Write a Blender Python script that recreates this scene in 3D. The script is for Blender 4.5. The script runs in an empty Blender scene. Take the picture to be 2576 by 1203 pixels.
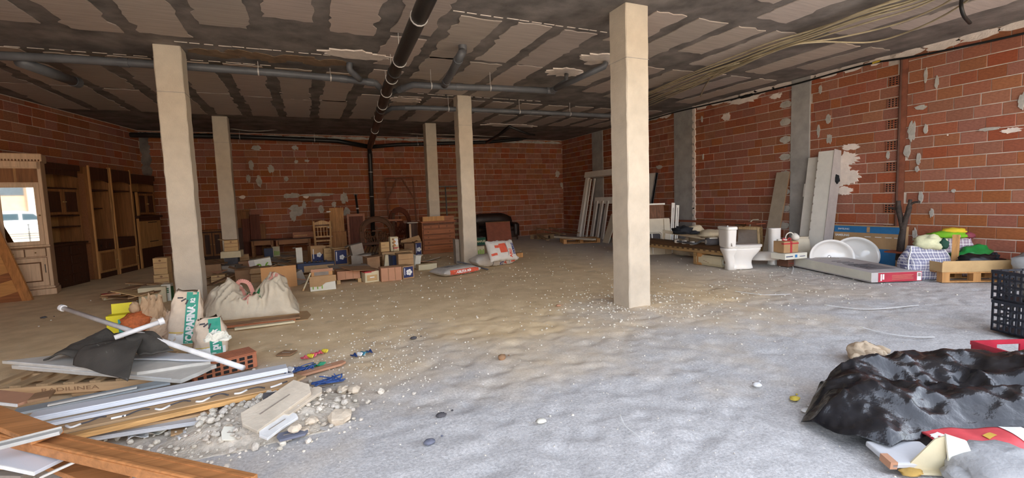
import bpy, bmesh, math, random
from mathutils import Vector, Matrix, Euler, noise
R = random.Random(11)
PI = math.pi
scene = bpy.context.scene
COL = scene.collection

# ---------------------------------------------------------------- camera
F, YAW, PITCH, ROLL, CAM_H = 1158.63, 0.41628, 0.08376, 0.03412, 1.4
_fw = Vector((math.sin(YAW)*math.cos(PITCH), math.cos(YAW)*math.cos(PITCH), -math.sin(PITCH)))
_r = Vector((math.cos(YAW), -math.sin(YAW), 0)); _d = _fw.cross(_r)
_r2 = _r*math.cos(ROLL) + _d*math.sin(ROLL); _d2 = -_r*math.sin(ROLL) + _d*math.cos(ROLL)
cam_data = bpy.data.cameras.new('camera'); cam = bpy.data.objects.new('camera', cam_data); COL.objects.link(cam)
cam_data.sensor_fit = 'HORIZONTAL'; cam_data.sensor_width = 36.0; cam_data.lens = F/2576*36.0
cam_data.clip_start = 0.05; cam_data.clip_end = 300
cam.matrix_world = Matrix(((_r2.x, -_d2.x, -_fw.x, 0), (_r2.y, -_d2.y, -_fw.y, 0), (_r2.z, -_d2.z, -_fw.z, CAM_H), (0, 0, 0, 1)))
scene.camera = cam
EYE = Vector((0, 0, CAM_H))
def _ray(px, py):
    a, b = (px-1288)/F, (py-601.5)/F
    return _r2*a + _d2*b + _fw
def G(px, py, z=0.0):
    d = _ray(px, py); return EYE + d*((z-CAM_H)/d.z)
def GY(px, py, Y):
    d = _ray(px, py); return EYE + d*(Y/d.y)
def GX(px, py, X):
    d = _ray(px, py); return EYE + d*(X/d.x)
def pxpm(P):                      # pixels per metre at a point
    return F/max(0.1, (Vector(P)-EYE).dot(_fw))

# ---------------------------------------------------------------- world, sun, exposure
world = bpy.data.worlds.new('world'); scene.world = world; world.use_nodes = True
wn = world.node_tree.nodes; wl = world.node_tree.links
bg = wn['Background']; sky = wn.new('ShaderNodeTexSky')
sky.sky_type = 'NISHITA'; sky.sun_disc = False; sky.sun_elevation = math.radians(46); sky.sun_rotation = math.radians(20)
sky.air_density = 1.0; sky.dust_density = 3.0; sky.ozone_density = 1.0
haze = wn.new('ShaderNodeHueSaturation'); haze.inputs['Saturation'].default_value = 0.42; wl.new(sky.outputs[0], haze.inputs['Color']); wl.new(haze.outputs[0], bg.inputs[0]); bg.inputs[1].default_value = 1.0
sun_d = bpy.data.lights.new('sun', 'SUN'); sun_d.energy = 4.5; sun_d.angle = math.radians(0.6); sun_d.color = (1.0, 0.90, 0.76)
sun = bpy.data.objects.new('sun', sun_d); COL.objects.link(sun)
sun.rotation_euler = Vector((0.35, 0.62, 0.80)).to_track_quat('Z', 'Y').to_euler()
sun.location = (4, 8, 30)
vs = scene.view_settings
scene.display_settings.display_device = 'sRGB'
vs.view_transform = 'Standard'; vs.look = 'None'; vs.gamma = 1.0; vs.use_curve_mapping = False
vs.exposure = 0.38
scene.cycles.use_denoising = True
scene.cycles.diffuse_bounces = 5; scene.cycles.max_bounces = 10; scene.cycles.caustics_reflective = False; scene.cycles.caustics_refractive = False
scene.cycles.sample_clamp_indirect = 8.0

# ---------------------------------------------------------------- materials
MATS = {}
def _nn(nt, t, **kw):
    n = nt.nodes.new(t)
    for k, v in kw.items(): setattr(n, k, v)
    return n
def mat(key, col, rough=0.85, var=0.18, scale=6.0, bump=0.15, bscale=40.0, metal=0.0, spec=0.4, wood=None, island=False, alpha=None, trans=0.0, stretch=None, coat=0.0):
    if key in MATS: return MATS[key]
    m = bpy.data.materials.new(key); m.use_nodes = True; MATS[key] = m
    nt = m.node_tree; L = nt.links; b = nt.nodes['Principled BSDF']
    b.inputs['Roughness'].default_value = rough; b.inputs['Metallic'].default_value = metal
    b.inputs['Specular IOR Level'].default_value = spec
    if coat: b.inputs['Coat Weight'].default_value = coat; b.inputs['Coat Roughness'].default_value = 0.15
    tc = _nn(nt, 'ShaderNodeTexCoord')
    mp = _nn(nt, 'ShaderNodeMapping'); L.new(tc.outputs['Object'], mp.inputs[0])
    if stretch: mp.inputs['Scale'].default_value = stretch
    if wood: mp.inputs['Scale'].default_value = wood
    nz = _nn(nt, 'ShaderNodeTexNoise'); nz.inputs['Scale'].default_value = scale; nz.inputs['Detail'].default_value = 6.0; nz.inputs['Roughness'].default_value = 0.6
    if wood: nz.inputs['Distortion'].default_value = 0.6
    L.new(mp.outputs[0], nz.inputs['Vector'])
    cr = _nn(nt, 'ShaderNodeValToRGB'); e = cr.color_ramp.elements
    c = Vector(col)
    e[0].position = 0.3; e[1].position = 0.72
    e[0].color = (*[max(0, x*(1-var)) for x in c], 1); e[1].color = (*[min(1, x*(1+var)) for x in c], 1)
    L.new(nz.outputs[0], cr.inputs[0])
    out = cr.outputs[0]
    if island:
        g = _nn(nt, 'ShaderNodeNewGeometry'); oi = _nn(nt, 'ShaderNodeObjectInfo')
        ad = _nn(nt, 'ShaderNodeMath', operation='ADD'); fr = _nn(nt, 'ShaderNodeMath', operation='FRACT')
        L.new(g.outputs['Random Per Island'], ad.inputs[0]); L.new(oi.outputs['Random'], ad.inputs[1]); L.new(ad.outputs[0], fr.inputs[0])
        hs = _nn(nt, 'ShaderNodeHueSaturation')
        mr = _nn(nt, 'ShaderNodeMapRange'); L.new(fr.outputs[0], mr.inputs[0]); mr.inputs[3].default_value = 0.86; mr.inputs[4].default_value = 1.10
        mr2 = _nn(nt, 'ShaderNodeMapRange'); m7 = _nn(nt, 'ShaderNodeMath', operation='MULTIPLY'); m7.inputs[1].default_value = 7.31
        fr2 = _nn(nt, 'ShaderNodeMath', operation='FRACT'); L.new(fr.outputs[0], m7.inputs[0]); L.new(m7.outputs[0], fr2.inputs[0]); L.new(fr2.outputs[0], mr2.inputs[0])
        mr2.inputs[3].default_value = 0.86; mr2.inputs[4].default_value = 1.08
        m3 = _nn(nt, 'ShaderNodeMath', operation='MULTIPLY'); m3.inputs[1].default_value = 3.17; f3 = _nn(nt, 'ShaderNodeMath', operation='FRACT'); L.new(fr2.outputs[0], m3.inputs[0]); L.new(m3.outputs[0], f3.inputs[0]); mr3 = _nn(nt, 'ShaderNodeMapRange'); L.new(f3.outputs[0], mr3.inputs[0]); mr3.inputs[3].default_value = 0.494; mr3.inputs[4].default_value = 0.510; L.new(mr3.outputs[0], hs.inputs['Hue']); L.new(mr.outputs[0], hs.inputs['Value']); L.new(mr2.outputs[0], hs.inputs['Saturation']); L.new(out, hs.inputs['Color']); out = hs.outputs[0]
    L.new(out, b.inputs['Base Color'])
    if bump:
        n2 = _nn(nt, 'ShaderNodeTexNoise'); n2.inputs['Scale'].default_value = bscale; n2.inputs['Detail'].default_value = 4.0
        L.new(mp.outputs[0], n2.inputs['Vector'])
        bp = _nn(nt, 'ShaderNodeBump'); bp.inputs['Strength'].default_value = bump; bp.inputs['Distance'].default_value = 0.02
        L.new(n2.outputs[0], bp.inputs['Height']); L.new(bp.outputs[0], b.inputs['Normal'])
    if trans: b.inputs['Transmission Weight'].default_value = trans
    if alpha is not None: b.inputs['Alpha'].default_value = alpha
    return m
def wood(key, col, rough=0.6, axis='z', var=0.32, scale=3.0, coat=0.0):
    st = {'x': (0.6, 9, 9), 'y': (9, 0.6, 9), 'z': (9, 9, 0.6)}[axis]
    return mat(key, col, rough=rough, var=var, scale=scale, bump=0.06, bscale=8, wood=st, coat=coat, spec=0.22)

# ---------------------------------------------------------------- mesh builder
class MB:
    def __init__(s): s.v = []; s.f = []
    def add(s, vs_, fs_, T=None):
        o = len(s.v)
        s.v += [tuple(T @ Vector(p)) if T is not None else tuple(p) for p in vs_]
        s.f += [tuple(i+o for i in f) for f in fs_]; return s
    def box(s, x0, x1, y0, y1, z0, z1, T=None):
        return s.add([(x0,y0,z0),(x1,y0,z0),(x1,y1,z0),(x0,y1,z0),(x0,y0,z1),(x1,y0,z1),(x1,y1,z1),(x0,y1,z1)],
                     [(3,2,1,0),(4,5,6,7),(0,1,5,4),(1,2,6,5),(2,3,7,6),(3,0,4,7)], T)
    def cbox(s, c, sz, rot=(0,0,0)):
        T = Matrix.Translation(c) @ Euler(rot).to_matrix().to_4x4()
        a, b_, d = sz[0]/2, sz[1]/2, sz[2]/2
        return s.box(-a, a, -b_, b_, -d, d, T)
    def hexa(s, p):               # 8 corner points, bottom four then top four
        return s.add(p, [(3,2,1,0),(4,5,6,7),(0,1,5,4),(1,2,6,5),(2,3,7,6),(3,0,4,7)])
    def bar(s, a, b_, w, h, up=(0,0,1)):   # rectangular bar from a to b_
        a = Vector(a); b_ = Vector(b_); d = (b_-a).normalized(); u = Vector(up)
        sd = d.cross(u)
        if sd.length < 1e-4: sd = d.cross(Vector((0,1,0)))
        sd.normalize(); u = sd.cross(d)
        q = []
        for p in (a, b_):
            for x, y in ((-1,-1),(1,-1),(1,1),(-1,1)): q.append(p + sd*(x*w/2) + u*(y*h/2))
        return s.add(q, [(0,1,2,3),(7,6,5,4),(4,5,1,0),(5,6,2,1),(6,7,3,2),(7,4,0,3)])
    def prism(s, poly, z0, z1, T=None):    # polygon (x,y) extruded from z0 to z1
        n = len(poly)
        vv = [(p[0],p[1],z0) for p in poly] + [(p[0],p[1],z1) for p in poly]
        return s.add(vv, [tuple(range(n-1,-1,-1)), tuple(range(n,2*n))] + [(i,(i+1)%n,n+(i+1)%n,n+i) for i in range(n)], T)
    def tube(s, pts, r, n=10, caps=True):
        pts = [Vector(p) for p in pts]; rs = r if isinstance(r, (list,tuple)) else [r]*len(pts)
        o = len(s.v); prev = None
        for i, p in enumerate(pts):
            d = (pts[min(i+1,len(pts)-1)] - pts[max(i-1,0)]).normalized()
            if prev is None:
                u = d.cross(Vector((0,0,1)))
                if u.length < 1e-3: u = d.cross(Vector((1,0,0)))
            else: u = prev - d*prev.dot(d)
            u.normalize(); prev = u; w = d.cross(u)
            for k in range(n):
                a = 2*PI*k/n; q = p + (u*math.cos(a) + w*math.sin(a))*rs[i]; s.v.append(tuple(q))
        m = len(pts)
        for i in range(m-1):
            for k in range(n):
                a, b_ = o+i*n+k, o+i*n+(k+1)%n; s.f.append((a, b_, b_+n, a+n))
        if caps:
            s.f.append(tuple(o+k for k in range(n-1,-1,-1))); s.f.append(tuple(o+(m-1)*n+k for k in range(n)))
        return s
    def lathe(s, prof, n=24, T=None, sx=1.0, sy=1.0):
        vv = []; ff = []
        for (r, z) in prof:
            for k in range(n):
                a = 2*PI*k/n; vv.append((r*math.cos(a)*sx, r*math.sin(a)*sy, z))
        m = len(prof)
        for i in range(m-1):
            for k in range(n): ff.append((i*n+k, i*n+(k+1)%n, (i+1)*n+(k+1)%n, (i+1)*n+k))
        ff.append(tuple(range(n-1,-1,-1))); ff.append(tuple((m-1)*n+k for k in range(n)))
        return s.add(vv, ff, T)
    def loft(s, rings, cap=True):          # list of closed rings of equal length
        n = len(rings[0]); o = len(s.v)
        for r in rings: s.v += [tuple(p) for p in r]
        for i in range(len(rings)-1):
            for k in range(n):
                a, b_ = o+i*n+k, o+i*n+(k+1)%n; s.f.append((a, b_, b_+n, a+n))
        if cap:
            s.f.append(tuple(o+k for k in range(n-1,-1,-1))); s.f.append(tuple(o+(len(rings)-1)*n+k for k in range(n)))
        return s
    def sheet(s, fn, nu, nv, th=0.004):    # fn(u,v)->point; thin solid sheet
        o = len(s.v); P = [[Vector(fn(i/nu, j/nv)) for j in range(nv+1)] for i in range(nu+1)]
        N = []
        for i in range(nu+1):
            for j in range(nv+1):
                du = P[min(i+1,nu)][j]-P[max(i-1,0)][j]; dv = P[i][min(j+1,nv)]-P[i][max(j-1,0)]
                q = du.cross(dv); N.append(q.normalized() if q.length > 1e-9 else Vector((0,0,1)))
        st = nv+1; tot = (nu+1)*st
        for i in range(nu+1):
            for j in range(st): s.v.append(tuple(P[i][j]))
        for i in range(nu+1):
            for j in range(st): s.v.append(tuple(P[i][j]-N[i*st+j]*th))
        for i in range(nu):
            for j in range(nv):
                a = o+i*st+j; s.f.append((a, a+st, a+st+1, a+1)); b_ = a+tot; s.f.append((b_, b_+1, b_+st+1, b_+st))
        for i in range(nu):
            for j in (0, nv):
                a = o+i*st+j; q = (a, a+tot, a+tot+st, a+st); s.f.append(q if j == 0 else q[::-1])
        for j in range(nv):
            for i in (0, nu):
                a = o+i*st+j; q = (a, a+1, a+tot+1, a+tot); s.f.append(q if i == 0 else q[::-1])
        return s
    def mesh(s, name, m, smooth=False):
        me = bpy.data.meshes.new(name); me.from_pydata(s.v, [], s.f)
        if m: me.materials.append(m)
        if smooth:
            me.polygons.foreach_set('use_smooth', [True]*len(me.polygons))
        me.update(); return me
    def build(s, name, m, parent=None, smooth=False, bevel=0.0, sub=0, fix=True):
        me = s.mesh(name, m, smooth)
        if fix:
            bm = bmesh.new(); bm.from_mesh(me); bmesh.ops.recalc_face_normals(bm, faces=bm.faces); bm.to_mesh(me); bm.free()
        o = bpy.data.objects.new(name, me); COL.objects.link(o)
        if parent is not None: o.parent = parent
        if bevel:
            md = o.modifiers.new('bevel', 'BEVEL'); md.width = bevel; md.segments = 2; md.limit_method = 'ANGLE'; md.angle_limit = 0.7
        if sub:
            md = o.modifiers.new('sub', 'SUBSURF'); md.levels = sub; md.render_levels = sub
        return o
def tag(o, label, cat, group=None, kind=None):
    o['label'] = label; o['category'] = cat
    if group: o['group'] = group
    if kind: o['kind'] = kind
    return o
def thing(name, label, cat, loc=(0,0,0), rotz=0.0, group=None, rot=None):
    o = bpy.data.objects.new(name, None); COL.objects.link(o); o.empty_display_size = 0.1
    o.location = loc; o.rotation_euler = rot if rot else (0, 0, rotz)
    return tag(o, label, cat, group)
def struct(o): o['kind'] = 'structure'; return o
def text(s, size, m, parent, T, name='lettering', ext=0.0008, align='CENTER', sx=1.0, bold=0.0):
    cu = bpy.data.curves.new(name, 'FONT'); cu.body = s; cu.size = size; cu.extrude = ext; cu.align_x = align; cu.align_y = 'CENTER'; cu.offset = bold; cu.resolution_u = 3
    t = bpy.data.objects.new('tmp', cu); COL.objects.link(t)
    me = bpy.data.meshes.new_from_object(t.evaluated_get(bpy.context.evaluated_depsgraph_get()))
    bpy.data.objects.remove(t); bpy.data.curves.remove(cu)
    me.name = name; me.materials.clear(); me.materials.append(m)
    o = bpy.data.objects.new(name, me); COL.objects.link(o); o.parent = parent
    o.matrix_local = T @ Matrix.Diagonal((sx, 1, 1, 1)); return o
def Tm(loc=(0,0,0), rot=(0,0,0), s=1.0):
    return Matrix.Translation(loc) @ Euler(rot).to_matrix().to_4x4() @ Matrix.Scale(s, 4)
def frame(o, x, y):               # 4x4 with origin o, x axis along x, y axis near y
    x = Vector(x).normalized(); y = Vector(y); z = x.cross(y).normalized(); y = z.cross(x)
    return Matrix(((x.x,y.x,z.x,o[0]),(x.y,y.y,z.y,o[1]),(x.z,y.z,z.z,o[2]),(0,0,0,1)))
def nz(x, y, z=0.0): return noise.noise(Vector((x, y, z)))

H = 3.72; XR = 9.55; YB = 16.3; YF = 0.6      # ceiling height, right wall, back wall, open front
def XL(y): return -4.2 - 0.2075*(YB-y)

# ---------------------------------------------------------------- structural materials
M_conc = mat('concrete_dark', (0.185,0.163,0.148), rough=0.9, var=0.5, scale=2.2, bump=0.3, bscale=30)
M_col = mat('concrete_column', (0.60,0.52,0.41), rough=0.9, var=0.13, scale=3.0, bump=0.22, bscale=60)
M_pil = mat('concrete_pilaster', (0.36,0.345,0.325), rough=0.9, var=0.2, scale=3.5, bump=0.2, bscale=50)
M_mortar = mat('mortar', (0.58,0.49,0.41), rough=0.95, var=0.25, scale=5, bump=0.4, bscale=60)
M_smear = mat('mortar_smear', (0.46,0.43,0.38), rough=0.95, var=0.2, scale=9, bump=0.4, bscale=50)
M_plaster = mat('white_plaster', (0.80,0.70,0.62), rough=0.95, var=0.12, scale=8, bump=0.3, bscale=40)
M_brick = mat('clay_brick', (0.325,0.108,0.055), rough=0.9, var=0.2, scale=7, bump=0.25, bscale=70, island=True)
M_panel = mat('ceiling_block', (0.45,0.375,0.325), rough=0.92, var=0.14, scale=3, bump=0.25, bscale=20, island=True, stretch=(0.6,9,1))
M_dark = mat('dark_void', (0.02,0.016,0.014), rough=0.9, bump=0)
# ---------------------------------------------------------------- floor
def floor_z(x, y):
    a = 0.3 + 0.7*max(0.0, min(1.0, (7.5-y)/3.0))
    lump = nz(x*2.6, y*2.6, 3.1)*0.6 + nz(x*6.5, y*6.5, 8.4)*0.5
    foot = max(0.0, nz(x*3.4+7, y*2.7, 1.7)-0.12)
    near = max(0.0, min(1.0, (x+0.2)/1.0))*max(0.0, min(1.0, (6.2-y)/1.5))
    foot2 = max(0.0, nz(x*7.5-3, y*6.2+1, 5.5)-0.02)
    return a*(0.007*lump - 0.016*foot) - 0.012*a - near*(0.030*foot2 - 0.010*abs(nz(x*11, y*9, 4.4)) - 0.004*nz(x*24, y*22, 2.4))
nx_, ny_ = 520, 560
vv = []; ff = []
for j in range(ny_+1):
    t = j/ny_; y = -1.3 + 3.4*t*5.2*0.0 + (17.9)*(0.45*t + 0.55*t*t)
    for i in range(nx_+1):
        x = -9.2 + 19.0*i/nx_; vv.append((x, y, floor_z(x, y)))
for j in range(ny_):
    for i in range(nx_):
        a = j*(nx_+1)+i; ff.append((a, a+1, a+nx_+2, a+nx_+1))
mb = MB(); mb.v = vv; mb.f = ff
def floor_material():
    m = bpy.data.materials.new('dusty_floor'); m.use_nodes = True; nt = m.node_tree; L = nt.links; b = nt.nodes['Principled BSDF']
    b.inputs['Roughness'].default_value = 0.95; b.inputs['Specular IOR Level'].default_value = 0.15
    tc = _nn(nt, 'ShaderNodeTexCoord'); sp = _nn(nt, 'ShaderNodeSeparateXYZ'); L.new(tc.outputs['Object'], sp.inputs[0])
    def noise_(scale, det=6.0, rough=0.6):
        n = _nn(nt, 'ShaderNodeTexNoise'); n.inputs['Scale'].default_value = scale; n.inputs['Detail'].default_value = det; n.inputs['Roughness'].default_value = rough
        L.new(tc.outputs['Object'], n.inputs['Vector']); return n.outputs[0]
    def ramp(x, p0, c0, p1, c1):
        r = _nn(nt, 'ShaderNodeValToRGB'); e = r.color_ramp.elements; e[0].position = p0; e[0].color = (*c0, 1); e[1].position = p1; e[1].color = (*c1, 1); L.new(x, r.inputs[0]); return r.outputs[0]
    def mix(f, a, c):
        x = _nn(nt, 'ShaderNodeMix', data_type='RGBA')
        L.new(f, x.inputs[0]); L.new(a, x.inputs[6]); L.new(c, x.inputs[7]); return x.outputs[2]
    gravel = ramp(noise_(60, 8, 0.8), 0.33, (0.37,0.36,0.355), 0.66, (0.76,0.745,0.725))
    dust = ramp(noise_(3.0), 0.3, (0.70,0.52,0.30), 0.72, (0.92,0.72,0.45))
    # pale gravel by the entrance, tan dust further in; a wandering border between them
    ma = _nn(nt, 'ShaderNodeMath', operation='MULTIPLY_ADD'); L.new(noise_(0.7, 4), ma.inputs[0]); ma.inputs[1].default_value = 5.0; L.new(sp.outputs[1], ma.inputs[2])
    mr = _nn(nt, 'ShaderNodeMapRange'); L.new(ma.outputs[0], mr.inputs[0]); mr.inputs[1].default_value = 5.2; mr.inputs[2].default_value = 7.6
    mx = _nn(nt, 'ShaderNodeMapRange'); L.new(sp.outputs[0], mx.inputs[0]); mx.inputs[1].default_value = 8.2; mx.inputs[2].default_value = 5.0
    mu = _nn(nt, 'ShaderNodeMath', operation='MULTIPLY'); L.new(mr.outputs[0], mu.inputs[0]); L.new(mx.outputs[0], mu.inputs[1])
    c = mix(mu.outputs[0], gravel, dust)
    vo = _nn(nt, 'ShaderNodeTexVoronoi'); vo.inputs['Scale'].default_value = 9.0; L.new(tc.outputs['Object'], vo.inputs['Vector'])
    fl = ramp(vo.outputs['Distance'], 0.045, (1,1,1), 0.085, (0,0,0))
    wh = _nn(nt, 'ShaderNodeRGB'); wh.outputs[0].default_value = (0.78,0.74,0.68,1); c = mix(fl, c, wh.outputs[0])
    st = ramp(noise_(1.3, 8, 0.7), 0.60, (0,0,0), 0.76, (0.5,0.5,0.5))
    dk = _nn(nt, 'ShaderNodeRGB'); dk.outputs[0].default_value = (0.22,0.19,0.155,1); c = mix(st, c, dk.outputs[0])
    L.new(c, b.inputs['Base Color'])
    bp = _nn(nt, 'ShaderNodeBump'); bp.inputs['Strength'].default_value = 0.55; bp.inputs['Distance'].default_value = 0.012
    L.new(noise_(45, 6, 0.7), bp.inputs['Height']); L.new(bp.outputs[0], b.inputs['Normal'])
    return m
floor = struct(mb.build('floor', floor_material(), smooth=True, fix=False))

# ---------------------------------------------------------------- brick walls
def brick_wall(name, O, u, n, length, courses, ch, bl, skip, z0=0.0, indiv=300, thick=0.14):
    """mortar slab with brick faces standing 7 mm proud; O = origin at floor, u along, n into the room"""
    O = Vector(O); u = Vector(u).normalized(); n = Vector(n).normalized(); up = Vector((0,0,1))
    mb = MB(); q = []
    for z in (-0.06, H+0.02):
        for a, d in ((0,0),(length,0),(length,-thick),(0,-thick)): q.append(O + u*a + n*d + up*z)
    mb.hexa(q); wall = struct(mb.build(name, M_mortar))
    jt = 0.013; items = []
    for k in range(courses):
        za = z0 + k*ch + jt/2; zb = z0 + (k+1)*ch - jt/2
        za = max(za, 0.0); zb = min(zb, H-0.015)
        if zb-za < 0.05: continue
        s = -(bl*0.5 if k % 2 else 0) - bl*R.choice((0, 0.02, 0.05)); s0 = s
        while s < length:
            L_ = bl if R.random() > 0.05 else bl*0.6
            g_ = R.choice((0.12,0.15,0.2,0.3,0.6,1.0)); a, b_ = max(s + jt/2*g_, 0.004), min(s + L_ - jt/2*g_, length-0.004); s += L_
            if b_-a < 0.05: continue
            for (a1, b1) in skip(a, b_, (za+zb)/2):
                if b1-a1 > 0.04: items.append((a1, b1, za, zb))
    def corner(a, b_, za, zb):
        e = 0.007
        return O + u*((a+b_)/2) + up*((za+zb)/2)
    def vis(it):
        c = corner(*it); d = (c-EYE); ar = (it[1]-it[0])*(it[3]-it[2])*abs(d.normalized().dot(n))*pxpm(c)**2
        f_ = d.dot(_fw)
        if f_ < 0.2: return 0
        x = d.dot(_r2)/f_*F; y = d.dot(_d2)/f_*F
        return ar if abs(x) < 1330 and abs(y) < 640 else ar*0.001
    items.sort(key=vis, reverse=True)
    unit = MB(); e = 0.02
    unit.add([(-.5,0,-.5),(.5,0,-.5),(.5,0,.5),(-.5,0,.5),(-.5+e,1,-.5+e*2),(.5-e,1,-.5+e*2),(.5-e,1,.5-e*2),(-.5+e,1,.5-e*2)],
             [(4,5,6,7),(0,1,5,4),(1,2,6,5),(2,3,7,6),(3,0,4,7)])
    ume = unit.mesh('brick', M_brick)
    bm = bmesh.new(); bm.from_mesh(ume); bmesh.ops.recalc_face_normals(bm, faces=bm.faces); bm.to_mesh(ume); bm.free()
    rest = MB()
    B = Matrix(((u.x,n.x,0,0),(u.y,n.y,0,0),(0,0,1,0),(0,0,0,1)))
    for i, it in enumerate(items):
        c = corner(*it); pr = 0.007 + R.uniform(-0.002, 0.004)
        T = Matrix.Translation(c) @ B @ Matrix.Rotation(R.uniform(-.003,.003), 4, 'Y') @ Matrix.Diagonal((it[1]-it[0], pr, it[3]-it[2], 1))
        if i < indiv:
            o = bpy.data.objects.new('brick', ume); COL.objects.link(o); o.parent = wall; o.matrix_local = T
        else: rest.add(unit.v, unit.f, T)
    if rest.v:
        o = rest.build('brick_field', M_brick, wall); o['kind'] = 'stuff'
    return wall
def cut(a, b_, holes):
    seg = [(a, b_)]
    for h0, h1 in holes:
        nxt = []
        for s0, s1 in seg:
            if h1 <= s0 or h0 >= s1: nxt.append((s0, s1)); continue
            if s0 < h0: nxt.append((s0, h0))
            if s1 > h1: nxt.append((h1, s1))
        seg = nxt
    return seg
# right wall: origin at the back corner, u runs towards the camera
PIL = [(9.39,10.09), (6.27,6.67), (13.5,14.15)]          # Y ranges of the concrete pilasters
GROOVE = (4.60, 4.72); HOLL = (4.72, 4.90)
def skip_r(a, b_, z):
    holes = [(YB-y1-0.01, YB-y0+0.01) for y0, y1 in PIL] + [(YB-GROOVE[1], YB-GROOVE[0])]
    k = int((z-0.0)/0.186)
    if k % 2 == 1: holes.append((YB-HOLL[1], YB-HOLL[0]))
    return cut(a, b_, holes)
wall_right = brick_wall('wall_right', (XR, YB, 0), (0,-1,0), (-1,0,0), YB-YF, 20, 0.186, 0.33, skip_r)
wall_back = brick_wall('wall_back', (XL(YB), YB, 0), (1,0,0), (0,-1,0), XR-XL(YB), 19, 0.2, 0.345, lambda a, b_, z: [(a, b_)])
_ul = Vector((XL(YF)-XL(YB), YF-YB, 0))
wall_left = brick_wall('wall_left', (XL(YB), YB, 0), _ul, Vector((-_ul.y, _ul.x, 0))*-1 if (-_ul.y) < 0 else Vector((-_ul.y, _ul.x, 0)), _ul.length, 20, 0.19, 0.34, lambda a, b_, z: [(a, b_)])

# concrete pilasters set in the right wall, brick ends, groove
for (y0, y1), (jw) in zip(PIL, (0.0, 0.0, 0.0)):
    mb = MB().box(XR-0.03, XR+0.05, y0, y1, 0, H)
    mb.build('pilaster', M_pil, wall_right, bevel=0.006)
mbg = MB().box(XR-0.004, XR+0.02, GROOVE[0], GROOVE[1], 0, H); mbg.build('groove_mortar', mat('groove_red', (0.26,0.09,0.05), var=0.3), wall_right)
MB().tube([(XR-0.02, 4.70, 0.0), (XR-0.02, 4.70, H-0.1)], 0.018, 8).build('groove_conduit', mat('groove_dark', (0.10,0.045,0.03)), wall_right)
hm = MB()                                              # hollow end of a perforated brick
w_, h_ = 0.17, 0.165
hm.box(0.0, 0.004, -w_/2, w_/2, -h_/2, h_/2)
for i in range(4):
    y = -w_/2 + 0.008 + (w_-0.016)*i/3; hm.box(-0.014, 0, y-0.008, y+0.008, -h_/2, h_/2)
for j in range(5):
    z = -h_/2 + 0.007 + (h_-0.014)*j/4; hm.box(-0.014, 0, -w_/2, w_/2, z-0.007, z+0.007)
hme = hm.mesh('hollow_brick', M_brick)
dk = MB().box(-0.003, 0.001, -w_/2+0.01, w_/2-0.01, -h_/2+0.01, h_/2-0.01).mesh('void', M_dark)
for k in range(1, 20, 2):
    z = (k+0.5)*0.186
    if z > H-0.1: continue
    o = bpy.data.objects.new('hollow_brick', hme); COL.objects.link(o); o.parent = wall_right; o.location = (XR-0.004, (HOLL[0]+HOLL[1])/2, z)
    d_ = bpy.data.objects.new('brick_cell', dk); COL.objects.link(d_); d_.parent = o; d_.location = (0,0,0)

def ragged(cx, cy, rx, ry, n=26, amp=0.25, seed=0, spiky=0.0):
    rr = random.Random(seed); out = []
    for k in range(n):
        a = 2*PI*k/n; r = 1 + amp*(rr.random()-0.5)*2*(0.5+0.5*math.sin(a*3+seed)) + (spiky*rr.random() if k % 2 else 0)
        out.append((cx + rx*r*math.cos(a), cy + ry*r*math.sin(a)))
    return out
def wall_patch(wall, side, px, py, w, h, m, seed, name='mortar_patch', th=0.012, amp=0.3, spiky=0.0, n=26):
    poly = ragged(0, 0, w/2, h/2, n, amp, seed, spiky)
    if side == 'R':
        c = GX(px, py, XR); T = frame((XR-0.004, c.y, c.z), (0,-1,0), (0,0,1))
    elif side == 'B':
        c = GY(px, py, YB); T = frame((c.x, YB-0.004, c.z), (1,0,0), (0,0,1))
    mb = MB().prism(poly, 0.0, th, T); return mb.build(name, m, wall)
# white plaster splashes and grey mortar smears on the right wall
pts = [(2100,440,0.62,0.46,1),(2130,400,0.36,0.22,2),(2065,410,0.30,0.22,3),(2140,445,0.30,0.25,15),(2125,480,0.3,0.14,16)]
for i,(x,y,w,h,s) in enumerate(pts): wall_patch(wall_right,'R',x,y,w,h,M_plaster,s,'plaster_patch',0.015+0.003*i,0.35,0.35,40)
for i,(x,y,w,h,s) in enumerate([(1828,294,0.22,0.16,4),(1952,242,0.26,0.10,5),(1872,250,0.75,0.17,6),(2142,370,0.30,0.12,7),(2545,328,0.20,0.07,8),(2385,340,0.02,0.02,9)]):
    wall_patch(wall_right,'R',x,y,w,h,M_plaster,s,'plaster_patch',0.014,0.35,0.3,30)
for i,(x,y,w,h,s) in enumerate([(2085,300,0.10,0.20,1),(2087,350,0.11,0.18,2),(2060,330,0.06,0.26,3),(2330,190,0.05,0.24,4),(2358,208,0.05,0.20,5),(2295,330,0.10,0.34,6),(2283,380,0.10,0.20,7),(2318,270,0.16,0.08,8),(2330,325,0.06,0.16,9),(2235,390,0.05,0.15,10),(2312,400,0.06,0.2,11),(2572,255,0.08,0.22,12),(2065,225,0.06,0.16,13),(2318,495,0.07,0.18,14),(2345,535,0.06,0.14,15),(2302,590,0.06,0.2,16),(2400,480,0.05,0.06,17),(1770,395,0.05,0.14,18),(1767,300,0.05,0.16,19),(1660,420,0.25,0.10,20),(2490,325,0.25,0.05,21),(2308,425,0.05,0.10,22)]):
    wall_patch(wall_right,'R',x,y,w,h,M_smear,s+30,'mortar_patch',0.0125+0.0007*i,0.35,0.0,20)
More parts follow.
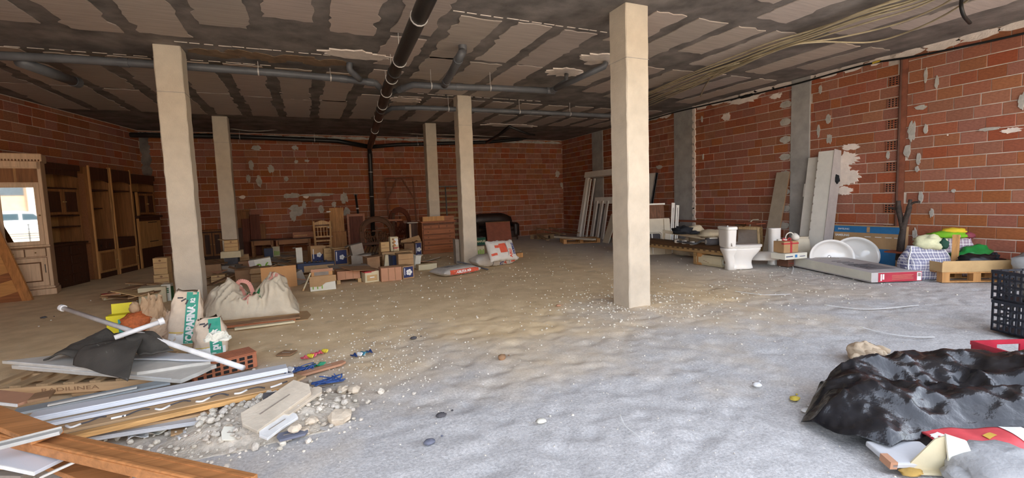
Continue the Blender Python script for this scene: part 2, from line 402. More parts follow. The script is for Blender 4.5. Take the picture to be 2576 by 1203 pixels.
for k in range(1, 19, 2):                                # toothing of mortar beside the pilaster
    z = k*0.186 + 0.09
    mb = MB().prism(ragged(0,0,0.13,0.075,18,0.2,k), 0, 0.016, frame((XR-0.004, 6.80, z), (0,-1,0), (0,0,1))); mb.build('mortar_patch', M_smear, wall_right)
for k in range(0, 19):                                   # rough white edge of the far pilaster
    z = k*0.19 + 0.35
    MB().prism(ragged(0,0,0.05,0.11,16,0.3,k+50), 0, 0.038, frame((XR-0.004, 9.36, z), (0,-1,0), (0,0,1))).build('mortar_patch', M_plaster, wall_right)
for i in range(26):                                      # crumbly mortar strip under the ceiling
    y = 1.0 + i*0.45
    if 9.3 < y < 10.2: continue
    MB().prism(ragged(0,0,0.24,0.05+0.03*R.random(),22,0.35,i+80), 0, 0.014, frame((XR-0.004, y, H-0.05), (0,-1,0), (0,0,1))).build('mortar_patch', M_plaster if i < 22 else M_smear, wall_right)
# back wall smears
for i,(x,y,w,h,s) in enumerate([(632,415,0.14,0.3,1),(652,455,0.16,0.35,2),(682,425,0.18,0.25,3),(625,450,0.12,0.25,4),(735,492,0.5,0.16,5),(800,490,1.1,0.10,6),(865,500,0.25,0.35,7),(745,530,0.4,0.4,8),(808,526,0.18,0.24,9),(765,515,0.12,0.3,10),(738,545,0.2,0.3,11),(873,535,0.22,0.3,12),(645,372,0.25,0.16,13),(742,372,0.2,0.14,14),(745,407,0.12,0.1,15),(772,405,0.14,0.08,16),(720,450,0.12,0.16,17),(1402,438,0.2,0.28,18),(1412,465,0.12,0.2,19),(1305,600,0.02,0.02,20),(800,505,0.3,0.12,21),(840,515,0.14,0.2,22)]):
    wall_patch(wall_back,'B',x,y,w,h,M_smear,s+60,'mortar_patch',0.0125+0.0007*i,0.4,0.0,20)
for i,(x,y) in enumerate([(610,496),(770,495)]):
    wall_patch(wall_back,'B',x,y,0.16,0.10,M_plaster,s+90,'plaster_patch',0.014,0.3,0.0,14)
for i in range(22):
    x = -3.9 + i*0.62
    MB().prism(ragged(0,0,0.33,0.05,22,0.35,i+120), 0, 0.014, frame((x, YB-0.004, H-0.09), (1,0,0), (0,0,1))).build('mortar_patch', M_smear, wall_back)

for k in range(12):                                      # grey mortar up the left back corner
    MB().prism(ragged(0,0,0.12,0.20,18,0.3,k+400), 0, 0.012+0.0006*k, frame((XL(YB)+0.13, YB-0.004, 0.2+k*0.3), (1,0,0), (0,0,1))).build('mortar_patch', M_conc, wall_back)
# ---------------------------------------------------------------- ceiling slab with clay block strips
cb = MB()
q = [(XL(YF)-.2,YF,H),(XR+.2,YF,H),(XR+.2,YB+.2,H),(XL(YB)-.2,YB+.2,H)]
cb.hexa([Vector(p) for p in q] + [Vector((p[0],p[1],H+1.1)) for p in q])
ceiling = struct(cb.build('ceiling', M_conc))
def strip_panel(x0, x1, y0, y1, seed, th=0.012, m=None):
    rr = random.Random(seed); P = []
    def side(x, ya, yb, sg):
        n = max(3, int(abs(yb-ya)/0.09)); off = 0.0; o = []
        for k in range(n+1):
            if rr.random() < 0.35: off = rr.uniform(-0.045, 0.03)
            o.append((x + sg*(off + rr.uniform(-0.008,0.008)), ya + (yb-ya)*k/n))
        return o
    P += side(x1, y0, y1, 1); 
    n = 5
    P += [(x1 + (x0-x1)*k/n, y1 + rr.uniform(-0.03,0.03)) for k in range(1, n)]
    P += side(x0, y1, y0, -1)
    P += [(x0 + (x1-x0)*k/n, y0 + rr.uniform(-0.03,0.03)) for k in range(1, n)]
    o = MB().prism(P, H-th, H+0.01).build('ceiling_block_strip', m or M_panel, ceiling); return o
SP = 0.745; X0 = -2.65
sd = 0
for k in range(-6, 17):
    xa = X0 + SP*k + 0.10; xb = X0 + SP*(k+1) - 0.10; xc = (xa+xb)/2
    if xa < -5.6 or xb > XR-0.05: continue
    if xc < -1.25: runs = [(0.7,7.55),(8.75,10.9),(10.95,13.2)]
    elif xc < 0.9: runs = [(0.7,6.45+0.25*((k*7)%3)),(8.72,11.0),(11.05,13.2)]
    elif xc < 1.5: runs = [(0.7,6.5),(6.7,8.0),(8.3,9.6),(10.2,13.0)]
    elif xc < 4.4: runs = [(0.7,4.35),(5.65,7.35),(7.4,8.72),(9.15,9.75),(10.15,11.5),(11.6,13.1)]
    else:
        runs = [(0.7,4.0+0.5*((k*3)%2)),(4.75,6.4-0.5*(k%2)),(6.75,9.1-0.4*((k*5)%3)),(10.2,11.4),(11.6,13.0)]
        if k % 3 == 0: runs.pop(0)
        if k % 4 == 1: runs.pop(1)
    for (ya, yb) in runs:
        if yb < -1: continue
        sd += 1
        if XL((ya+yb)/2) > xa - 0.1: continue
        strip_panel(xa, xb, ya + R.uniform(-.06,.06), yb + R.uniform(-.06,.06), sd)
# thin pale lines of mortar along the beam edges
for (x0, y0, x1, y1) in [(-1.5,7.78,0.9,7.77),(1.6,5.57,4.1,5.57),(2.3,9.88,5.3,9.9),(-3.6,8.65,-0.3,8.6)]:
    mb = MB(); n = 14
    for k in range(n):
        a = k/n; b_ = (k+R.uniform(0.6,1.0))/n; y = y0+(y1-y0)*a + R.uniform(-.01,.01)
        mb.box(x0+(x1-x0)*a, x0+(x1-x0)*b_, y-0.008, y+0.008, H-0.006, H+0.002)
    o = mb.build('mortar_line', M_plaster, ceiling); o['kind'] = 'stuff'
for k in range(9):                                       # rust brown stains on the beam by the near column: raised render
    MB().prism(ragged(-1.2+0.22*k, 8.15+0.1*math.sin(k*2), 0.2, 0.16, 20, 0.4, k+300), H-0.006-0.0005*k, H+0.01).build('render_patch', mat('brown_render', (0.23,0.15,0.09), var=0.3, scale=6), ceiling)
for (x, y, rx, ry, s_) in [(2.15,10.5,0.35,0.22,1),(5.9,13.2,0.8,0.2,2),(4.5,7.5,0.35,0.22,3),(4.75,6.6,0.45,0.25,4),(0.85,7.6,0.45,0.18,5)]:
    MB().prism(ragged(x, y, rx, ry, 30, 0.4, s_+200, 0.25), H-0.02, H+0.01).build('plaster_patch', M_plaster, ceiling)

# ---------------------------------------------------------------- concrete columns
def column(x0, x1, y0, y1, label):
    t = thing('concrete_column', label, 'column', ((x0+x1)/2, (y0+y1)/2, -0.02), 0)
    w, d = (x1-x0)/2, (y1-y0)/2; n = 34; rings = []; rr = random.Random(int(x0*100))
    for k in range(n+1):
        z = (H+0.02)*k/n; j = [rr.uniform(-0.004, 0.004) for _ in range(4)]
        e = 0.012
        rings.append([(-w+j[0],-d+e,z),(-w+e,-d+j[1],z),(w-e,-d+j[1],z),(w+j[2],-d+e,z),(w+j[2],d-e,z),(w-e,d,z),(-w+e,d,z),(-w+j[0],d-e,z)])
    MB().loft(rings).build('shaft', M_col, t)
    mb = MB()
    z = 3.1; mb.box(-w-0.002, w+0.002, -d-0.002, d+0.002, z-0.003, z+0.003)
    mb.build('pour_joint', mat('joint_grey', (0.34,0.32,0.29)), t)
    return t
column(-1.80,-1.47,7.97,8.30,'square concrete column standing behind the torn cement bags, nearest the wooden cabinets')
column(-1.99,-1.66,13.52,13.85,'concrete column behind the scattered cartons, left of the brown wall panels')
column(3.30,3.62,13.40,13.72,'concrete column rising behind the wooden chest of drawers')
column(3.15,3.47,9.80,10.12,'concrete column standing beside the printed gravel sacks')
column(3.65,3.99,4.65,4.99,'large foreground concrete column alone in the middle of the dusty floor')
# ---------------------------------------------------------------- the street outside (seen in the cabinet mirror)
M_street = mat('street_paving', (0.64,0.56,0.44), rough=0.95, var=0.15, scale=2)
struct(MB().box(-70, 70, -75, -1.25, -0.25, -0.03).build('street', M_street))
M_facade = mat('facade_render', (0.50,0.36,0.25), rough=0.95, var=0.1, scale=1.5)
fb = struct(MB().box(-60, 60, -50, -46, -0.2, 8.0).build('facade_opposite', M_facade))
for i in range(16):
    o = MB().box(-40+i*5.6, -38.2+i*5.6, -46.0, -45.95, 3.6, 5.4).build('window_pane', mat('far_glass', (0.08,0.10,0.12), rough=0.15, bump=0), fb)
for i in range(14):
    MB().box(-38+i*5.6, -37.5+i*5.6, -46.0, -45.6, -0.1, 8.0).build('facade_pillar', mat('pillar_paint', (0.62,0.55,0.46)), fb)
struct(MB().box(XL(YF)-0.2, -4.6, YF-0.25, YF, -0.05, H+1.1).build('added_shade_wall', M_mortar))  # unseen stretch of front wall, added to keep light off the left wall
# ---------------------------------------------------------------- drain pipes under the ceiling
M_pvc = mat('grey_pvc', (0.115,0.12,0.13), rough=0.42, var=0.2, scale=3, bump=0.03)
M_blackpipe = mat('black_pipe', (0.022,0.020,0.019), rough=0.38, var=0.3, scale=3, bump=0.03)
M_clamp = mat('zinc_clamp', (0.55,0.53,0.5), rough=0.5, metal=0.3, bump=0)
def smooth_path(pts, n=6):
    pts = [Vector(p) for p in pts]; out = []
    for i in range(len(pts)-1):
        p0, p1, p2, p3 = pts[max(i-1,0)], pts[i], pts[i+1], pts[min(i+2,len(pts)-1)]
        for k in range(n):
            t = k/n; out.append(0.5*((2*p1)+(p2-p0)*t+(2*p0-5*p1+4*p2-p3)*t*t+(3*p1-p0-3*p2+p3)*t**3))
    out.append(pts[-1]); return out
def pipe(label, pts, r, m=M_pvc, clamps=(), collars=(), name='drain_pipe', cat='pipe', n=14, sm=0, group=None):
    pts = [Vector(p) for p in pts]
    if sm: pts = smooth_path(pts, sm)
    t = thing(name, label, cat, pts[0], group=group); o = pts[0]
    MB().tube([p-o for p in pts], r, n).build('run', m, t, smooth=True)
    Ls = [0.0]
    for a, b_ in zip(pts, pts[1:]): Ls.append(Ls[-1]+(b_-a).length)
    def at(f):
        s = f*Ls[-1]
        for i in range(len(Ls)-1):
            if s <= Ls[i+1] + 1e-9:
                k = (s-Ls[i])/max(1e-9, Ls[i+1]-Ls[i]); return pts[i].lerp(pts[i+1], k)-o, (pts[i+1]-pts[i]).normalized()
    for f in collars:
        p, d = at(f); MB().tube([p-d*0.06, p+d*0.06], r*1.13, n).build('collar', m, t, smooth=False)
    for f in clamps:
        p, d = at(f); c = MB().tube([p-d*0.009, p+d*0.009], r*1.1, n)
        c.build('clamp', M_clamp, t)
        if p.z + o.z > 3.0:
            c = MB().tube([p+Vector((0,0,r)), (p.x, p.y, H-o.z+0.005)], 0.005, 6); c.build('hanger', M_clamp, t)
    return t
pipe('thick black drain main running from the entrance to the back wall', [(0.98,0.7,3.41),(1.19,4.5,3.36),(1.36,7.9,3.345),(1.62,11,3.33),(2.03,15.95,3.30)], 0.088, M_blackpipe, clamps=(0.17,0.28,0.38,0.44,0.50,0.57,0.66,0.77), collars=(0.21,0.42,0.6))
pipe('black downpipe dropping along the back wall behind the carved headboard', [(2.05,16.14,3.38),(2.05,16.14,3.0),(2.0,16.15,0.0)], 0.07, M_blackpipe, clamps=(0.26,0.5), collars=(0.1,))
zM = 3.56
pm = [G(-60,137,zM), G(0,140,zM), G(200,150,zM), G(470,167,zM), G(700,184,zM), G(860,198,zM), G(945,207,zM-.05)]
for p in pm: p.y = max(p.y, 8.42)
pm.append(Vector((1.39, 8.55, 3.40)))
pipe('long grey waste pipe crossing behind the foreground left column', pm, 0.058, clamps=(0.62,0.82), collars=(0.3,0.86,0.94))
a = G(50,155,3.5); b_ = G(195,208,3.5)
pipe('short grey pipe stub hanging at the dark left corner', [a, b_], 0.075, clamps=(), collars=(0.95,))
c0 = G(880,168,3.66)
pipe('grey elbow dropping from the ceiling hole beside the black main', smooth_path([c0+Vector((0,0,0.06)), c0+Vector((0,0,-.05)), c0+Vector((0.12,0.12,-.12)), G(905,200,3.55)], 5), 0.05)
p2 = [Vector((1.42,8.6,3.36)), G(1040,213,3.43), G(1120,218,3.43), G(1250,222,3.43), G(1395,229,3.43)]
pipe('grey pipe branching right of the black main towards the bare column', p2, 0.055, clamps=(0.3,0.62), collars=(0.12,0.45,0.97))
pipe('angled grey pipe ending at the crumbled ceiling hole by the bare column', [G(1385,229,3.43), G(1455,197,3.45), G(1520,167,3.5), G(1524,158,3.74)], 0.05, collars=(0.05,))
pipe('small grey pipe dropping from the plastered ceiling hole', [G(1425,185,3.72), G(1424,203,3.5), G(1390,226,3.46)], 0.042)
e0 = G(1163,112,3.72)
pipe('black pipe with a grey elbow rising into the ceiling hole', smooth_path([(e0.x,e0.y,3.75),(e0.x,e0.y,3.62),tuple(G(1158,140,3.52)),tuple(G(1140,175,3.47)),tuple(G(1118,214,3.43))],5), 0.062, M_pvc, clamps=(), collars=(0.3,0.9))
pipe('grey pipe running in front of the slender middle column', [(1.62,10.6,3.36), G(985,272,3.45), G(1050,271,3.45), G(1180,276,3.45), G(1350,283,3.45), G(1520,291,3.45), G(1600,293,3.48)], 0.05, clamps=(0.25,0.5,0.7), collars=(0.12,0.2,0.55))
yb = 15.92
bp = [GY(x,y,yb) for x,y in ((275,339),(420,341),(560,343),(740,350),(850,355),(932,370))]
pipe('black pipe along the top of the back wall, on the left', bp, 0.07, M_blackpipe, clamps=(0.45,0.75), collars=(0.7,))
bp = [GY(x,y,yb) for x,y in ((932,370),(1000,364),(1110,361),(1220,358),(1310,350),(1380,330),(1440,312))]
pipe('black pipe along the top of the back wall, on the right', bp, 0.06, M_blackpipe, clamps=(0.2,), collars=(0.4,))
pipe('thin black pipe slanting off the crumbled far ceiling hole', [G(1283,318,3.66), G(1255,340,3.5), G(1225,358,3.4)], 0.05, M_blackpipe)
pipe('black pipe slanting down towards the far right corner', [G(1280,318,3.66), G(1330,338,3.5), G(1345,340,3.48)], 0.04, M_blackpipe)
# wires and conduits
M_wire = mat('pale_wire', (0.42,0.39,0.34), rough=0.6, bump=0)
M_conduit = mat('beige_conduit', (0.44,0.37,0.24), rough=0.55, var=0.2, scale=5, bump=0.05)
M_blackcable = mat('black_cable', (0.012,0.012,0.012), rough=0.5, bump=0)
for lab, q in (('pale wire sagging above the black pipe at the back wall', ((580,324),(640,330),(700,326),(735,322),(760,325),(900,328),(1060,338))),
               ('thin wire looping beside the far ceiling hole', ((1060,338),(1180,341),(1260,344),(1310,338),(1345,330)))):
    tag(MB().tube(smooth_path([GY(x,y,15.5) for x,y in q],5), 0.014, 6).build('ceiling_wire', M_wire, smooth=True), lab, 'wire')
main = [(1600,262),(1740,203),(1850,160),(1950,118),(2060,80),(2180,36),(2290,2),(2400,-40)]
cn = []
for k in range(8):
    dy = (k-3.5)*4.2; ph = k*1.7
    q = [G(x + 8*math.sin(i*1.3+ph), y + dy*(1+0.55*math.sin(i*1.1+ph*0.7)) , 3.64-0.012*(k%3)) for i,(x,y) in enumerate(main)]
    cn.append(q)
cn.append([G(x,y,3.58) for x,y in ((1780,200),(1960,125),(2055,106),(2190,106),(2290,78),(2380,36),(2450,-10))])
cn.append([G(x,y,3.60) for x,y in ((1880,150),(2000,112),(2110,95),(2250,62),(2360,18),(2420,-20))])
cn.append([G(x,y,3.62) for x,y in ((1850,160),(1800,185),(1775,215),(1762,243))])
cn.append([G(x,y,3.62) for x,y in ((1860,158),(1790,180),(1740,215),(1690,228))])
for q in cn:
    tag(MB().tube(smooth_path(q,6), 0.0125, 7).build('cable_conduit', M_conduit, smooth=True), 'beige flexible conduit in the bundle slung under the ceiling', 'conduit', 'conduits slung under the ceiling')
q = [GX(x,y,XR-0.06) for x,y in ((1600,308),(1640,299),(1700,282),(1850,248),(2000,212),(2120,178),(2200,158),(2300,142),(2430,116),(2576,84),(2800,30))]
t = tag(MB().tube(smooth_path(q,5), 0.017, 8).build('black_cable', M_blackcable, smooth=True), 'black cable draped along the top of the right brick wall', 'cable')
pt = GX(2205,156,XR-0.06); MB().tube([pt+Vector((0,.06,0)), pt-Vector((0,.06,0))], 0.022, 8).build('yellow_tape', mat('yellow_tape', (0.6,0.42,0.05), rough=0.5, bump=0), t)
q = [G(2420,-10,3.70), G(2418,15,3.55), G(2425,40,3.45), G(2440,58,3.42)]
tag(MB().tube(smooth_path(q,6), 0.02, 8).build('black_hose', M_blackcable, smooth=True), 'dark hose end dangling from the ceiling at upper right', 'hose')
# ---------------------------------------------------------------- wooden cabinets on the left
W_light = wood('wood_light', (0.36,0.185,0.07), axis='z'); W_mid = wood('wood_mid', (0.22,0.095,0.035), axis='z'); W_dark = wood('wood_dark', (0.055,0.022,0.012), axis='z', rough=0.5)
W_red = wood('wood_red', (0.30,0.10,0.035), axis='x', rough=0.35); W_darkx = wood('wood_dark_x', (0.07,0.026,0.013), axis='x', rough=0.45); W_oak = wood('wood_oak', (0.60,0.41,0.26), axis='z', rough=0.5, var=0.18)
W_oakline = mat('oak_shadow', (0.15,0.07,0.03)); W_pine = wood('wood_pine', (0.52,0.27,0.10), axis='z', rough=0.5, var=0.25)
W_mahog = wood('wood_mahogany', (0.13,0.038,0.02), axis='z', rough=0.6, var=0.35); W_orange = wood('wood_orange', (0.50,0.235,0.075), axis='x', rough=0.45, var=0.25)
M_brass = mat('brass', (0.5,0.36,0.14), rough=0.35, metal=0.9, bump=0); M_iron = mat('iron_pull', (0.03,0.025,0.02), rough=0.4, metal=0.5, bump=0)
M_mirror = mat('mirror_glass', (0.40,0.42,0.42), rough=0.02, metal=1.0, var=0.0, bump=0)
UL = Vector((0.2031,0.979,0)); NL = Vector((0.979,-0.2031,0)); RZL = math.atan2(0.979, 0.2031)
def lwp(along, off): return Vector((-4.2,16.3,0)) + UL*along + NL*off
def door_panel(t, x0, x1, z0, z1, y, frame_m, panel_m, stile=0.05, handle=None, name='door'):
    d = MB().box(x0, x1, y-0.018, y, z0, z1).build(name, panel_m, t)
    for a, b_ in ((x0, x0+stile), (x1-stile, x1)): MB().box(a, b_, y-0.032, y-0.016, z0, z1).build('stile', frame_m, d, bevel=0.003)
    for a, b_ in ((z0, z0+stile), (z1-stile, z1)): MB().box(x0+stile, x1-stile, y-0.030, y-0.016, a, b_).build('rail', frame_m, d)
    MB().box(x0+stile*1.6, x1-stile*1.6, y-0.027, y-0.016, z0+stile*1.6, z1-stile*1.6).build('raised_panel', panel_m, d, bevel=0.008)
    if handle: MB().lathe([(0.006,0),(0.008,0.012),(0.014,0.02),(0.012,0.03),(0.002,0.033)], 10, Tm((handle, y-0.03, (z0+z1)/2), (PI/2,0,0))).build('knob', M_brass, d, smooth=True)
    return d
def carcass(t, w, h, dep, ms, mback, z0=0.0):
    MB().box(0, 0.03, 0, dep, z0, h).build('side_panel', ms, t); MB().box(w-0.03, w, 0, dep, z0, h).build('side_panel', ms, t)
    MB().box(0.03, w-0.03, dep-0.02, dep, z0, h).build('back_panel', mback, t)
def scallop(x0, x1, z0, z1, amp=0.03, n=24):
    p = [(x0, z1), (x1, z1)]
    for k in range(n+1):
        f = k/n; x = x1 + (x0-x1)*f; p.append((x, z0 + amp*abs(math.sin(PI*f))**0.6)) 
    return p
TXZ = Matrix(((1,0,0,0),(0,0,-1,0),(0,1,0,0),(0,0,0,1)))     # polygon (x,z) extruded along -y
# tall hutch
w = 0.98; p = lwp(-4.82, 0.72); t = thing('sideboard_hutch', 'tall wooden hutch with dark drawers below, next to the pale mirrored cabinet', 'cabinet', p, RZL)
carcass(t, w, 2.40, 0.42, W_mid, W_light)
MB().box(-0.02, w+0.02, -0.05, 0.42, 2.30, 2.42).build('cornice', W_dark, t, bevel=0.015)
MB().prism(scallop(0.03, w-0.03, 2.17, 2.32), 0, 0.02, TXZ).build('apron', W_dark, t)
for z in (1.93, 1.38, 1.16): MB().box(0.03, w-0.03, 0.02, 0.40, z, z+0.025).build('shelf', W_dark, t)
door_panel(t, 0.04, w/2-0.005, 1.42, 1.92, 0.02, W_mid, W_dark, handle=w/2-0.03); door_panel(t, w/2+0.005, w-0.04, 1.42, 1.92, 0.02, W_mid, W_dark, handle=w/2+0.03)
for k in (0.35,0.66): MB().box(w*k-0.012, w*k+0.012, 0.385, 0.40, 0.86, 1.38).build('back_slat', W_mid, t)
MB().box(-0.02, w+0.02, -0.06, 0.42, 0.82, 0.86).build('worktop', W_dark, t, bevel=0.008)
MB().box(0.0, w, -0.02, 0.42, 0.0, 0.82).build('base_unit', W_dark, t)
for i in range(2):
    for j in range(4):
        dr = MB().box(0.05+i*0.45, 0.47+i*0.45, -0.035, -0.02, 0.06+j*0.19, 0.22+j*0.19).build('drawer', W_dark, t, bevel=0.005)
        MB().box(0.24+i*0.45, 0.30+i*0.45, -0.045, -0.034, 0.14+j*0.19, 0.15+j*0.19).build('pull', M_iron, dr)
p = lwp(-3.82, 0.62)
t = thing('chipboard_sheet', 'flat reddish chipboard panel standing between the hutch and the tall shelves', 'panel', p, RZL)
MB().box(0, 0.26, -0.04, -0.01, 0.02, 0.78).build('lower_board', mat('chipboard', (0.27,0.115,0.05), var=0.2, scale=30), t)
MB().box(-0.02, 0.28, -0.035, -0.012, 0.79, 2.27).build('upper_board', mat('chipboard', (0.27,0.115,0.05)), t)
def tall_unit(along, w, label, off=0.72, shelf=True):
    t = thing('tall_shelf_unit', label, 'cabinet', lwp(along, off), RZL)
    carcass(t, w, 2.42, 0.40, W_mid, W_light)
    for x in (0.0, w-0.045): MB().box(x, x+0.045, -0.03, 0.0, 0.0, 2.45).build('post', W_pine if x == 0 else W_light, t, bevel=0.008)
    MB().box(0.03, w-0.03, -0.02, 0.40, 2.28, 2.42).build('cornice', W_dark, t)
    MB().prism(scallop(0.045, w-0.045, 2.10, 2.30, 0.05), 0, 0.02, TXZ).build('apron', W_dark, t)
    MB().box(0.03, w-0.03, 0.02, 0.38, 1.92, 1.95).build('shelf', W_dark, t)
    if shelf: MB().box(0.05, w*0.8, 0.10, 0.38, 1.52, 1.545).build('shelf', W_dark, t)
    MB().box(0.03, w-0.03, 0.0, 0.38, 0.0, 0.84).build('base_unit', W_dark, t)
    for i in range(2):
        a = 0.055+i*(w-0.11)/2; dr = MB().box(a, a+(w-0.13)/2, -0.018, 0.0, 0.64, 0.80).build('drawer', W_dark, t, bevel=0.004)
        MB().box(a+0.1, a+0.115, -0.03, -0.018, 0.68, 0.74).build('pull', M_iron, dr)
    door_panel(t, 0.055, w-0.055, 0.12, 0.60, 0.0, W_light, W_mid, stile=0.045, handle=w-0.08)
    return t
tall_unit(-3.54, 0.70, 'tall open shelf unit with one pale shelf, beside the chipboard panel')
tall_unit(-2.82, 0.80, 'tall open shelf unit without shelf boards, beside the writing desk cabinet', shelf=False)
w = 1.15; t = thing('secretary_cabinet', 'dark bureau cabinet with fold-down desk in the left back corner', 'cabinet', lwp(-1.92, 0.62), RZL)
carcass(t, w, 2.36, 0.36, W_mid, W_light, 1.32)
MB().box(-0.02, w+0.02, -0.03, 0.36, 2.24, 2.38).build('cornice', W_dark, t); MB().prism(scallop(0.03, w-0.03, 2.12, 2.26), 0, 0.02, TXZ).build('apron', W_dark, t)
MB().box(0.03, w-0.03, 0.02, 0.34, 1.92, 1.945).build('shelf', W_dark, t)
MB().box(0.03, 0.30, 0.06, 0.08, 1.34, 1.92).build('side_back', W_light, t); MB().box(0.28, 0.33, -0.02, 0.02, 1.32, 1.93).build('post', W_pine, t)
door_panel(t, 0.34, 0.72, 1.36, 1.90, 0.02, W_mid, W_dark, handle=0.70); door_panel(t, 0.73, w-0.04, 1.36, 1.90, 0.02, W_mid, W_dark, handle=0.76)
MB().box(0.02, w+0.03, -0.14, 0.36, 1.27, 1.33).build('ledge', W_dark, t, bevel=0.01)
MB().box(0.04, w, -0.08, 0.36, 0.0, 1.27).build('base_unit', W_dark, t)
MB().box(0.04, 0.09, -0.115, -0.08, 0.0, 1.26).build('post', W_pine, t)
d = MB().box(0.11, w-0.04, -0.10, -0.08, 0.50, 1.19).build('fold_down_front', W_light, t)
for z in (0.64, 1.14): MB().box(0.52, 0.92, -0.106, -0.099, z, z+0.02).build('slot', M_dark, d)
# pale mirrored cabinet
cp = Vector((-4.86, 10.72, 0)); RZ = math.radians(14); w = 0.64
t = thing('display_cabinet', 'pale oak display cabinet with a tall mirrored door reflecting the street', 'cabinet', cp, RZ)
MB().box(0, w, 0.0, 0.42, 0.10, 2.40).build('carcass', W_oak, t)
MB().box(-0.03, w+0.03, -0.05, 0.44, 0.0, 0.11).build('plinth', W_oak, t, bevel=0.01); MB().box(-0.015, w+0.015, -0.03, 0.42, 0.115, 0.15).build('plinth_moulding', W_oak, t, bevel=0.01)
MB().box(-0.03, w+0.03, -0.05, 0.44, 2.36, 2.50).build('cornice', W_oak, t, bevel=0.02)
dn = MB()
for k in range(17): dn.box(-0.02+k*0.04, 0.0+k*0.04, -0.056, -0.045, 2.365, 2.395)
dn.build('dentil_moulding', W_oakline, t)
MB().prism(scallop(0.0, w, 2.22, 2.37, 0.045), 0, 0.025, TXZ).build('apron', W_oak, t)
MB().box(0.05, w-0.05, -0.004, 0.01, 2.0, 2.24).build('recess_back', W_mid, t); MB().box(0.30, 0.33, -0.008, 0.01, 2.0, 2.24).build('recess_slat', W_light, t)
for x in (0.0, w-0.05): MB().box(x, x+0.05, -0.025, 0.0, 0.15, 2.36).build('pilaster_strip', W_oak, t, bevel=0.006)
d = MB().box(0.05, w-0.05, -0.02, -0.002, 0.90, 1.98).build('mirror_door', W_oak, t)
MB().box(0.115, w-0.115, -0.0245, -0.019, 0.97, 1.91).build('mirror', M_mirror, d)
for (x0,x1,z0,z1) in ((0.05,0.115,0.90,1.98),(w-0.115,w-0.05,0.90,1.98),(0.115,w-0.115,0.90,0.97),(0.115,w-0.115,1.91,1.98)):
    MB().box(x0,x1,-0.038,-0.019,z0,z1).build('door_frame', W_oak, d, bevel=0.005)
MB().lathe([(0.006,0),(0.014,0.01),(0.012,0.03),(0.003,0.034)], 10, Tm((w-0.075,-0.038,1.42),(PI/2,0,0))).build('knob', M_brass, d, smooth=True)
MB().box(-0.01, w+0.01, -0.04, 0.0, 0.86, 0.895).build('mid_moulding', W_oak, t, bevel=0.008); MB().box(0.0, w, -0.03, 0.0, 0.845, 0.86).build('mid_shadow_line', W_oakline, t)
for i in range(2):
    x = 0.055 + i*0.27; MB().box(x-0.006, x+0.262, -0.004, 0.0, 0.690, 0.836).build('drawer_gap', W_oakline, t)
    dr = MB().box(x, x+0.255, -0.028, -0.003, 0.696, 0.83).build('drawer', W_oak, t, bevel=0.006); MB().lathe([(0.005,0),(0.012,0.02),(0.002,0.026)], 8, Tm((x+0.13,-0.028,0.765),(PI/2,0,0))).build('knob', M_brass, dr, smooth=True)
MB().box(0.05, w-0.05, -0.004, 0.0, 0.165, 0.675).build('door_gap', W_oakline, t)
d = MB().box(0.055, w-0.055, -0.028, -0.003, 0.17, 0.67).build('lower_door', W_oak, t, bevel=0.005)
MB().box(0.13, w-0.13, -0.030, -0.026, 0.245, 0.595).build('panel_groove', W_oakline, d); MB().box(0.15, w-0.15, -0.038, -0.026, 0.265, 0.575).build('raised_panel', W_oak, d, bevel=0.012)
MB().box(w-0.09, w-0.08, -0.045, -0.028, 0.40, 0.55).build('pull', M_iron, d)
# leaning wood panel with dark bands
br = Vector((-4.32,10.36,0.0)); upv = Vector((-0.62,0.22,1.30)); lf = Vector((-0.95,-0.06,-0.30))
t = thing('leaning_wood_panel', 'large orange wood bed panel with dark bands leaning at the left edge', 'panel', br)
T = frame((0,0,0), -lf, upv)
hgt = upv.length; wd = lf.length
MB().box(-wd, 0, 0, hgt, 0, 0.03, T).build('board', W_orange, t)
MB().box(-0.13, 0.0, 0, hgt, 0.03, 0.055, T).build('edge_rail', wood('wood_rail', (0.42,0.18,0.055), axis='z'), t, bevel=0.005)
for z0, z1 in ((0.0,0.20),(0.42,0.55)): MB().box(-wd, -0.13, z0, z1, 0.03, 0.045, T).build('dark_band', wood('wood_band', (0.27,0.10,0.035), axis='x'), t)

# ---------------------------------------------------------------- furniture along the back wall
def board(label, px0, px1, py1, ztop, Y, m, lean=0.12, th=0.03, name='wood_board', zb=0.0, cap=False):
    a = GY(px0, py1, Y); b_ = GY(px1, py1, Y); w = b_.x-a.x
    t = thing(name, label, 'board', (a.x, Y, zb), 0)
    T = Tm((0,0,0), (-lean,0,0))
    MB().box(0, w, 0, th, 0, ztop, T).build('plank', m, t, bevel=0.003)
    if cap: MB().box(-0.03, w+0.03, -0.03, th+0.03, ztop, ztop+0.06, T).build('cap_moulding', m, t, bevel=0.01)
    else: MB().box(0.0, w, -0.006, 0, ztop-0.05, ztop-0.02, T).build('edge_strip', m, t)
    return t
board('dark brown panel with a moulded cap against the back wall', 602, 632, 625, 1.34, 15.95, W_mid, 0.08, cap=True)
board('narrow brown panel leaning in front of the capped panel', 613, 632, 625, 1.12, 15.80, W_mahog, 0.06)
board('short dark panel leaning beside the far left column', 600, 613, 625, 0.86, 15.70, W_dark, 0.05)
board('wide brown board leaning right of the capped panel', 633, 658, 620, 1.24, 15.85, W_mahog, 0.06)
board('low brown board with a pale edge behind the bench', 656, 671, 620, 0.95, 15.9, W_mid, 0.06)
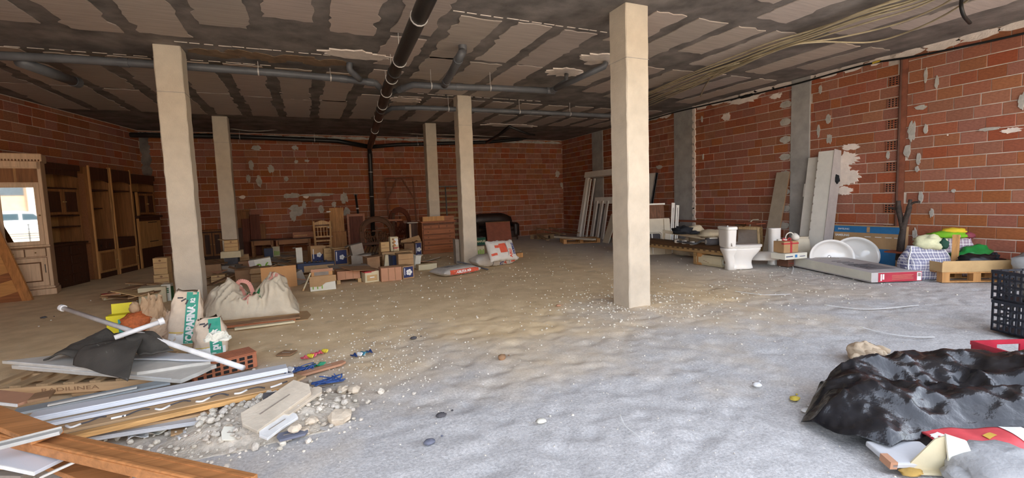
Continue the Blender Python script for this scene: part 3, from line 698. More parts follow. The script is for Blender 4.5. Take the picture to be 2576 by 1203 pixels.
def bench(label, px0, px1, py, Y, ztop, dep, m):
    a = GY(px0, py, Y); b_ = GY(px1, py, Y); w = b_.x-a.x
    t = thing('low_bench', label, 'bench', (a.x, Y, 0), 0)
    MB().box(-0.03, w+0.03, -0.03, dep+0.03, ztop-0.03, ztop).build('top', W_darkx, t, bevel=0.006)
    for y in (0.0, dep-0.03): MB().box(0.05, w-0.05, y, y+0.03, ztop-0.16, ztop-0.03).build('apron', m, t)
    for x in (0.0, w-0.07):
        for y in (0.0, dep-0.07): MB().box(x, x+0.07, y, y+0.07, 0, ztop-0.03).build('leg', m, t, bevel=0.005)
    return t
W_bench = wood('wood_bench', (0.30,0.13,0.045), axis='x', rough=0.4)
bench('short low wooden bench at the back wall, by the brown boards', 634, 690, 640, 15.2, 0.50, 0.35, W_bench)
bench('long low wooden bench at the back wall, left of the pale chair', 696, 784, 635, 15.0, 0.50, 0.40, W_bench)
a = GY(737,598,15.35); t = thing('wooden_drawer_box', 'small reddish wooden drawer lying on the long bench', 'drawer', (a.x, 15.18, 0.50), 0.05)
MB().box(0,0.62,0,0.02,0,0.17).build('front', W_red, t, bevel=0.004); MB().box(0,0.02,0.02,0.2,0,0.14).build('side', W_mid, t); MB().box(0.60,0.62,0.02,0.2,0,0.14).build('side', W_mid, t); MB().box(0.04,0.4,-0.008,0,0.05,0.08).build('inlay', W_pine, t); MB().box(0.02,0.60,0.02,0.2,0,0.012).build('bottom', W_mid, t)
# ladder-back chair
t = thing('pale_chair', 'pale wooden spindle-back chair turned towards the brick wall', 'chair', (0.17,14.05,0), 0.04)
W_ch = wood('wood_chair', (0.55,0.33,0.15), axis='z', rough=0.5)
for x in (0.0, 0.40):
    MB().bar((x,0,0),(x-0.02*(1 if x == 0 else -1),0.03,1.0),0.045,0.04).build('back_post', W_ch, t, bevel=0.006); MB().box(x-0.02,x+0.025,0.36,0.40,0,0.43).build('front_leg', W_ch, t)
pc = [(0.0,0.90),(0.40,0.90),(0.40,0.96),(0.32,0.985),(0.26,1.01),(0.20,1.02),(0.14,1.01),(0.08,0.985),(0.0,0.96)]
MB().prism(pc, -0.04, -0.015, TXZ).build('crest_rail', W_ch, t)
for z in (0.84, 0.56, 0.28, 0.18): MB().bar((0.0,0.02,z),(0.40,0.02,z),0.022,0.04).build('rail', W_ch, t)
for k in range(4):
    x = 0.08 + k*0.08; MB().bar((x,0.02,0.56),(x,0.025,0.84),0.02,0.014).build('spindle', W_ch, t); MB().bar((x,0.02,0.02+0.0),(x,0.02,0.18),0.02,0.014).build('lower_spindle', W_ch, t)
MB().box(-0.02,0.43,0.0,0.42,0.42,0.46).build('seat', W_ch, t, bevel=0.006)
# wardrobe door leaning
t = thing('wardrobe_door', 'brown wardrobe door with hinges standing right of the pale chair', 'door', (0.58,14.3,0), 0.0)
T = Tm((0,0,0),(-0.07,0,0)); MB().box(0,0.44,0,0.025,0,0.66,T).build('lower_leaf', wood('wood_door', (0.36,0.17,0.06), axis='z'), t); MB().box(0.02,0.40,0,0.025,0.67,1.36,T).build('upper_leaf', wood('wood_door2', (0.42,0.21,0.075), axis='z'), t)
for z in (0.52,0.78,1.24): MB().box(-0.06,0.05,-0.012,0.0,z,z+0.03,T).build('hinge', M_clamp, t)
# framed panel, post
t = thing('framed_panel', 'reddish framed wood panel standing between the wardrobe door and the carved headboard', 'panel', (1.08,14.55,0), 0.0)
T = Tm((0,0,0),(-0.06,0,0)); MB().box(0,0.52,0.01,0.025,0,1.12,T).build('field', W_mahog, t)
for (x0,x1,z0,z1) in ((0,0.06,0,1.16),(0.46,0.52,0,1.16),(0.06,0.46,1.08,1.16),(0.06,0.46,0,0.08)): MB().box(x0,x1,-0.015,0.01,z0,z1,T).build('frame', W_red, t, bevel=0.004)
q = GY(895,490,15.3); q2 = GY(912,620,15.0)
t = thing('dark_post', 'thin black post leaning on the brick wall left of the downpipe', 'post', (q2.x, q2.y, 0))
MB().tube([(0,0,0),(q.x-q2.x, 0.35, q.z)], 0.035, 10).build('rod', M_blackpipe, t, smooth=True); MB().cbox((q.x-q2.x,0.35,q.z),(0.11,0.06,0.04)).build('head', M_blackpipe, t)
MB().tube([(0.75*(q.x-q2.x),0.262,q.z*0.75-0.02),(0.75*(q.x-q2.x),0.262,q.z*0.75+0.02)],0.045,10).build('clamp', M_clamp, t)
# carved headboards
W_carve = wood('wood_carved', (0.075,0.03,0.012), axis='x', rough=0.65, var=0.4)
def headboard(label, loc, rz, w, h, m, lean=0.12):
    t = thing('carved_headboard', label, 'headboard', loc, rz); T = Tm((0,0,0),(-lean,0,0))
    def arch(w_, z0, z1, rise, n=18):
        o = [(-w_/2,z0)]; o += [(-w_/2*math.cos(PI*k/n), z1+rise*math.sin(PI*k/n)) for k in range(n+1)]; o.append((w_/2,z0)); return o
    outer = arch(w, h*0.36, h*0.66, h*0.34); inner = arch(w*0.74, h*0.36+0.05, h*0.62, h*0.25)
    n = len(outer); mb = MB()
    mb.v = [tuple(T @ Vector((p[0],y,p[1]))) for y in (-0.03,0.03) for p in outer+inner]
    for i in range(n-1):
        for o, fl in ((0,0),(2*n,1)):
            q = (o+i, o+i+1, o+n+i+1, o+n+i); mb.f.append(q if fl else q[::-1])
        mb.f.append((i, i+1, 2*n+i+1, 2*n+i)); mb.f.append((n+i+1, n+i, 3*n+i, 3*n+i+1))
    mb.f += [(0,2*n,3*n,n),(n-1,2*n-1,4*n-1,3*n-1)]
    mb.build('arched_frame', m, t, bevel=0.008)
    MB().tube([T @ Vector((p[0]*0.9,-0.035,p[1]-0.02 if abs(p[0]) < w*0.45 else p[1])) for p in outer[1:-1]], 0.014, 6).build('arch_moulding', m, t, smooth=True)
    MB().box(-w/2, w/2, -0.035, 0.035, h*0.34, h*0.40, T).build('cross_rail', m, t, bevel=0.006)
    for s in (-1,1): MB().box(s*w/2-0.035, s*w/2+0.035, -0.04, 0.04, 0, h*0.40, T).build('leg', m, t, bevel=0.006)
    MB().box(-w/2+0.03, w/2-0.03, -0.015, 0.015, 0.06, h*0.12, T).build('bottom_rail', m, t)
    rr = random.Random(int(w*1000))
    for k in range(9):                                   # carved scroll work in the openings
        cx_ = (k-4)*w*0.072; pts = []
        for i in range(14):
            a = i*0.55 + k; r = 0.075*(1-i/18)*(1+0.3*rr.random()); pts.append(T @ Vector((cx_+r*math.cos(a), -0.005+0.012*math.sin(a*2), h*(0.50+0.045*math.cos(k*1.3))+r*1.7*math.sin(a)+0.02)))
        MB().tube(pts, 0.019, 6).build('scroll_carving', m, t, smooth=True)
        MB().bar(T @ Vector((cx_,0,h*0.40)), T @ Vector((cx_+0.03*math.sin(k*2),0,h*0.56)), 0.022, 0.014).build('spindle', m, t)
    MB().bar(T @ Vector((0,-0.012,h*0.42)), T @ Vector((0,-0.012,h*0.78)), 0.035, 0.02).build('cross_upright', m, t); MB().bar(T @ Vector((-w*0.14,-0.012,h*0.66)), T @ Vector((w*0.14,-0.012,h*0.66)), 0.02, 0.035).build('cross_arm', m, t)
    for k in range(8):
        x = (k-3.5)*w*0.1; MB().bar(T @ Vector((x-0.05,0,h*0.13)), T @ Vector((x+0.05,0,h*0.33)), 0.025, 0.014).build('lower_slat', m, t)
    return t
headboard('arched carved wood headboard with openwork, in front of the downpipe', (1.62,12.2,0), 0.02, 0.86, 1.12, W_carve)
headboard('darker carved headboard leaning behind, left of the chest of drawers', (2.62,14.3,0), 0.45, 0.80, 1.32, W_mahog, 0.06)
t = thing('headboard_rail', 'wooden bed rail propped upright between the two carved headboards', 'rail', (2.23,13.6,0), 0.0)
MB().box(0,0.07,0,0.03,0,1.15,Tm((0,0,0),(-0.05,0.03,0))).build('rail_post', W_carve, t); MB().box(-0.14,0.30,0,0.03,0.92,0.97).build('cross_piece', W_red, t)
# tall timber frame on the wall
Yf = 16.05
P = {k: GY(x,y,Yf) for k,(x,y) in {'tl':(969,449),'tr':(1038,447),'bl':(978,560),'br':(1046,560)}.items()}
o = Vector((P['bl'].x, Yf, 0)); t = thing('timber_trestle', 'tall thin timber frame with corner braces leaning on the back wall', 'frame', o)
W_fr = wood('wood_frame', (0.17,0.065,0.035), axis='z')
tl, tr = P['tl']-o, P['tr']-o; bl = Vector((0,-0.25,0)); brr = Vector((P['br'].x-o.x,-0.25,0)); 
for a, b_, nm in ((bl,tl,'upright'),(brr,tr,'upright'),(tl,tr,'top_bar'),(tl.lerp(bl,0.33),tl.lerp(tr,0.42),'brace'),(tr.lerp(brr,0.33),tl.lerp(tr,0.58),'brace')): MB().bar(a,b_,0.045,0.035,(0,1,0)).build(nm, W_fr, t)
# chest of drawers
t = thing('chest_of_drawers', 'reddish wooden chest of drawers in front of the far middle column', 'chest', (2.86,12.55,0), 0.04); w = 0.94; h = 0.90
MB().box(0,w,0,0.42,0.02,h-0.03).build('body', W_red, t)
MB().box(-0.03,w+0.03,-0.03,0.44,h-0.03,h).build('top', W_red, t, bevel=0.006); MB().box(-0.015,w+0.015,-0.02,0.43,0,0.07).build('plinth', W_red, t, bevel=0.006)
dm = MB()
for k in range(26): dm.box(0.02+k*0.035, 0.04+k*0.035, -0.012, 0, h-0.095, h-0.05)
dm.build('carved_frieze', W_dark, t)
def drw(x0,x1,z0,z1,pulls):
    MB().box(x0-0.006,x1+0.006,-0.003,0.0,z0-0.006,z1+0.006).build('drawer_gap', W_dark, t)
    d = MB().box(x0,x1,-0.022,-0.002,z0,z1).build('drawer', W_red, t, bevel=0.006)
    for x in pulls: MB().tube([(x-0.02,-0.03,(z0+z1)/2+0.01),(x,-0.035,(z0+z1)/2-0.015),(x+0.02,-0.03,(z0+z1)/2+0.01)],0.005,6).build('pull', M_iron, d)
drw(0.03,w/2-0.012,0.70,0.79,(0.24,)); drw(w/2+0.012,w-0.03,0.70,0.79,(0.70,))
for k in range(4): drw(0.03,w-0.03,0.10+k*0.148,0.225+k*0.148,(0.16,w-0.16))
t = thing('drawer_tray', 'long wooden drawer lying on top of the chest of drawers', 'drawer', (2.90,12.60,0.90), 0.03)
MB().box(0,0.62,0,0.02,0,0.13).build('front', W_pine, t); MB().box(0.62,0.9,0,0.02,0,0.13).build('front_end', W_red, t); MB().box(0,0.02,0.02,0.33,0,0.12).build('side', W_red, t); MB().box(0.88,0.9,0.02,0.33,0,0.12).build('side', W_red, t); MB().box(0.02,0.88,0.31,0.33,0,0.12).build('back', W_red, t); MB().box(0.02,0.88,0.02,0.31,0,0.012).build('bottom', W_mid, t)
t = thing('bedside_cabinet', 'narrow dark bedside cabinet with a pale top left of the chest of drawers', 'cabinet', (2.52,12.85,0), 0.04)
MB().box(0.04,0.27,0,0.35,0,0.86).build('body', W_dark, t); MB().box(0,0.30,-0.03,0.37,0.86,0.885).build('top', mat('stone_top', (0.42,0.38,0.33)), t); MB().box(0.05,0.10,-0.015,0,0.04,0.84).build('front_post', W_oak, t)
# slatted bed base
t = thing('slatted_bed_base', 'black metal bed base with pale slats standing against the back wall', 'bed base', (4.30,15.95,0), 0.0); T = Tm((0,0,0),(-0.06,0,0))
for x in (0.0,0.27,0.80): MB().bar(T @ Vector((x,0,0.0)), T @ Vector((x,0,1.98)),0.035,0.03).build('frame_tube', M_blackpipe, t)
for z in (0.03,1.97): MB().bar(T @ Vector((0,0,z)), T @ Vector((0.80,0,z)),0.03,0.035).build('end_tube', M_blackpipe, t)
for k in range(9): MB().box(0.02,0.78,0.02,0.035,0.20+k*0.20,0.28+k*0.20,T).build('slat', wood('wood_slat', (0.34,0.24,0.13), axis='x'), t)
# sofa
M_lea = mat('dark_leather', (0.028,0.015,0.011), rough=0.35, var=0.4, scale=6, bump=0.2, bscale=30)
t = thing('leather_sofa', 'dark brown leather sofa against the back brick wall', 'sofa', (5.15,14.9,0), -0.02); w = 1.75
def cushion(x0,x1,y0,y1,z0,z1,name,bv=0.06):
    o = MB().box(x0,x1,y0,y1,z0,z1).build(name, M_lea, t); md = o.modifiers.new('bevel','BEVEL'); md.width = bv; md.segments = 4; return o
cushion(0.05,w-0.05,0.05,0.85,0.10,0.34,'base',0.03); cushion(0.0,0.24,0.0,0.9,0.10,0.62,'armrest',0.1); cushion(w-0.24,w,0.0,0.9,0.10,0.62,'armrest',0.1)
cushion(0.2,w/2,0.02,0.65,0.33,0.48,'seat_cushion'); cushion(w/2,w-0.2,0.02,0.65,0.33,0.48,'seat_cushion')
rb = []
for k in range(13):
    x = 0.06 + (w-0.12)*k/12; e = min(k,12-k); zt = 0.80 + 0.16*min(1,e/2.5)
    rb.append([(x,0.60,0.40),(x,0.58,zt-0.12),(x,0.66,zt),(x,0.82,zt-0.02),(x,0.90,zt-0.2),(x,0.90,0.30)])
MB().loft(rb).build('backrest', M_lea, t, smooth=True)
for i in range(2):
    for j in range(5): MB().lathe([(0.018,0),(0.014,0.01),(0.002,0.014)],8,Tm((0.35+j*0.26,0.60,0.62+i*0.16),(PI/2,0,0))).build('button', M_lea, t, smooth=True)
for x in (0.08,w-0.08):
    for y in (0.08,0.82): MB().lathe([(0.025,0),(0.035,0.1)],8,Tm((x,y,0))).build('foot', W_dark, t)
t = thing('red_board', 'reddish brown flat board propped against the dark sofa', 'board', (5.38,14.15,0), -0.05)
W_rb = mat('red_laminate', (0.27,0.075,0.035), rough=0.6, var=0.2); T = Tm((0,0,0),(-0.22,0,0)); MB().box(0,0.86,0,0.022,0,0.72,T).build('face', W_rb, t, bevel=0.003); MB().box(0,0.86,-0.003,0.0,0.70,0.72,T).build('edge_band', W_mid, t)

a = GY(512,655,15.55); b_ = GY(566,655,15.55); w = b_.x-a.x; t = thing('dark_sideboard', 'dark low sideboard with framed doors in the shade behind the two left columns', 'sideboard', (a.x,15.55,0), 0.0)
MB().box(0,w,0,0.40,0.06,0.80).build('body', W_dark, t); MB().box(-0.03,w+0.03,-0.03,0.42,0.80,0.84).build('top', W_mid, t, bevel=0.006); MB().box(0.03,w-0.03,0.03,0.38,0,0.06).build('plinth', W_dark, t)
door_panel(t, 0.03, w/2-0.01, 0.10, 0.76, 0.0, W_mid, W_dark, handle=w/2-0.04); door_panel(t, w/2+0.01, w-0.03, 0.10, 0.76, 0.0, W_mid, W_dark, handle=w/2+0.04)
# ---------------------------------------------------------------- cartons and sacks in the middle left
from mathutils.bvhtree import BVHTree
C_kraft = mat('kraft', (0.44,0.275,0.14), var=0.14, scale=4, bump=0.1, spec=0.2); C_tan = mat('tan_board', (0.55,0.37,0.18), var=0.14, scale=4, bump=0.1, spec=0.2); C_pink = mat('pink_board', (0.50,0.265,0.16), var=0.1, scale=4, bump=0.08, spec=0.2)
C_brown = mat('brown_board', (0.30,0.175,0.095), var=0.2, scale=5, bump=0.15, spec=0.2); C_grey = mat('grey_board', (0.30,0.255,0.21), var=0.2, scale=5, bump=0.15, spec=0.2); C_dkgrey = mat('charcoal_board', (0.085,0.08,0.085), var=0.3, scale=6, bump=0.2, spec=0.25)
C_white = mat('white_board', (0.72,0.70,0.60), var=0.08, scale=4, bump=0.06, spec=0.25); C_cream = mat('cream_board', (0.62,0.54,0.36), var=0.1, scale=4, bump=0.06, spec=0.2); C_orange = mat('orange_board', (0.56,0.29,0.12), var=0.1, scale=3, bump=0.05, spec=0.2)
C_blue = mat('blue_print', (0.022,0.032,0.12), rough=0.5, var=0.2, scale=4, bump=0); C_navy = mat('navy_print', (0.02,0.03,0.075), rough=0.5, bump=0); C_green = mat('green_print', (0.035,0.17,0.06), rough=0.6, bump=0); C_lime = mat('lime_ink', (0.23,0.42,0.05), rough=0.7, bump=0)
C_tape = mat('parcel_tape', (0.40,0.25,0.11), rough=0.35, bump=0, spec=0.4); C_redp = mat('red_print', (0.48,0.045,0.05), rough=0.5, bump=0); C_whitep = mat('white_print', (0.8,0.8,0.78), rough=0.6, bump=0)
TF = lambda x, y, z: frame((x, y, z), (1,0,0), (0,0,1))      # print plane on a front (-y) face
HT = {}
def stack(top, low, dx=0.0, dy=0.0):
    top.location = (low.location.x+dx, low.location.y+dy, low.location.z+HT[low.name]+0.004); return top
def carton(kind, x0, x1, yb, yt, dep, rz, z0, label, flaps=0, name='carton', roll=0.0, group=None, cat='box'):
    """box whose front face spans the given picture columns; stands at the floor point found there"""
    c = G((x0+x1)/2, yb, z0); k = pxpm(c); w = (x1-x0)/k/max(0.6, math.cos(abs(rz)))*0.97; h = (yb-yt)/k*0.97
    t = thing(name, label, cat, c, rz, group); HT[t.name] = h
    if roll: t.rotation_euler = (0, roll, rz)
    body = {'kraft':C_kraft,'tan':C_tan,'pink':C_pink,'brown':C_brown,'grey':C_grey,'dark':C_dkgrey,'white':C_white,'cream':C_cream,'blue':C_kraft,'navy':C_navy,'white26':C_white,'green':C_cream,'stripe':C_kraft,'red':C_cream,'whitegreen':C_white,'floral':C_cream}[kind]
    rr = random.Random(int(x0*7+yb)); j = lambda s=0.008: rr.uniform(-s, s)
    q = [Vector((-w/2,0,0)),Vector((w/2,0,0)),Vector((w/2,dep,0)),Vector((-w/2,dep,0))]
    q += [Vector((p.x+j(),p.y+j(),h+j())) for p in q]
    MB().hexa(q).build('carton_body', body, t, bevel=0.006)
    if flaps:
        for s in (-1,1)[:flaps]:
            T = Tm((s*w/2,0,h),(0,s*rr.uniform(-0.5,0.5),0)); MB().box(0 if s > 0 else -w*0.42, w*0.42 if s > 0 else 0, 0.01, dep-0.01, 0, 0.006, T).build('flap', body, t)
        if flaps > 2: MB().box(-w/2+0.01, w/2-0.01, -dep*0.4, 0, 0, 0.006, Tm((0,0,h),(rr.uniform(-0.3,0.9),0,0))).build('flap', body, t)
    else: MB().box(-w/2+0.002, w/2-0.002, dep*0.42, dep*0.58, h-0.002, h+0.003).build('tape', C_tape, t)
    e = 0.004
    if kind in ('kraft','tan','stripe','pink'):
        for z in ((0.36,0.68) if kind != 'pink' else ()): MB().box(-w/2+0.01, w/2-0.01, -e, 0.004, h*z, h*z+0.012).build('seam_line', C_brown, t)
        if kind == 'pink':
            for x in (-0.16,0.17): MB().box(w*x, w*x+0.008, -e, 0.004, 0.01, h-0.01).build('fold_line', C_brown, t)
        if kind == 'tan': MB().lathe([(0.02,0),(0.018,0.004)],10,Tm((0,0.0,h*0.84),(PI/2,0,0))).build('stamp', C_brown, t)
    if kind == 'blue':
        p_ = MB().box(-w*0.44, w*0.40, -e, 0.004, h*0.10, h*0.93).build('print_panel', C_blue, t)
        for k_ in range(5):
            a = k_*1.257; MB().lathe([(0.028,0),(0.02,0.004)],10,Tm((w*0.05+0.035*math.cos(a), -e, h*0.5+0.035*math.sin(a)),(PI/2,0,0))).build('flower_petal', C_whitep, p_)
        MB().box(-w*0.36, -w*0.31, -e-0.002, -e+0.001, h*0.30, h*0.85).build('vertical_print', C_whitep, p_)
        MB().box(w*0.5-0.004, w*0.5+0.004, dep*0.1, dep*0.9, h*0.1, h*0.9).build('side_print', C_kraft, t)
    if kind == 'white26':
        MB().box(-w/2, -w*0.24, -e, 0.003, 0.004, h-0.004).build('grey_end', mat('pale_grey', (0.55,0.51,0.46)), t); MB().box(-w/2-0.005, -w/2, 0.0, dep, 0, h).build('red_edge', C_redp, t)
        text('2.6', h*0.62, C_lime, t, TF(w*0.12, -e-0.001, h*0.46), bold=0.006)
    if kind == 'green':
        for k_ in range(4): MB().box(-w*0.3+k_*w*0.2, -w*0.18+k_*w*0.2, -e, 0.003, h*0.15, h*(0.6+0.1*(k_%2))).build('green_mark', C_lime, t)
    if kind == 'red':
        MB().box(-w/2-0.002, w/2+0.002, -0.002, dep, h-0.02, h+0.004).build('red_lid', C_redp, t); MB().box(-w*0.36, w*0.36, -e, 0.003, h*0.14, h*0.68).build('cream_panel', C_tan, t); MB().box(-0.04, 0.04, -e-0.003, 0, h*0.42, h*0.5).build('label', C_whitep, t)
    if kind == 'whitegreen':
        MB().box(-w/2, -w*0.28, -e, 0.003, 0.004, h*0.95).build('green_edge', C_green, t); text('E', h*0.36, C_green, t, TF(w*0.12, -e-0.001, h*0.62), bold=0.004)
        MB().box(w/2-0.002, w/2+0.004, 0.0, dep, 0, h*0.95).build('green_side', C_green, t)
    if kind == 'floral':
        for k_ in range(7): MB().lathe([(0.025+0.01*(k_%3),0),(0.015,0.006)],9,Tm(((k_%3-1)*w*0.2,-0.002,h*(0.35+0.08*k_)),(PI/2,0,0))).build('flower_print', (C_brown,C_orange,C_whitep)[k_%3], t)
    if kind == 'dark': MB().box(-w*0.42, w*0.42, -e, 0.003, h*0.3, h*0.42).build('pale_print', C_grey, t); 
    return t
def board_piece(m, px, py, L, W, rot, z0, label, name='cardboard_sheet', th=0.012, group=None, cat='cardboard', z=None):
    c = G(px, py, z0); t = thing(name, label, cat, c, rot=rot, group=group)
    rr = random.Random(int(px*13+py)); P = []
    for (x, y) in ((-L/2,-W/2),(0,-W/2),(L/2,-W/2),(L/2,0),(L/2,W/2),(0,W/2),(-L/2,W/2),(-L/2,0)): P.append((x+rr.uniform(-.02,.02)*L, y+rr.uniform(-.03,.03)*W))
    MB().prism(P, 0, th).build('sheet', m, t); MB().box(-L*0.46, L*0.46, -0.004, 0.004, th, th+0.002).build('crease', C_brown, t)
    return t
KC = 'cartons in the pile'
carton('pink',960,1012,707,672,0.30,0.02,0,'plain pinkish carton with two vertical folds at the front of the carton pile')
carton('blue',1013,1044,701,668,0.32,0.25,0,'navy printed carton standing right of the plain pinkish one')
carton('stripe',1003,1043,684,637,0.34,0.02,0,'striped kraft carton standing behind the navy printed one')
carton('cream',966,990,682,640,0.22,-0.12,0,'tilted cream carton wedged left of the striped kraft one',roll=0.12)
carton('navy',989,1003,683,641,0.2,0.3,0,'dark blue crumpled packet beside the tilted cream carton')
c1 = carton('kraft',962,1042,668,631,0.42,0.03,0,'wide brown carton lying under the floral box')
c2 = carton('tan',964,986,632,607,0.24,0.03,0.37,'small kraft carton on the wide brown one, left of the floral box')
stack(c2, c1, -0.26, 0.06)
c2 = carton('floral',985,1007,636,597,0.22,0.05,0.36,'narrow floral printed box standing on the wide brown carton')
stack(c2, c1, -0.04, 0.08)
c2 = carton('red',991,1005,637,627,0.12,0.05,0.375,'little red and white packet in front of the floral box')
stack(c2, c1, -0.02, -0.0)
carton('brown',1018,1044,650,611,0.30,-0.1,0,'open brown carton behind the carton pile, next to a navy one',flaps=2)
carton('blue',1045,1063,647,607,0.30,0.1,0,'tall navy printed carton beside the chest of drawers')
board_piece(C_kraft,1033,606,0.52,0.16,(1.35,-0.22,0.1),0.42,'long brown cardboard strip tilted over the open brown carton')
carton('white',1042,1058,676,642,0.18,0.5,0,'torn white box at the right end of the carton pile',flaps=2,roll=0.2)
carton('cream',1052,1101,679,664,0.20,0.06,0,'long flat cream box beside the grey gravel sack')
c1 = carton('grey',886,935,672,640,0.34,-0.15,0,'crumpled grey carton with a kraft front, left of the wide brown carton',flaps=1)
c2 = carton('grey',886,916,640,612,0.26,0.1,0.30,'bent grey and tan carton balanced on the crumpled grey one',flaps=1,roll=-0.15)
stack(c2, c1, -0.05, 0.04)
carton('tan',904,934,684,667,0.2,0.1,0.0,'small tan carton jutting out below the crumpled grey one')
carton('brown',926,958,688,645,0.30,0.2,0,'orange-brown open carton with a torn curved side',flaps=2)
carton('red',919,955,710,682,0.34,0.15,0,'cream box with a red lid on the floor in front of the pile')
t = carton('pink',850,907,703,680,0.40,0.05,0.07,'two-tone carton raised on small wooden feet at the front')
k = pxpm(t.location); w = 57/k
for x in (-w*0.44, w*0.44):
    for y in (0.03, 0.36): MB().box(x-0.03, x+0.03, y-0.03, y+0.03, -0.07, 0.0).build('foot', C_tan, t)
board_piece(C_grey,880,672,0.75,0.5,(0.05,0.05,0.1),0.20,'wide flattened grey-brown carton resting on the raised two-tone carton')
board_piece(C_brown,905,676,0.6,0.45,(0.1,0.12,0.5),0.24,'flattened brown carton with lifted corner left of the orange-brown carton')
t = carton('white',783,845,731,706,0.32,0.04,0,'torn white box with a brown ripped top, foremost in the pile',flaps=0)
k = pxpm(t.location); w = 62/k; h = 25/k
MB().prism([(-w/2,h*0.5),(-w*0.1,h*0.45),(w*0.1,h*0.8),(w/2,h*0.9),(w/2,h*1.5),(-w/2,h*1.5)], 0.0, 0.02, TXZ).build('torn_flap', C_kraft, t)
MB().box(-w*0.4, w*0.4, 0.10, 0.30, h, h+0.16).build('inner_boxes', C_orange, t); MB().box(-w*0.3, w*0.25, 0.09, 0.31, h+0.08, h+0.17).build('grey_wrap', C_grey, t); MB().box(-w*0.42, w*0.42, 0.085, 0.10, h+0.14, h+0.19).build('red_stripe_lid', C_pink, t)
for k_ in range(3): MB().box(-w*0.4+k_*0.07, -w*0.36+k_*0.07, -0.004, 0, h*0.2, h*0.55).build('green_mark', C_lime, t)
t = thing('cream_plank', 'narrow cream plank leaning on the torn white box', 'plank', G(762,734)); q = G(781,690,0.30)-G(762,734)
MB().bar((0,0,0.02), q+Vector((0,0.15,0.0)), 0.06, 0.02).build('plank', C_cream, t); MB().bar((0,0,0.018), (q+Vector((0,0.15,0)))*0.12+Vector((0,0,0.018)), 0.062, 0.022).build('end_cap', C_tan, t)
t = carton('navy',752,842,686,660,0.36,0.06,0.0,'long carton wrapped in dark blue plastic in the middle of the pile')
k = pxpm(t.location); w = 90/k; h = 26/k
MB().box(-w*0.32, w*0.46, -0.012, 0.0, 0.0, h*0.72).build('kraft_side', C_kraft, t, bevel=0.004); MB().box(-w*0.08, w*0.0, -0.016, 0.0, h*0.2, h*0.7).build('tape', C_tape, t)
for k_ in range(6): MB().box(-w*0.3+k_*w*0.11, -w*0.25+k_*w*0.11, 0.05, 0.2, h, h+0.02).build('torn_film', C_navy, t)
carton('blue',785,820,664,617,0.30,0.25,0,'blue printed carton in front of the pale chair')
carton('tan',817,842,664,623,0.28,0.05,0,'plain tan carton between two blue printed ones')
c1 = carton('blue',843,877,668,625,0.30,0.15,0,'blue printed carton with a white flower, right of the plain tan carton')
c2 = board_piece(C_tan,862,625,0.42,0.16,(0.05,0,0.1),0.42,'flat tan cardboard strip lying across the blue flower carton'); c2.location = c1.location + Vector((0.0,0.12,HT[c1.name]+0.012)); c2.rotation_euler = (0,0,0.1)
board_piece(C_grey,810,652,0.4,0.3,(0.3,0.15,0.2),0.05,'crumpled grey-brown paper with a white tag in front of the blue carton')
carton('white',748,763,674,622,0.16,0.1,0,'tall narrow white carton with a torn brown top',flaps=1)
carton('white26',636,686,690,650,0.24,0.08,0.03,'white carton marked 2.6 in green, tilted on the heap',roll=-0.14)
carton('navy',667,687,652,624,0.24,0.1,0,'small navy carton behind the white one marked in green')
carton('green',688,704,646,620,0.22,0.2,0,'small carton with green smears under the long bench')
c1 = carton('dark',568,600,685,648,0.30,0.0,0.0,'charcoal carton at the bottom of the stack by the far left column')
c2 = carton('cream',561,606,656,640,0.34,-0.05,0.22,'cream flattened slab in the stack against the far left column')
stack(c2, c1)
c3 = carton('tan',571,603,640,611,0.26,0.04,0.42,'tan carton on the stack against the far left column',flaps=1)
stack(c3, c2, 0.02, 0.02)
carton('kraft',600,627,672,640,0.26,0.1,0.0,'kraft carton leaning on the charcoal one')
carton('brown',604,637,684,656,0.26,-0.1,0.0,'brown carton in front of the kraft one, left of the 2.6 carton')
carton('brown',596,634,712,676,0.34,0.06,0.0,'open brown carton behind the big white sack, at left',flaps=3)
carton('kraft',634,678,710,674,0.36,-0.1,0.0,'open kraft carton behind the big white sack, at right',flaps=3)
carton('tan',534,566,712,692,0.26,0.05,0.0,'tan carton close to the foreground left column')
carton('brown',522,556,694,664,0.32,0.12,0.0,'brown crushed carton beside the foreground left column',flaps=2)
carton('grey',556,590,690,668,0.3,-0.1,0.0,'grey crushed carton right of the brown crushed one',flaps=2)
t = thing('orange_board', 'smooth orange-brown board standing behind the big white sack', 'board', G(708,724), 0.1)
MB().box(-0.30,0.26,0,0.015,0,0.38,Tm((0,0,0),(-0.2,0,0))).build('face', C_orange, t); MB().box(-0.30,0.26,0.015,0.02,0.34,0.38,Tm((0,0,0),(-0.2,0,0))).build('back_batten', C_brown, t)
carton('grey',740,772,716,682,0.22,0.5,0,'grey paper package with a red stripe, leaning right of the orange board',roll=-0.3)
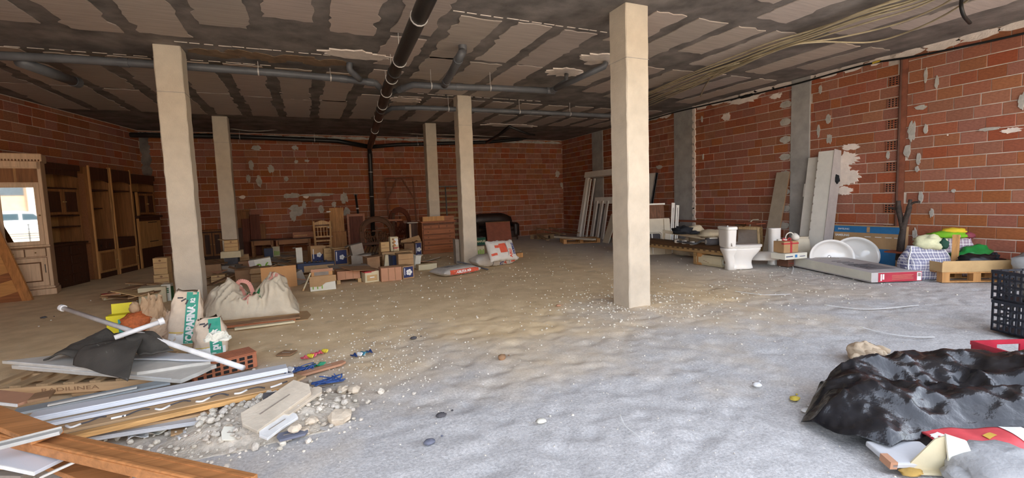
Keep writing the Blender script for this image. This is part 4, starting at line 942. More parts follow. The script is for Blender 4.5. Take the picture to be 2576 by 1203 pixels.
# cartons left of the near column
c1 = carton('tan',392,424,722,690,0.32,0.03,0.0,'lower kraft carton of the stack left of the foreground column')
c2 = carton('tan',390,421,690,645,0.30,0.0,0.30,'upper kraft carton of the stack left of the foreground column')
stack(c2, c1)
carton('cream',357,414,764,722,0.26,0.12,0.0,'plain cream carton lying on the floor beside a green-edged one')
carton('whitegreen',410,430,758,714,0.20,0.05,0.0,'white carton with green edge and a letter E, by the column foot')
carton('red',268,300,753,738,0.12,0.5,0.0,'flat red-edged tile box at the left end of the heap')
HEAP = [(300,745),(330,750),(345,738),(360,728),(320,728),(340,722),(372,715),(385,735),(310,736),(355,742),(365,736),(330,738)]
rr = random.Random(5)
for i,(x,y) in enumerate(HEAP):
    board_piece((C_kraft,C_brown,C_tan)[i%3], x, y, rr.uniform(0.3,0.6), rr.uniform(0.16,0.3), (rr.uniform(-.12,.12), rr.uniform(-.18,.18), rr.uniform(-.6,.6)), 0.04+0.02*i*0.7, 'flattened brown carton in the heap in front of the wooden cabinets', group='flattened cartons in front of the cabinets')
HEAP2 = [(535,668),(555,660),(575,672),(545,680),(585,690),(525,700),(560,704),(640,688),(660,668),(700,656),(715,650),(735,664),(705,668),(690,680),(728,645),(740,652),(720,676),(650,655),(612,668),(625,676),(580,660),(940,664),(950,640),(1072,660),(1085,655),(895,690),(760,690),(830,700),(765,704)]
for i,(x,y) in enumerate(HEAP2):
    board_piece((C_kraft,C_brown,C_grey,C_pink,C_grey)[i%5], x, y, rr.uniform(0.3,0.62), rr.uniform(0.14,0.32), (rr.uniform(-.25,.25), rr.uniform(-.3,.3), rr.uniform(-.7,.7)), rr.uniform(0.04,0.11), 'flattened carton lying loose among the boxes of the central pile', group='flattened cartons in the central pile')
carton('green',1198,1221,646,618,0.3,0.0,0.0,'green and white box stack bottom right of the slim column')
t = carton('dark',1197,1223,618,597,0.3,0.05,0.30,'dark green box printed with pale capitals on the box right of the slim column')
k = pxpm(t.location); w = 26/k; h = 21/k
MB().box(-w*0.5,w*0.5,-0.008,0,0.02,h*0.95).build('green_panel', mat('bottle_green', (0.015,0.07,0.04), bump=0), t); text('MAPLES', h*0.34, C_cream, t, TF(0,-0.010,h*0.5), bold=0.002)
carton('grey',1148,1158,664,600,0.2,0.0,0.0,'tall bundle of grey papers behind the slim column')

# ---------------------------------------------------------------- sacks
def project(o, tree, off, dirv):
    d = Vector(dirv).normalized(); me = o.data; mw = o.matrix_basis.copy(); iv = mw.inverted()
    bm = bmesh.new(); bm.from_mesh(me); miss = []
    for v in bm.verts:
        h = tree.ray_cast((mw @ v.co) - d*2.0, d)
        if h[0] is None: miss.append(v)
        else: v.co = iv @ (h[0] - d*off)
    bmesh.ops.delete(bm, geom=miss, context='VERTS'); bm.to_mesh(me); bm.free()
def sack_body(L, W, Hh, seed, ears=0.09, nu=34, nv=24):
    rr = random.Random(seed); rings = []
    for i in range(nu+1):
        u = -1 + 2*i/nu; e = (1-abs(u)**3.0); prof = max(0.12, e**0.42); ring = []
        for k in range(nv):
            a = 2*PI*k/nv; c, s = math.cos(a), math.sin(a)
            y = W/2*math.copysign(abs(c)**0.62, c)*(0.86+0.14*prof) * (1+ears*abs(u)**6*2.2)
            z = Hh/2*math.copysign(abs(s)**0.75, s)*prof
            wr = 0.016*nz(u*4+seed, a*1.3, 2.0) + 0.010*nz(u*11+seed, a*3, 5.0)
            z2 = z + Hh/2 + wr; ring.append((u*L/2 + 0.02*nz(a*2,u*3,seed), y + wr, max(0.0, z2)))
        rings.append(ring)
    return MB().loft(rings)
M_sack = mat('woven_sack', (0.62,0.58,0.52), rough=0.7, var=0.1, scale=5, bump=0.2, bscale=50); M_sackg = mat('grey_sack', (0.45,0.42,0.38), rough=0.7, var=0.15, scale=5, bump=0.2, bscale=50)
C_sred = mat('sack_red', (0.62,0.10,0.05), rough=0.55, bump=0); C_sblue = mat('sack_blue', (0.03,0.05,0.20), rough=0.55, bump=0); C_ink = mat('grey_ink', (0.16,0.16,0.17), rough=0.7, bump=0)
def panel_on(t, tree, m, name, T, w, h, dirv, off=0.003, n=14):
    mb = MB(); mb.v = [tuple(T @ Vector((-w/2+w*i/n, -h/2+h*j/n, 0))) for i in range(n+1) for j in range(n+1)]
    mb.f = [(i*(n+1)+j,(i+1)*(n+1)+j,(i+1)*(n+1)+j+1,i*(n+1)+j+1) for i in range(n) for j in range(n)]
    o = mb.build(name, m, t, smooth=True, fix=False); project(o, tree, off, dirv); return o
def sack(label, loc, rot, L, W, Hh, seed, m, prints):
    t = thing('gravel_sack', label, 'sack', loc, rot=rot); mb = sack_body(L, W, Hh, seed)
    mb.build('bag', m, t, smooth=True); tree = BVHTree.FromPolygons([Vector(v) for v in mb.v], mb.f)
    for pr in prints:
        kind, m_, x, z, w, h, side = pr[:7]; s = pr[7] if len(pr) > 7 else None; ang = pr[8] if len(pr) > 8 else 0.0
        if side == 'front': T = frame((x,-1.0,z),(1,0,0),(0,0,1)); dv = (0,1,0)
        elif side == 'slant': T = frame((x,-0.5,z+0.5),(1,0,0),(0,0.7,0.7)); dv = (0,0.707,-0.707)
        else: T = frame((x,z,1.0),(1,0,0),(0,1,0)); dv = (0,0,-1)
        T = T @ Matrix.Rotation(ang, 4, 'Z')
        if kind == 'panel': panel_on(t, tree, m_, 'print_panel', T, w, h, dv)
        else:
            o = text(s, h, m_, t, T, ext=0.0, sx=w, bold=0.004); project(o, tree, 0.006, dv)
    return t
sack('grey gravel sack with a red lettered side lying flat left of the slim column', G(1146,690), (0,0,0.32), 0.86, 0.50, 0.17, 3, M_sackg,
     [('panel',C_sred,0.04,0.080,0.66,0.095,'front'),('text',C_whitep,0.02,0.082,1.15,0.062,'front','ARLITA M3'),('text',C_ink,-0.16,0.13,1.0,0.075,'slant','LECA')])
sack('white sack with blue and orange lettering lying at the foot of the slim column', G(1243,668), (0,0,0.10), 1.02, 0.40, 0.28, 7, M_sack,
     [('text',C_sblue,0.08,0.17,1.0,0.17,'front','noxi',PI/2),('text',C_sred,0.19,0.16,1.0,0.12,'front','ARLI',PI/2),('panel',C_sred,0.37,0.17,0.10,0.2,'front'),('panel',C_ink,-0.12,0.15,0.012,0.26,'front'),('panel',C_sblue,0.28,0.16,0.012,0.2,'front')])
t = sack('white sack with red arrow print propped upright on the lower sack', G(1258,646,0.27)+Vector((0.05,0.16,0.06)), (1.05,0,0.12), 0.62, 0.44, 0.20, 12, M_sack,
     [('panel',C_sred,0.0,0.02,0.16,0.20,'top'),('panel',C_sred,-0.13,0.06,0.10,0.06,'top'),('text',C_sblue,0.25,0.0,1.0,0.13,'top','maxi',-PI/2),('text',C_sred,0.15,-0.1,1.0,0.09,'top','ARLI',PI/2),('panel',C_ink,0.09,0.0,0.01,0.3,'top'),('panel',C_sred,-0.22,-0.1,0.12,0.05,'top')])
t = thing('pallet_block', 'small wooden block beside the propped sack', 'block', G(1308,648), 0.1); MB().box(-0.09,0.09,0,0.14,0,0.11).build('block', W_pine, t, bevel=0.004); MB().box(-0.35,-0.05,0.03,0.12,0.08,0.11).build('slat', W_pine, t)
t = thing('dry_branch', 'grey dry branch lying across the grey gravel sack', 'branch', G(1195,682))
MB().tube(smooth_path([(-0.32,0.15,0.20),(-0.1,0.05,0.14),(0.1,-0.02,0.06),(0.27,-0.06,0.015)],4), [0.016]*12+[0.008], 6).build('stem', C_dkgrey, t, smooth=True)
for k_ in range(5): MB().tube([(-0.25+k_*0.1,0.12-0.04*k_,0.17-0.03*k_),(-0.18+k_*0.1,0.05-0.05*k_,0.16-0.035*k_)],0.006,5).build('twig', C_dkgrey, t)

# big white sack, collapsed in two lobes, on a bed of boards
so = G(628,806); t = thing('bulk_bag', 'big collapsed off-white bulk bag with pink straps beside the foreground left column', 'bag', so, 0.06)
M_bulk = mat('bulk_bag_fabric', (0.60,0.52,0.39), rough=0.75, var=0.12, scale=4, bump=0.3, bscale=25); M_pinks = mat('pink_strap', (0.62,0.28,0.22), rough=0.7, var=0.1, bump=0.1)
def bulk(u, v):
    x = -0.57 + 1.16*u; y = 0.0 + 0.80*v
    edge = max(0.0, min(1, 9*v, 6*(1-v), 9*u, 9*(1-u)))**0.5
    lobe = lambda cx, cy, rx, ry, h: h*max(0.0, 1-(((x-cx)/rx)**2+((y-cy)/ry)**2))**0.75
    a = lobe(-0.24,0.46,0.33,0.48,0.33) + 0.08*math.exp(-((x+0.20)/0.09)**2-((y-0.5)/0.2)**2)
    b2 = lobe(0.30,0.40,0.28,0.46,0.40) + 0.05*math.exp(-((x-0.34)/0.08)**2-((y-0.42)/0.2)**2)
    c2 = lobe(0.02,0.22,0.48,0.30,0.20)
    q = x*1.0 + 0.45*y
    f = 0.05*(1-abs(nz(q*6.5, y*1.6, 4.0))*2.2) + 0.03*(1-abs(nz(x*11-y*6, y*4, 9.0))*2.4) + 0.018*nz(x*22, y*18, 3)
    z = edge*(0.05 + max(a, b2, c2) + f)
    return (x + 0.035*nz(y*5,z*8,2), y - 0.22*z + 0.02*nz(x*9,z*7,5), max(z, 0.0))
mb = MB().sheet(bulk, 70, 50, 0.006); mb.build('bag', M_bulk, t, smooth=True)
tree = BVHTree.FromPolygons([Vector(v) for v in mb.v], mb.f)
for (x, w_, ang) in ((-0.10,0.045,0.25),(0.33,0.05,-0.25),(0.46,0.04,-0.5)):
    T = frame((x,0.42,1.5),(1,0,0),(0,1,0)) @ Matrix.Rotation(ang,4,'Z'); panel_on(t, tree, M_pinks, 'strap', T, w_, 0.55, (0,0,-1), 0.006)
T = frame((0.02,0.10,1.5),(1,0,0),(0,1,0)) @ Matrix.Rotation(-0.7,4,'Z'); panel_on(t, tree, M_pinks, 'strap', T, 0.07, 0.16, (0,0,-1), 0.006)
T = frame((0.06,0.16,1.5),(1,0,0),(0,1,0)); o = text('2M', 0.13, C_green, t, T, ext=0.0, bold=0.004); project(o, tree, 0.008, (0,0,-1))
lp = smooth_path([(-0.14,0.40,0.40),(-0.09,0.37,0.46),(0.0,0.34,0.43),(0.04,0.31,0.33),(0.06,0.26,0.22)],5); mb = MB()
for a, b_ in zip(lp, lp[1:]): mb.bar(a, b_, 0.05, 0.006, (0,-1,0.3))
mb.build('lifting_loop', M_pinks, t)
pl = [('brown plank under the right half of the bulk bag',C_brown,(640,812),1.0,0.14,0.05,0.0),('pale split plank under the front edge of the bulk bag',C_cream,(668,820),0.62,0.07,0.03,0.05),('reddish plank poking from under the bulk bag',mat('red_plank',(0.36,0.12,0.05)),(655,815),0.75,0.05,0.02,0.04),('short pale plank beside the column foot',C_tan,(570,815),0.5,0.09,0.04,-0.1),('broad cardboard sheet spread under the bulk bag',C_kraft,(640,808),1.25,0.5,0.0,0.0)]
for i,(lab,m_,(x,y),L_,W_,z_,rz) in enumerate(pl):
    board_piece(m_, x, y, L_, W_, (0.02,0.01*i,rz), 0.004+z_*0.3, lab, name='scrap_plank', th=0.022, cat='plank')
# ---------------------------------------------------------------- along the right wall
M_whitew = mat('white_paint', (0.78,0.75,0.68), rough=0.5, var=0.08, scale=4, bump=0.05); M_creamw = mat('cream_paint', (0.62,0.55,0.42), rough=0.55, var=0.1, scale=4, bump=0.05)
M_porc = mat('porcelain', (0.86,0.83,0.78), rough=0.10, var=0.02, bump=0, spec=0.6); M_chrome = mat('chrome', (0.8,0.8,0.8), rough=0.08, metal=1.0, var=0.0, bump=0)
W_pal = wood('wood_pallet', (0.36,0.24,0.13), axis='x', rough=0.8); W_paly = wood('wood_pallet_y', (0.36,0.24,0.13), axis='y', rough=0.8); W_dkbeam = wood('wood_darkbeam', (0.12,0.065,0.035), axis='y', rough=0.7); W_ltbeam = wood('wood_lightbeam', (0.40,0.25,0.11), axis='y', rough=0.7)
def pallet(label, loc, rz, w=1.1, d=0.8, h=0.13, m=W_pal, tilt=(0,0)):
    t = thing('wood_pallet', label, 'pallet', loc, rot=(tilt[0], tilt[1], rz))
    for i in range(6): MB().box(-w/2, w/2, -d/2+i*d/6+0.012, -d/2+(i+1)*d/6-0.012, h-0.02, h).build('deck_slat', m, t, bevel=0.002)
    for x in (-w/2+0.05, 0, w/2-0.05):
        for y in (-d/2+0.06, 0, d/2-0.06): MB().box(x-0.05, x+0.05, y-0.05, y+0.05, 0.018, h-0.02).build('block', m, t)
    for y in (-d/2+0.06, 0, d/2-0.06): MB().box(-w/2, w/2, y-0.05, y+0.05, 0, 0.018).build('bottom_slat', m, t)
    return t
pallet('broken wooden pallet in the far right corner of the room', G(1372,600), 0.5, 0.9, 0.7, 0.16)
for i,(x0,y0,x1,y1,z,lab) in enumerate([(1352,574,1420,590,0.30,'long weathered plank across the broken corner pallet'),(1376,572,1458,586,0.26,'grey weathered plank pointing at the white door frame'),(1352,590,1378,604,0.16,'short splintered plank at the front of the broken pallet')]):
    a, b_ = G(x0,y0,z), G(x1,y1,z*0.6); t = thing('loose_plank', lab, 'plank', a); MB().bar((0,0,0), b_-a, 0.10, 0.022).build('plank', W_pal, t); MB().bar((b_-a)*0.9+Vector((0,0,0.012)), (b_-a)*0.94+Vector((0,0,0.012)), 0.1, 0.003).build('nail_strip', C_dkgrey, t)
pallet('low wooden pallet carrying a pale board, left of the foreground column', G(1458,610), -0.35, 1.15, 0.7, 0.14, W_pine)
a, b_ = G(1400,596,0.17), G(1497,603,0.17); t = thing('pale_board', 'long pale board lying on the low wooden pallet', 'board', a); MB().bar((0,0.05,0), b_-a+Vector((0,0.05,0)), 0.16, 0.05).build('board', M_creamw, t, bevel=0.004); MB().bar((0,0.05,0.027), b_-a+Vector((0,0.05,0.027)), 0.02, 0.004).build('groove', C_grey, t)
# white door frames leaning on the right wall (parallel to it)
def lean_bar(t, y0, y1, z0, z1, base_x, lean, th, name, m):
    """board in a plane leaning on the right wall: y along the wall, z up the plane"""
    T = Matrix.Translation((base_x,0,0)) @ Matrix.Rotation(lean, 4, 'Y'); return MB().box(-th, 0, y0, y1, z0, z1, T).build(name, m, t, bevel=0.004)
t = thing('door_frame', 'tall white door frame with thick header leaning on the right wall', 'door frame', (8.96,11.5,0)); 
L0, L1, hh, ln = 0.0, 2.75, 2.34, 0.20
lean_bar(t, L0, L1, hh-0.20, hh, 0, ln, 0.16, 'header', M_whitew)
lean_bar(t, L1-0.18, L1, 0, hh-0.20, 0, ln, 0.10, 'jamb', M_whitew); lean_bar(t, L0, L0+0.12, 0, hh-0.20, 0, ln, 0.10, 'jamb', M_whitew)
lean_bar(t, L0+0.12, L1-0.70, 1.20, 1.42, 0.02, ln, 0.06, 'mid_rail', M_whitew)
for i,(y,w_,h_,lab) in enumerate([(13.90,0.10,2.1,'white strip leaning inside the door frame, nearest its left jamb'),(13.66,0.09,2.1,'second thin white strip leaning inside the door frame'),(13.30,0.17,1.30,'short grey-white board below the rail of the door frame'),(12.98,0.16,1.30,'short white board in the middle below the frame rail'),(12.68,0.15,1.30,'short white board nearest the column below the frame rail')]):
    t = thing('white_strip', lab, 'strip', (8.93,y,0)); lean_bar(t, 0, w_, 0, h_, 0.0, 0.19, 0.03, 'strip', M_whitew); lean_bar(t, w_*0.4, w_*0.6, 0, h_, -0.031, 0.19, 0.004, 'groove', C_grey)
t = thing('pale_board_bundle', 'bundle of pale boards leaning beside the foreground column', 'boards', (8.25,11.45,0))
for k_ in range(4): lean_bar(t, k_*0.10, k_*0.10+0.085, 0, 1.02-0.03*k_, 0.02*k_, 0.38, 0.03, 'board', M_creamw)
t = thing('white_leaf', 'white panel edge leaning behind the foreground column', 'panel', (8.95,10.62,0)); lean_bar(t, 0, 0.40, 0, 2.1, 0, 0.22, 0.05, 'leaf', M_whitew); lean_bar(t, 0.0, 0.02, 0, 2.1, 0.02, 0.22, 0.09, 'edge', C_dkgrey)
# white and brown panels with an oven-like hatch
wl0 = G(1672,640); t = thing('kitchen_panel', 'white kitchen panel with a rounded oven window, right of the foreground column', 'panel', wl0, -0.42)
T = Tm((0,0,0),(-0.16,0,0)); MB().box(-0.62,0.16,0,0.03,0,0.86,T).build('white_face', M_creamw, t, bevel=0.004); MB().box(0.02,0.16,-0.03,0,0,0.84,T).build('stile', M_creamw, t, bevel=0.004)
def rrect(w, h, r, n=5):
    o = []
    for cx_, cy_, a0 in ((w/2-r,h/2-r,0),(-w/2+r,h/2-r,PI/2),(-w/2+r,-h/2+r,PI),(w/2-r,-h/2+r,1.5*PI)):
        for k_ in range(n+1): a = a0+PI/2*k_/n; o.append((cx_+r*math.cos(a), cy_+r*math.sin(a)))
    return o
hp = MB().prism(rrect(0.34,0.30,0.05), 0, 0.01, T @ frame((-0.22,-0.0,0.38),(1,0,0),(0,0,1))).build('hatch', C_dkgrey, t)
MB().tube([T @ Vector((-0.22+p[0]*0.86,-0.02,0.38+p[1]*0.86)) for p in rrect(0.34,0.30,0.05)+rrect(0.34,0.30,0.05)[:1]], 0.014, 6).build('hatch_rim', M_creamw, hp, smooth=True)
MB().bar(T @ Vector((-0.28,-0.02,0.02)), T @ Vector((-0.28,-0.02,0.52)),0.025,0.02).build('hatch_bar', M_whitew, hp)
t = thing('brown_sheet_board', 'dark brown flat panel leaning behind the kitchen panel', 'panel', wl0+Vector((0.12,0.22,0)), -0.42); T = Tm((0,0,0),(-0.14,0,0))
MB().box(-0.6,0.10,0,0.02,0,1.18,T).build('face', wood('wood_panel_brown', (0.17,0.085,0.05), axis='z', rough=0.7), t); MB().box(-0.62,0.13,-0.005,0.025,1.18,1.22,T).build('top_trim', M_whitew, t)
for i,(dx,lab) in enumerate([(0.30,'white trim board standing right of the brown panel'),(0.40,'thin white trim strip next to the concrete pilaster')]):
    t = thing('white_trim', lab, 'trim', wl0+Vector((dx,0.22-dx*0.4,0)), -0.42); MB().box(-0.04,0.035,0,0.03,0,1.22-0.06*i,Tm((0,0,0),(-0.12,0.09,0))).build('strip', M_whitew, t); MB().box(-0.005,0.005,-0.004,0,0.2,1.1,Tm((0,0,0),(-0.12,0.09,0))).build('slot', C_dkgrey, t)
# long timbers on blocks, running along the wall
y0, y1, xb = 5.95, 9.6, 7.05
t = thing('dark_timber', 'dark grooved timber beam on top of the timber stack behind the toilet', 'beam', (xb,y0,0))
MB().box(0.02,0.30,0.02,y1-y0,0.32,0.40).build('beam', W_dkbeam, t, bevel=0.006)
for k_ in range(3): MB().box(0.06+k_*0.08,0.10+k_*0.08,0.0,y1-y0,0.40,0.412).build('ridge', W_dkbeam, t)
t = thing('pale_timber', 'pale notched timber beam below the dark one, on wooden blocks', 'beam', (xb,y0,0))
MB().box(-0.03,0.32,0,y1-y0,0.24,0.318).build('beam', W_ltbeam, t, bevel=0.006); nb = MB()
for k_ in range(24): nb.box(-0.034,-0.028,0.1+k_*0.14,0.16+k_*0.14,0.29,0.317)
nb.build('notches', W_dkbeam, t)
for i,(y,w_,lab) in enumerate([(6.75,0.20,'pair of upright boards carrying the timbers beside the cream roll box'),(6.02,0.14,'wooden block under the near end of the timbers'),(9.3,0.2,'wooden block under the far end of the timbers')]):
    t = thing('timber_block', lab, 'block', (xb,y,0)); MB().box(0.0,0.26,0,w_*0.55,0,0.238).build('board', W_pine, t, bevel=0.003); MB().box(0.0,0.26,w_*0.6,w_,0,0.238).build('board', W_ltbeam, t, bevel=0.003)
# long cream roll box
a, b_ = G(1745,664), G(1812,674); d_ = (b_-a); t = thing('roll_box', 'long cream cardboard roll box lying in front of the timbers', 'box', a, math.atan2(d_.y, d_.x)); L_ = d_.length*1.02
hexp = [(0.0,0.05),(0.03,0.0),(0.17,0.0),(0.20,0.05),(0.20,0.17),(0.16,0.20),(0.04,0.20),(0.0,0.16)]
mb = MB().prism(hexp, 0, L_, Matrix(((0,0,1,0),(1,0,0,0),(0,1,0,0),(0,0,0,1)))); mb.build('box', C_cream, t, bevel=0.004)
MB().lathe([(0.07,0),(0.07,0.008)],18,Tm((L_,0.10,0.10),(0,PI/2,0))).build('end_disc', C_white, t); MB().lathe([(0.032,0),(0.032,0.012)],14,Tm((L_,0.10,0.10),(0,PI/2,0))).build('core_hole', C_brown, t)
for k_ in range(3): MB().box(0.25+k_*0.05,0.29+k_*0.05,-0.003,0.0,0.09-0.015*k_,0.098-0.015*k_).build('print_line', C_brown, t)
# pile on the timbers: white boards, jacket, cloth, pipes
a, b_ = G(1668,582,0.62), G(1806,603,0.50); t = thing('white_plank', 'long white plank sloping over the timber stack', 'plank', a); MB().bar((0,0,0), b_-a, 0.03, 0.07).build('plank', M_creamw, t); MB().bar((0,0,-0.1), (b_-a)*0.03+Vector((0,0,-0.1)), 0.03, 0.14).build('end_post', M_creamw, t)
a, b_ = G(1672,640,0.42), G(1672,588,0.55)
t = thing('white_post', 'white post standing at the far end of the sloping plank', 'post', G(1674,632)); MB().box(-0.03,0.03,-0.03,0.03,0,0.62).build('post', M_creamw, t); MB().box(-0.05,0.05,-0.05,0.05,0.60,0.63).build('cap', M_creamw, t)
def blob(name, m, t, c, r, seed, amp=0.25, nu=18, nv=12, flat=True):
    mb = MB(); rings = []
    for i in range(nv+1):
        th = PI*i/nv; ring = []
        for k_ in range(nu):
            a = 2*PI*k_/nu; dx, dy, dz = math.sin(th)*math.cos(a), math.sin(th)*math.sin(a), math.cos(th)
            q = 1 + amp*nz(dx*2.2+seed, dy*2.2, dz*2.2) + amp*0.45*nz(dx*5+seed, dy*5, dz*5)
            z = c[2]+dz*r[2]*q; z = max(z, c[2]-r[2]*0.75) if flat else z
            ring.append((c[0]+dx*r[0]*q, c[1]+dy*r[1]*q, z))
        rings.append(ring)
    mb.loft(rings); return mb.build(name, m, t, smooth=True), mb
M_clothk = mat('black_cloth', (0.012,0.013,0.017), rough=0.8, var=0.3, bump=0.3); M_clothc = mat('cream_cloth', (0.55,0.46,0.32), rough=0.9, var=0.15, bump=0.3)
t = thing('black_jacket', 'black cloth jacket thrown over the white planks', 'jacket', G(1716,588,0.62)); blob('body', M_clothk, t, (0,0,0.06), (0.20,0.18,0.09), 3, 0.5); blob('sleeve', M_clothk, t, (0.20,-0.10,0.01), (0.14,0.07,0.04), 5, 0.4)
t = thing('cream_cushion', 'cream cushion lying on the planks left of the toilet tank', 'cushion', G(1790,600,0.50)); blob('cushion', M_clothc, t, (0,0,0.09), (0.28,0.24,0.09), 9, 0.25); MB().tube([(0.26*math.cos(a*PI/8),0.22*math.sin(a*PI/8),0.085) for a in range(17)],0.008,6).build('piping', C_cream, t, smooth=True)
t = thing('cream_pillow', 'cream pillow leaning under the red shelf board', 'pillow', G(1760,585,0.62)); blob('pillow', M_clothc, t, (0,0.1,0.04), (0.20,0.12,0.11), 14, 0.2); MB().tube([(-0.18,0.0,-0.03),(0.18,0.0,-0.03)],0.006,6).build('seam', C_cream, t)
t = thing('folded_sheet', 'pale crumpled plastic sheet heaped behind the timber stack', 'sheet', (7.78,7.3,0)); blob('sheet', M_creamw, t, (0.0,0.0,0.25), (0.24,0.5,0.28), 21, 0.4); blob('fold', M_creamw, t, (0.0,0.62,0.2), (0.2,0.3,0.22), 23, 0.4)
M_whpl = mat('white_plastic', (0.68,0.65,0.58), rough=0.35, bump=0)
q = [G(x,y,0.44) for x,y in ((1695,606),(1730,611),(1750,613),(1765,606),(1785,602))]
t = thing('grey_tube', 'grey flexible tube with white couplings lying on the timbers', 'tube', q[0]); MB().tube([p-q[0] for p in smooth_path(q,5)],0.022,8).build('tube', M_pvc, t, smooth=True)
for k_ in (0.15,0.5,0.85): p = q[0].lerp(q[2],k_)-q[0]; MB().cbox(p,(0.07,0.07,0.07)).build('coupling', M_whpl, t, bevel=0.01)
t = thing('black_appliance', 'black round-ended appliance lying behind the toilet', 'appliance', G(1792,618,0.42), -0.4); MB().tube([(-0.1,0.05,0.07),(0.16,0.05,0.07)],0.07,14).build('barrel', C_dkgrey, t, smooth=True); MB().tube([(-0.105,0.05,0.07),(-0.10,0.05,0.07)],0.045,12).build('mouth', M_clamp, t); MB().box(-0.05,0.10,0.0,0.06,0.13,0.15).build('white_strip', M_whpl, t)
# red shelf board lying along the wall
t = thing('red_shelf_board', 'long reddish board lying level along the right wall above the timbers', 'board', (8.55,7.0,0.72)); MB().box(0,0.32,0,2.6,0,0.03).build('board', mat('red_laminate', (0.27,0.075,0.035)), t, bevel=0.004); MB().box(0.02,0.30,-0.28,0.0,0.0,0.02).build('broken_end', mat('red_laminate', (0.27,0.075,0.035)), t)
for i,(y,lab) in enumerate([(7.2,'near wooden trestle holding up the red shelf board'),(9.2,'far wooden trestle holding up the red shelf board')]):
    t = thing('trestle', lab, 'trestle', (8.58,y,0)); MB().box(0,0.28,0,0.05,0.66,0.72).build('top_bar', W_dkbeam, t)
    for x in (0.0,0.25): MB().bar((x,0.025,0.0),(x*0.8+0.03,0.025,0.66),0.04,0.03).build('leg', W_dkbeam, t)
# toilet
RZT = -0.40; dirT = Vector((math.cos(RZT), math.sin(RZT), 0)); tp = G(1862,677) - dirT*0.34
t = thing('toilet', 'white porcelain toilet with its tank standing free on the floor', 'toilet', tp, RZT)
def sring(cx_, ax, ay, z, n=28, p=2.4, back=None):
    o = []
    for k_ in range(n):
        a = 2*PI*k_/n; c, s = math.cos(a), math.sin(a)
        x = cx_ + ax*math.copysign(abs(c)**(2/p), c); y = ay*math.copysign(abs(s)**(2/p), s)
        if back is not None: x = max(x, back)
        o.append((x,y,z))
    return o
MB().loft([sring(0.33,0.25,0.125,0),sring(0.33,0.235,0.115,0.03),sring(0.33,0.20,0.10,0.12),sring(0.345,0.205,0.115,0.20),sring(0.375,0.255,0.155,0.28),sring(0.40,0.285,0.18,0.35),sring(0.405,0.295,0.187,0.395),sring(0.405,0.285,0.18,0.405),sring(0.41,0.22,0.13,0.405),sring(0.41,0.18,0.10,0.33)]).build('bowl', M_porc, t, smooth=True, sub=1)
MB().loft([sring(0.16,0.09,0.10,0,p=3),sring(0.155,0.075,0.085,0.12,p=3),sring(0.13,0.09,0.10,0.26,p=3),sring(0.13,0.13,0.15,0.36,p=3),sring(0.13,0.13,0.16,0.40,p=3)]).build('outlet', M_porc, t, smooth=True)
MB().loft([sring(0.42,0.29,0.19,0.408),sring(0.42,0.295,0.193,0.418),sring(0.42,0.29,0.19,0.428)]).build('seat', M_porc, t, smooth=True)
MB().loft([sring(0.42,0.295,0.193,0.432),sring(0.42,0.30,0.197,0.442),sring(0.42,0.28,0.18,0.456)]).build('lid', mat('seat_lid', (0.74,0.71,0.67), rough=0.15, var=0.02, bump=0), t, smooth=True)
MB().loft([sring(0.10,0.075,0.165,0.405,p=5),sring(0.10,0.085,0.185,0.44,p=5),sring(0.10,0.095,0.20,0.74,p=5)]).build('tank', M_porc, t, smooth=False, bevel=0.01)
MB().loft([sring(0.10,0.105,0.212,0.742,p=5),sring(0.10,0.107,0.215,0.752,p=5),sring(0.10,0.107,0.215,0.785,p=5),sring(0.10,0.09,0.20,0.797,p=5)]).build('tank_lid', M_porc, t, bevel=0.005)
MB().lathe([(0.022,0),(0.02,0.012),(0.005,0.014)],14,Tm((0.10,0,0.797))).build('flush_button', M_chrome, t, smooth=True)
MB().tube([(0.08,-0.19,0.50),(0.07,-0.23,0.45)],0.008,6).build('water_inlet', M_chrome, t)
# leaning window frames
for i,(dx,dy,lab) in enumerate([(0.0,0.0,'brown glazed window sash leaning behind the toilet'),(0.16,0.05,'second bare wooden sash leaning behind the glazed one')]):
    o = G(1852,652)+Vector((0.15+dx,0.25+dy,0)); t = thing('window_sash', lab, 'window sash', o, -0.42); T = Tm((0,0,0),(-0.28,0.08,0)); w_, h_ = 0.66, 0.70
    for (x0,x1,z0,z1) in ((0,0.06,0,h_),(w_-0.06,w_,0,h_),(0.06,w_-0.06,0,0.06),(0.06,w_-0.06,h_-0.06,h_)): MB().box(x0,x1,0,0.035,z0,z1,T).build('sash_bar', W_ltbeam if i else wood('wood_sash', (0.42,0.29,0.15), axis='z'), t, bevel=0.004)
    if i == 0: MB().box(0.06,w_-0.06,0.012,0.018,0.06,h_-0.06,T).build('pane', mat('dusty_pane', (0.16,0.11,0.07), rough=0.3, bump=0), t)
    else: MB().box(0.28,0.31,0.005,0.03,0.06,h_-0.06,T).build('mullion', W_ltbeam, t)
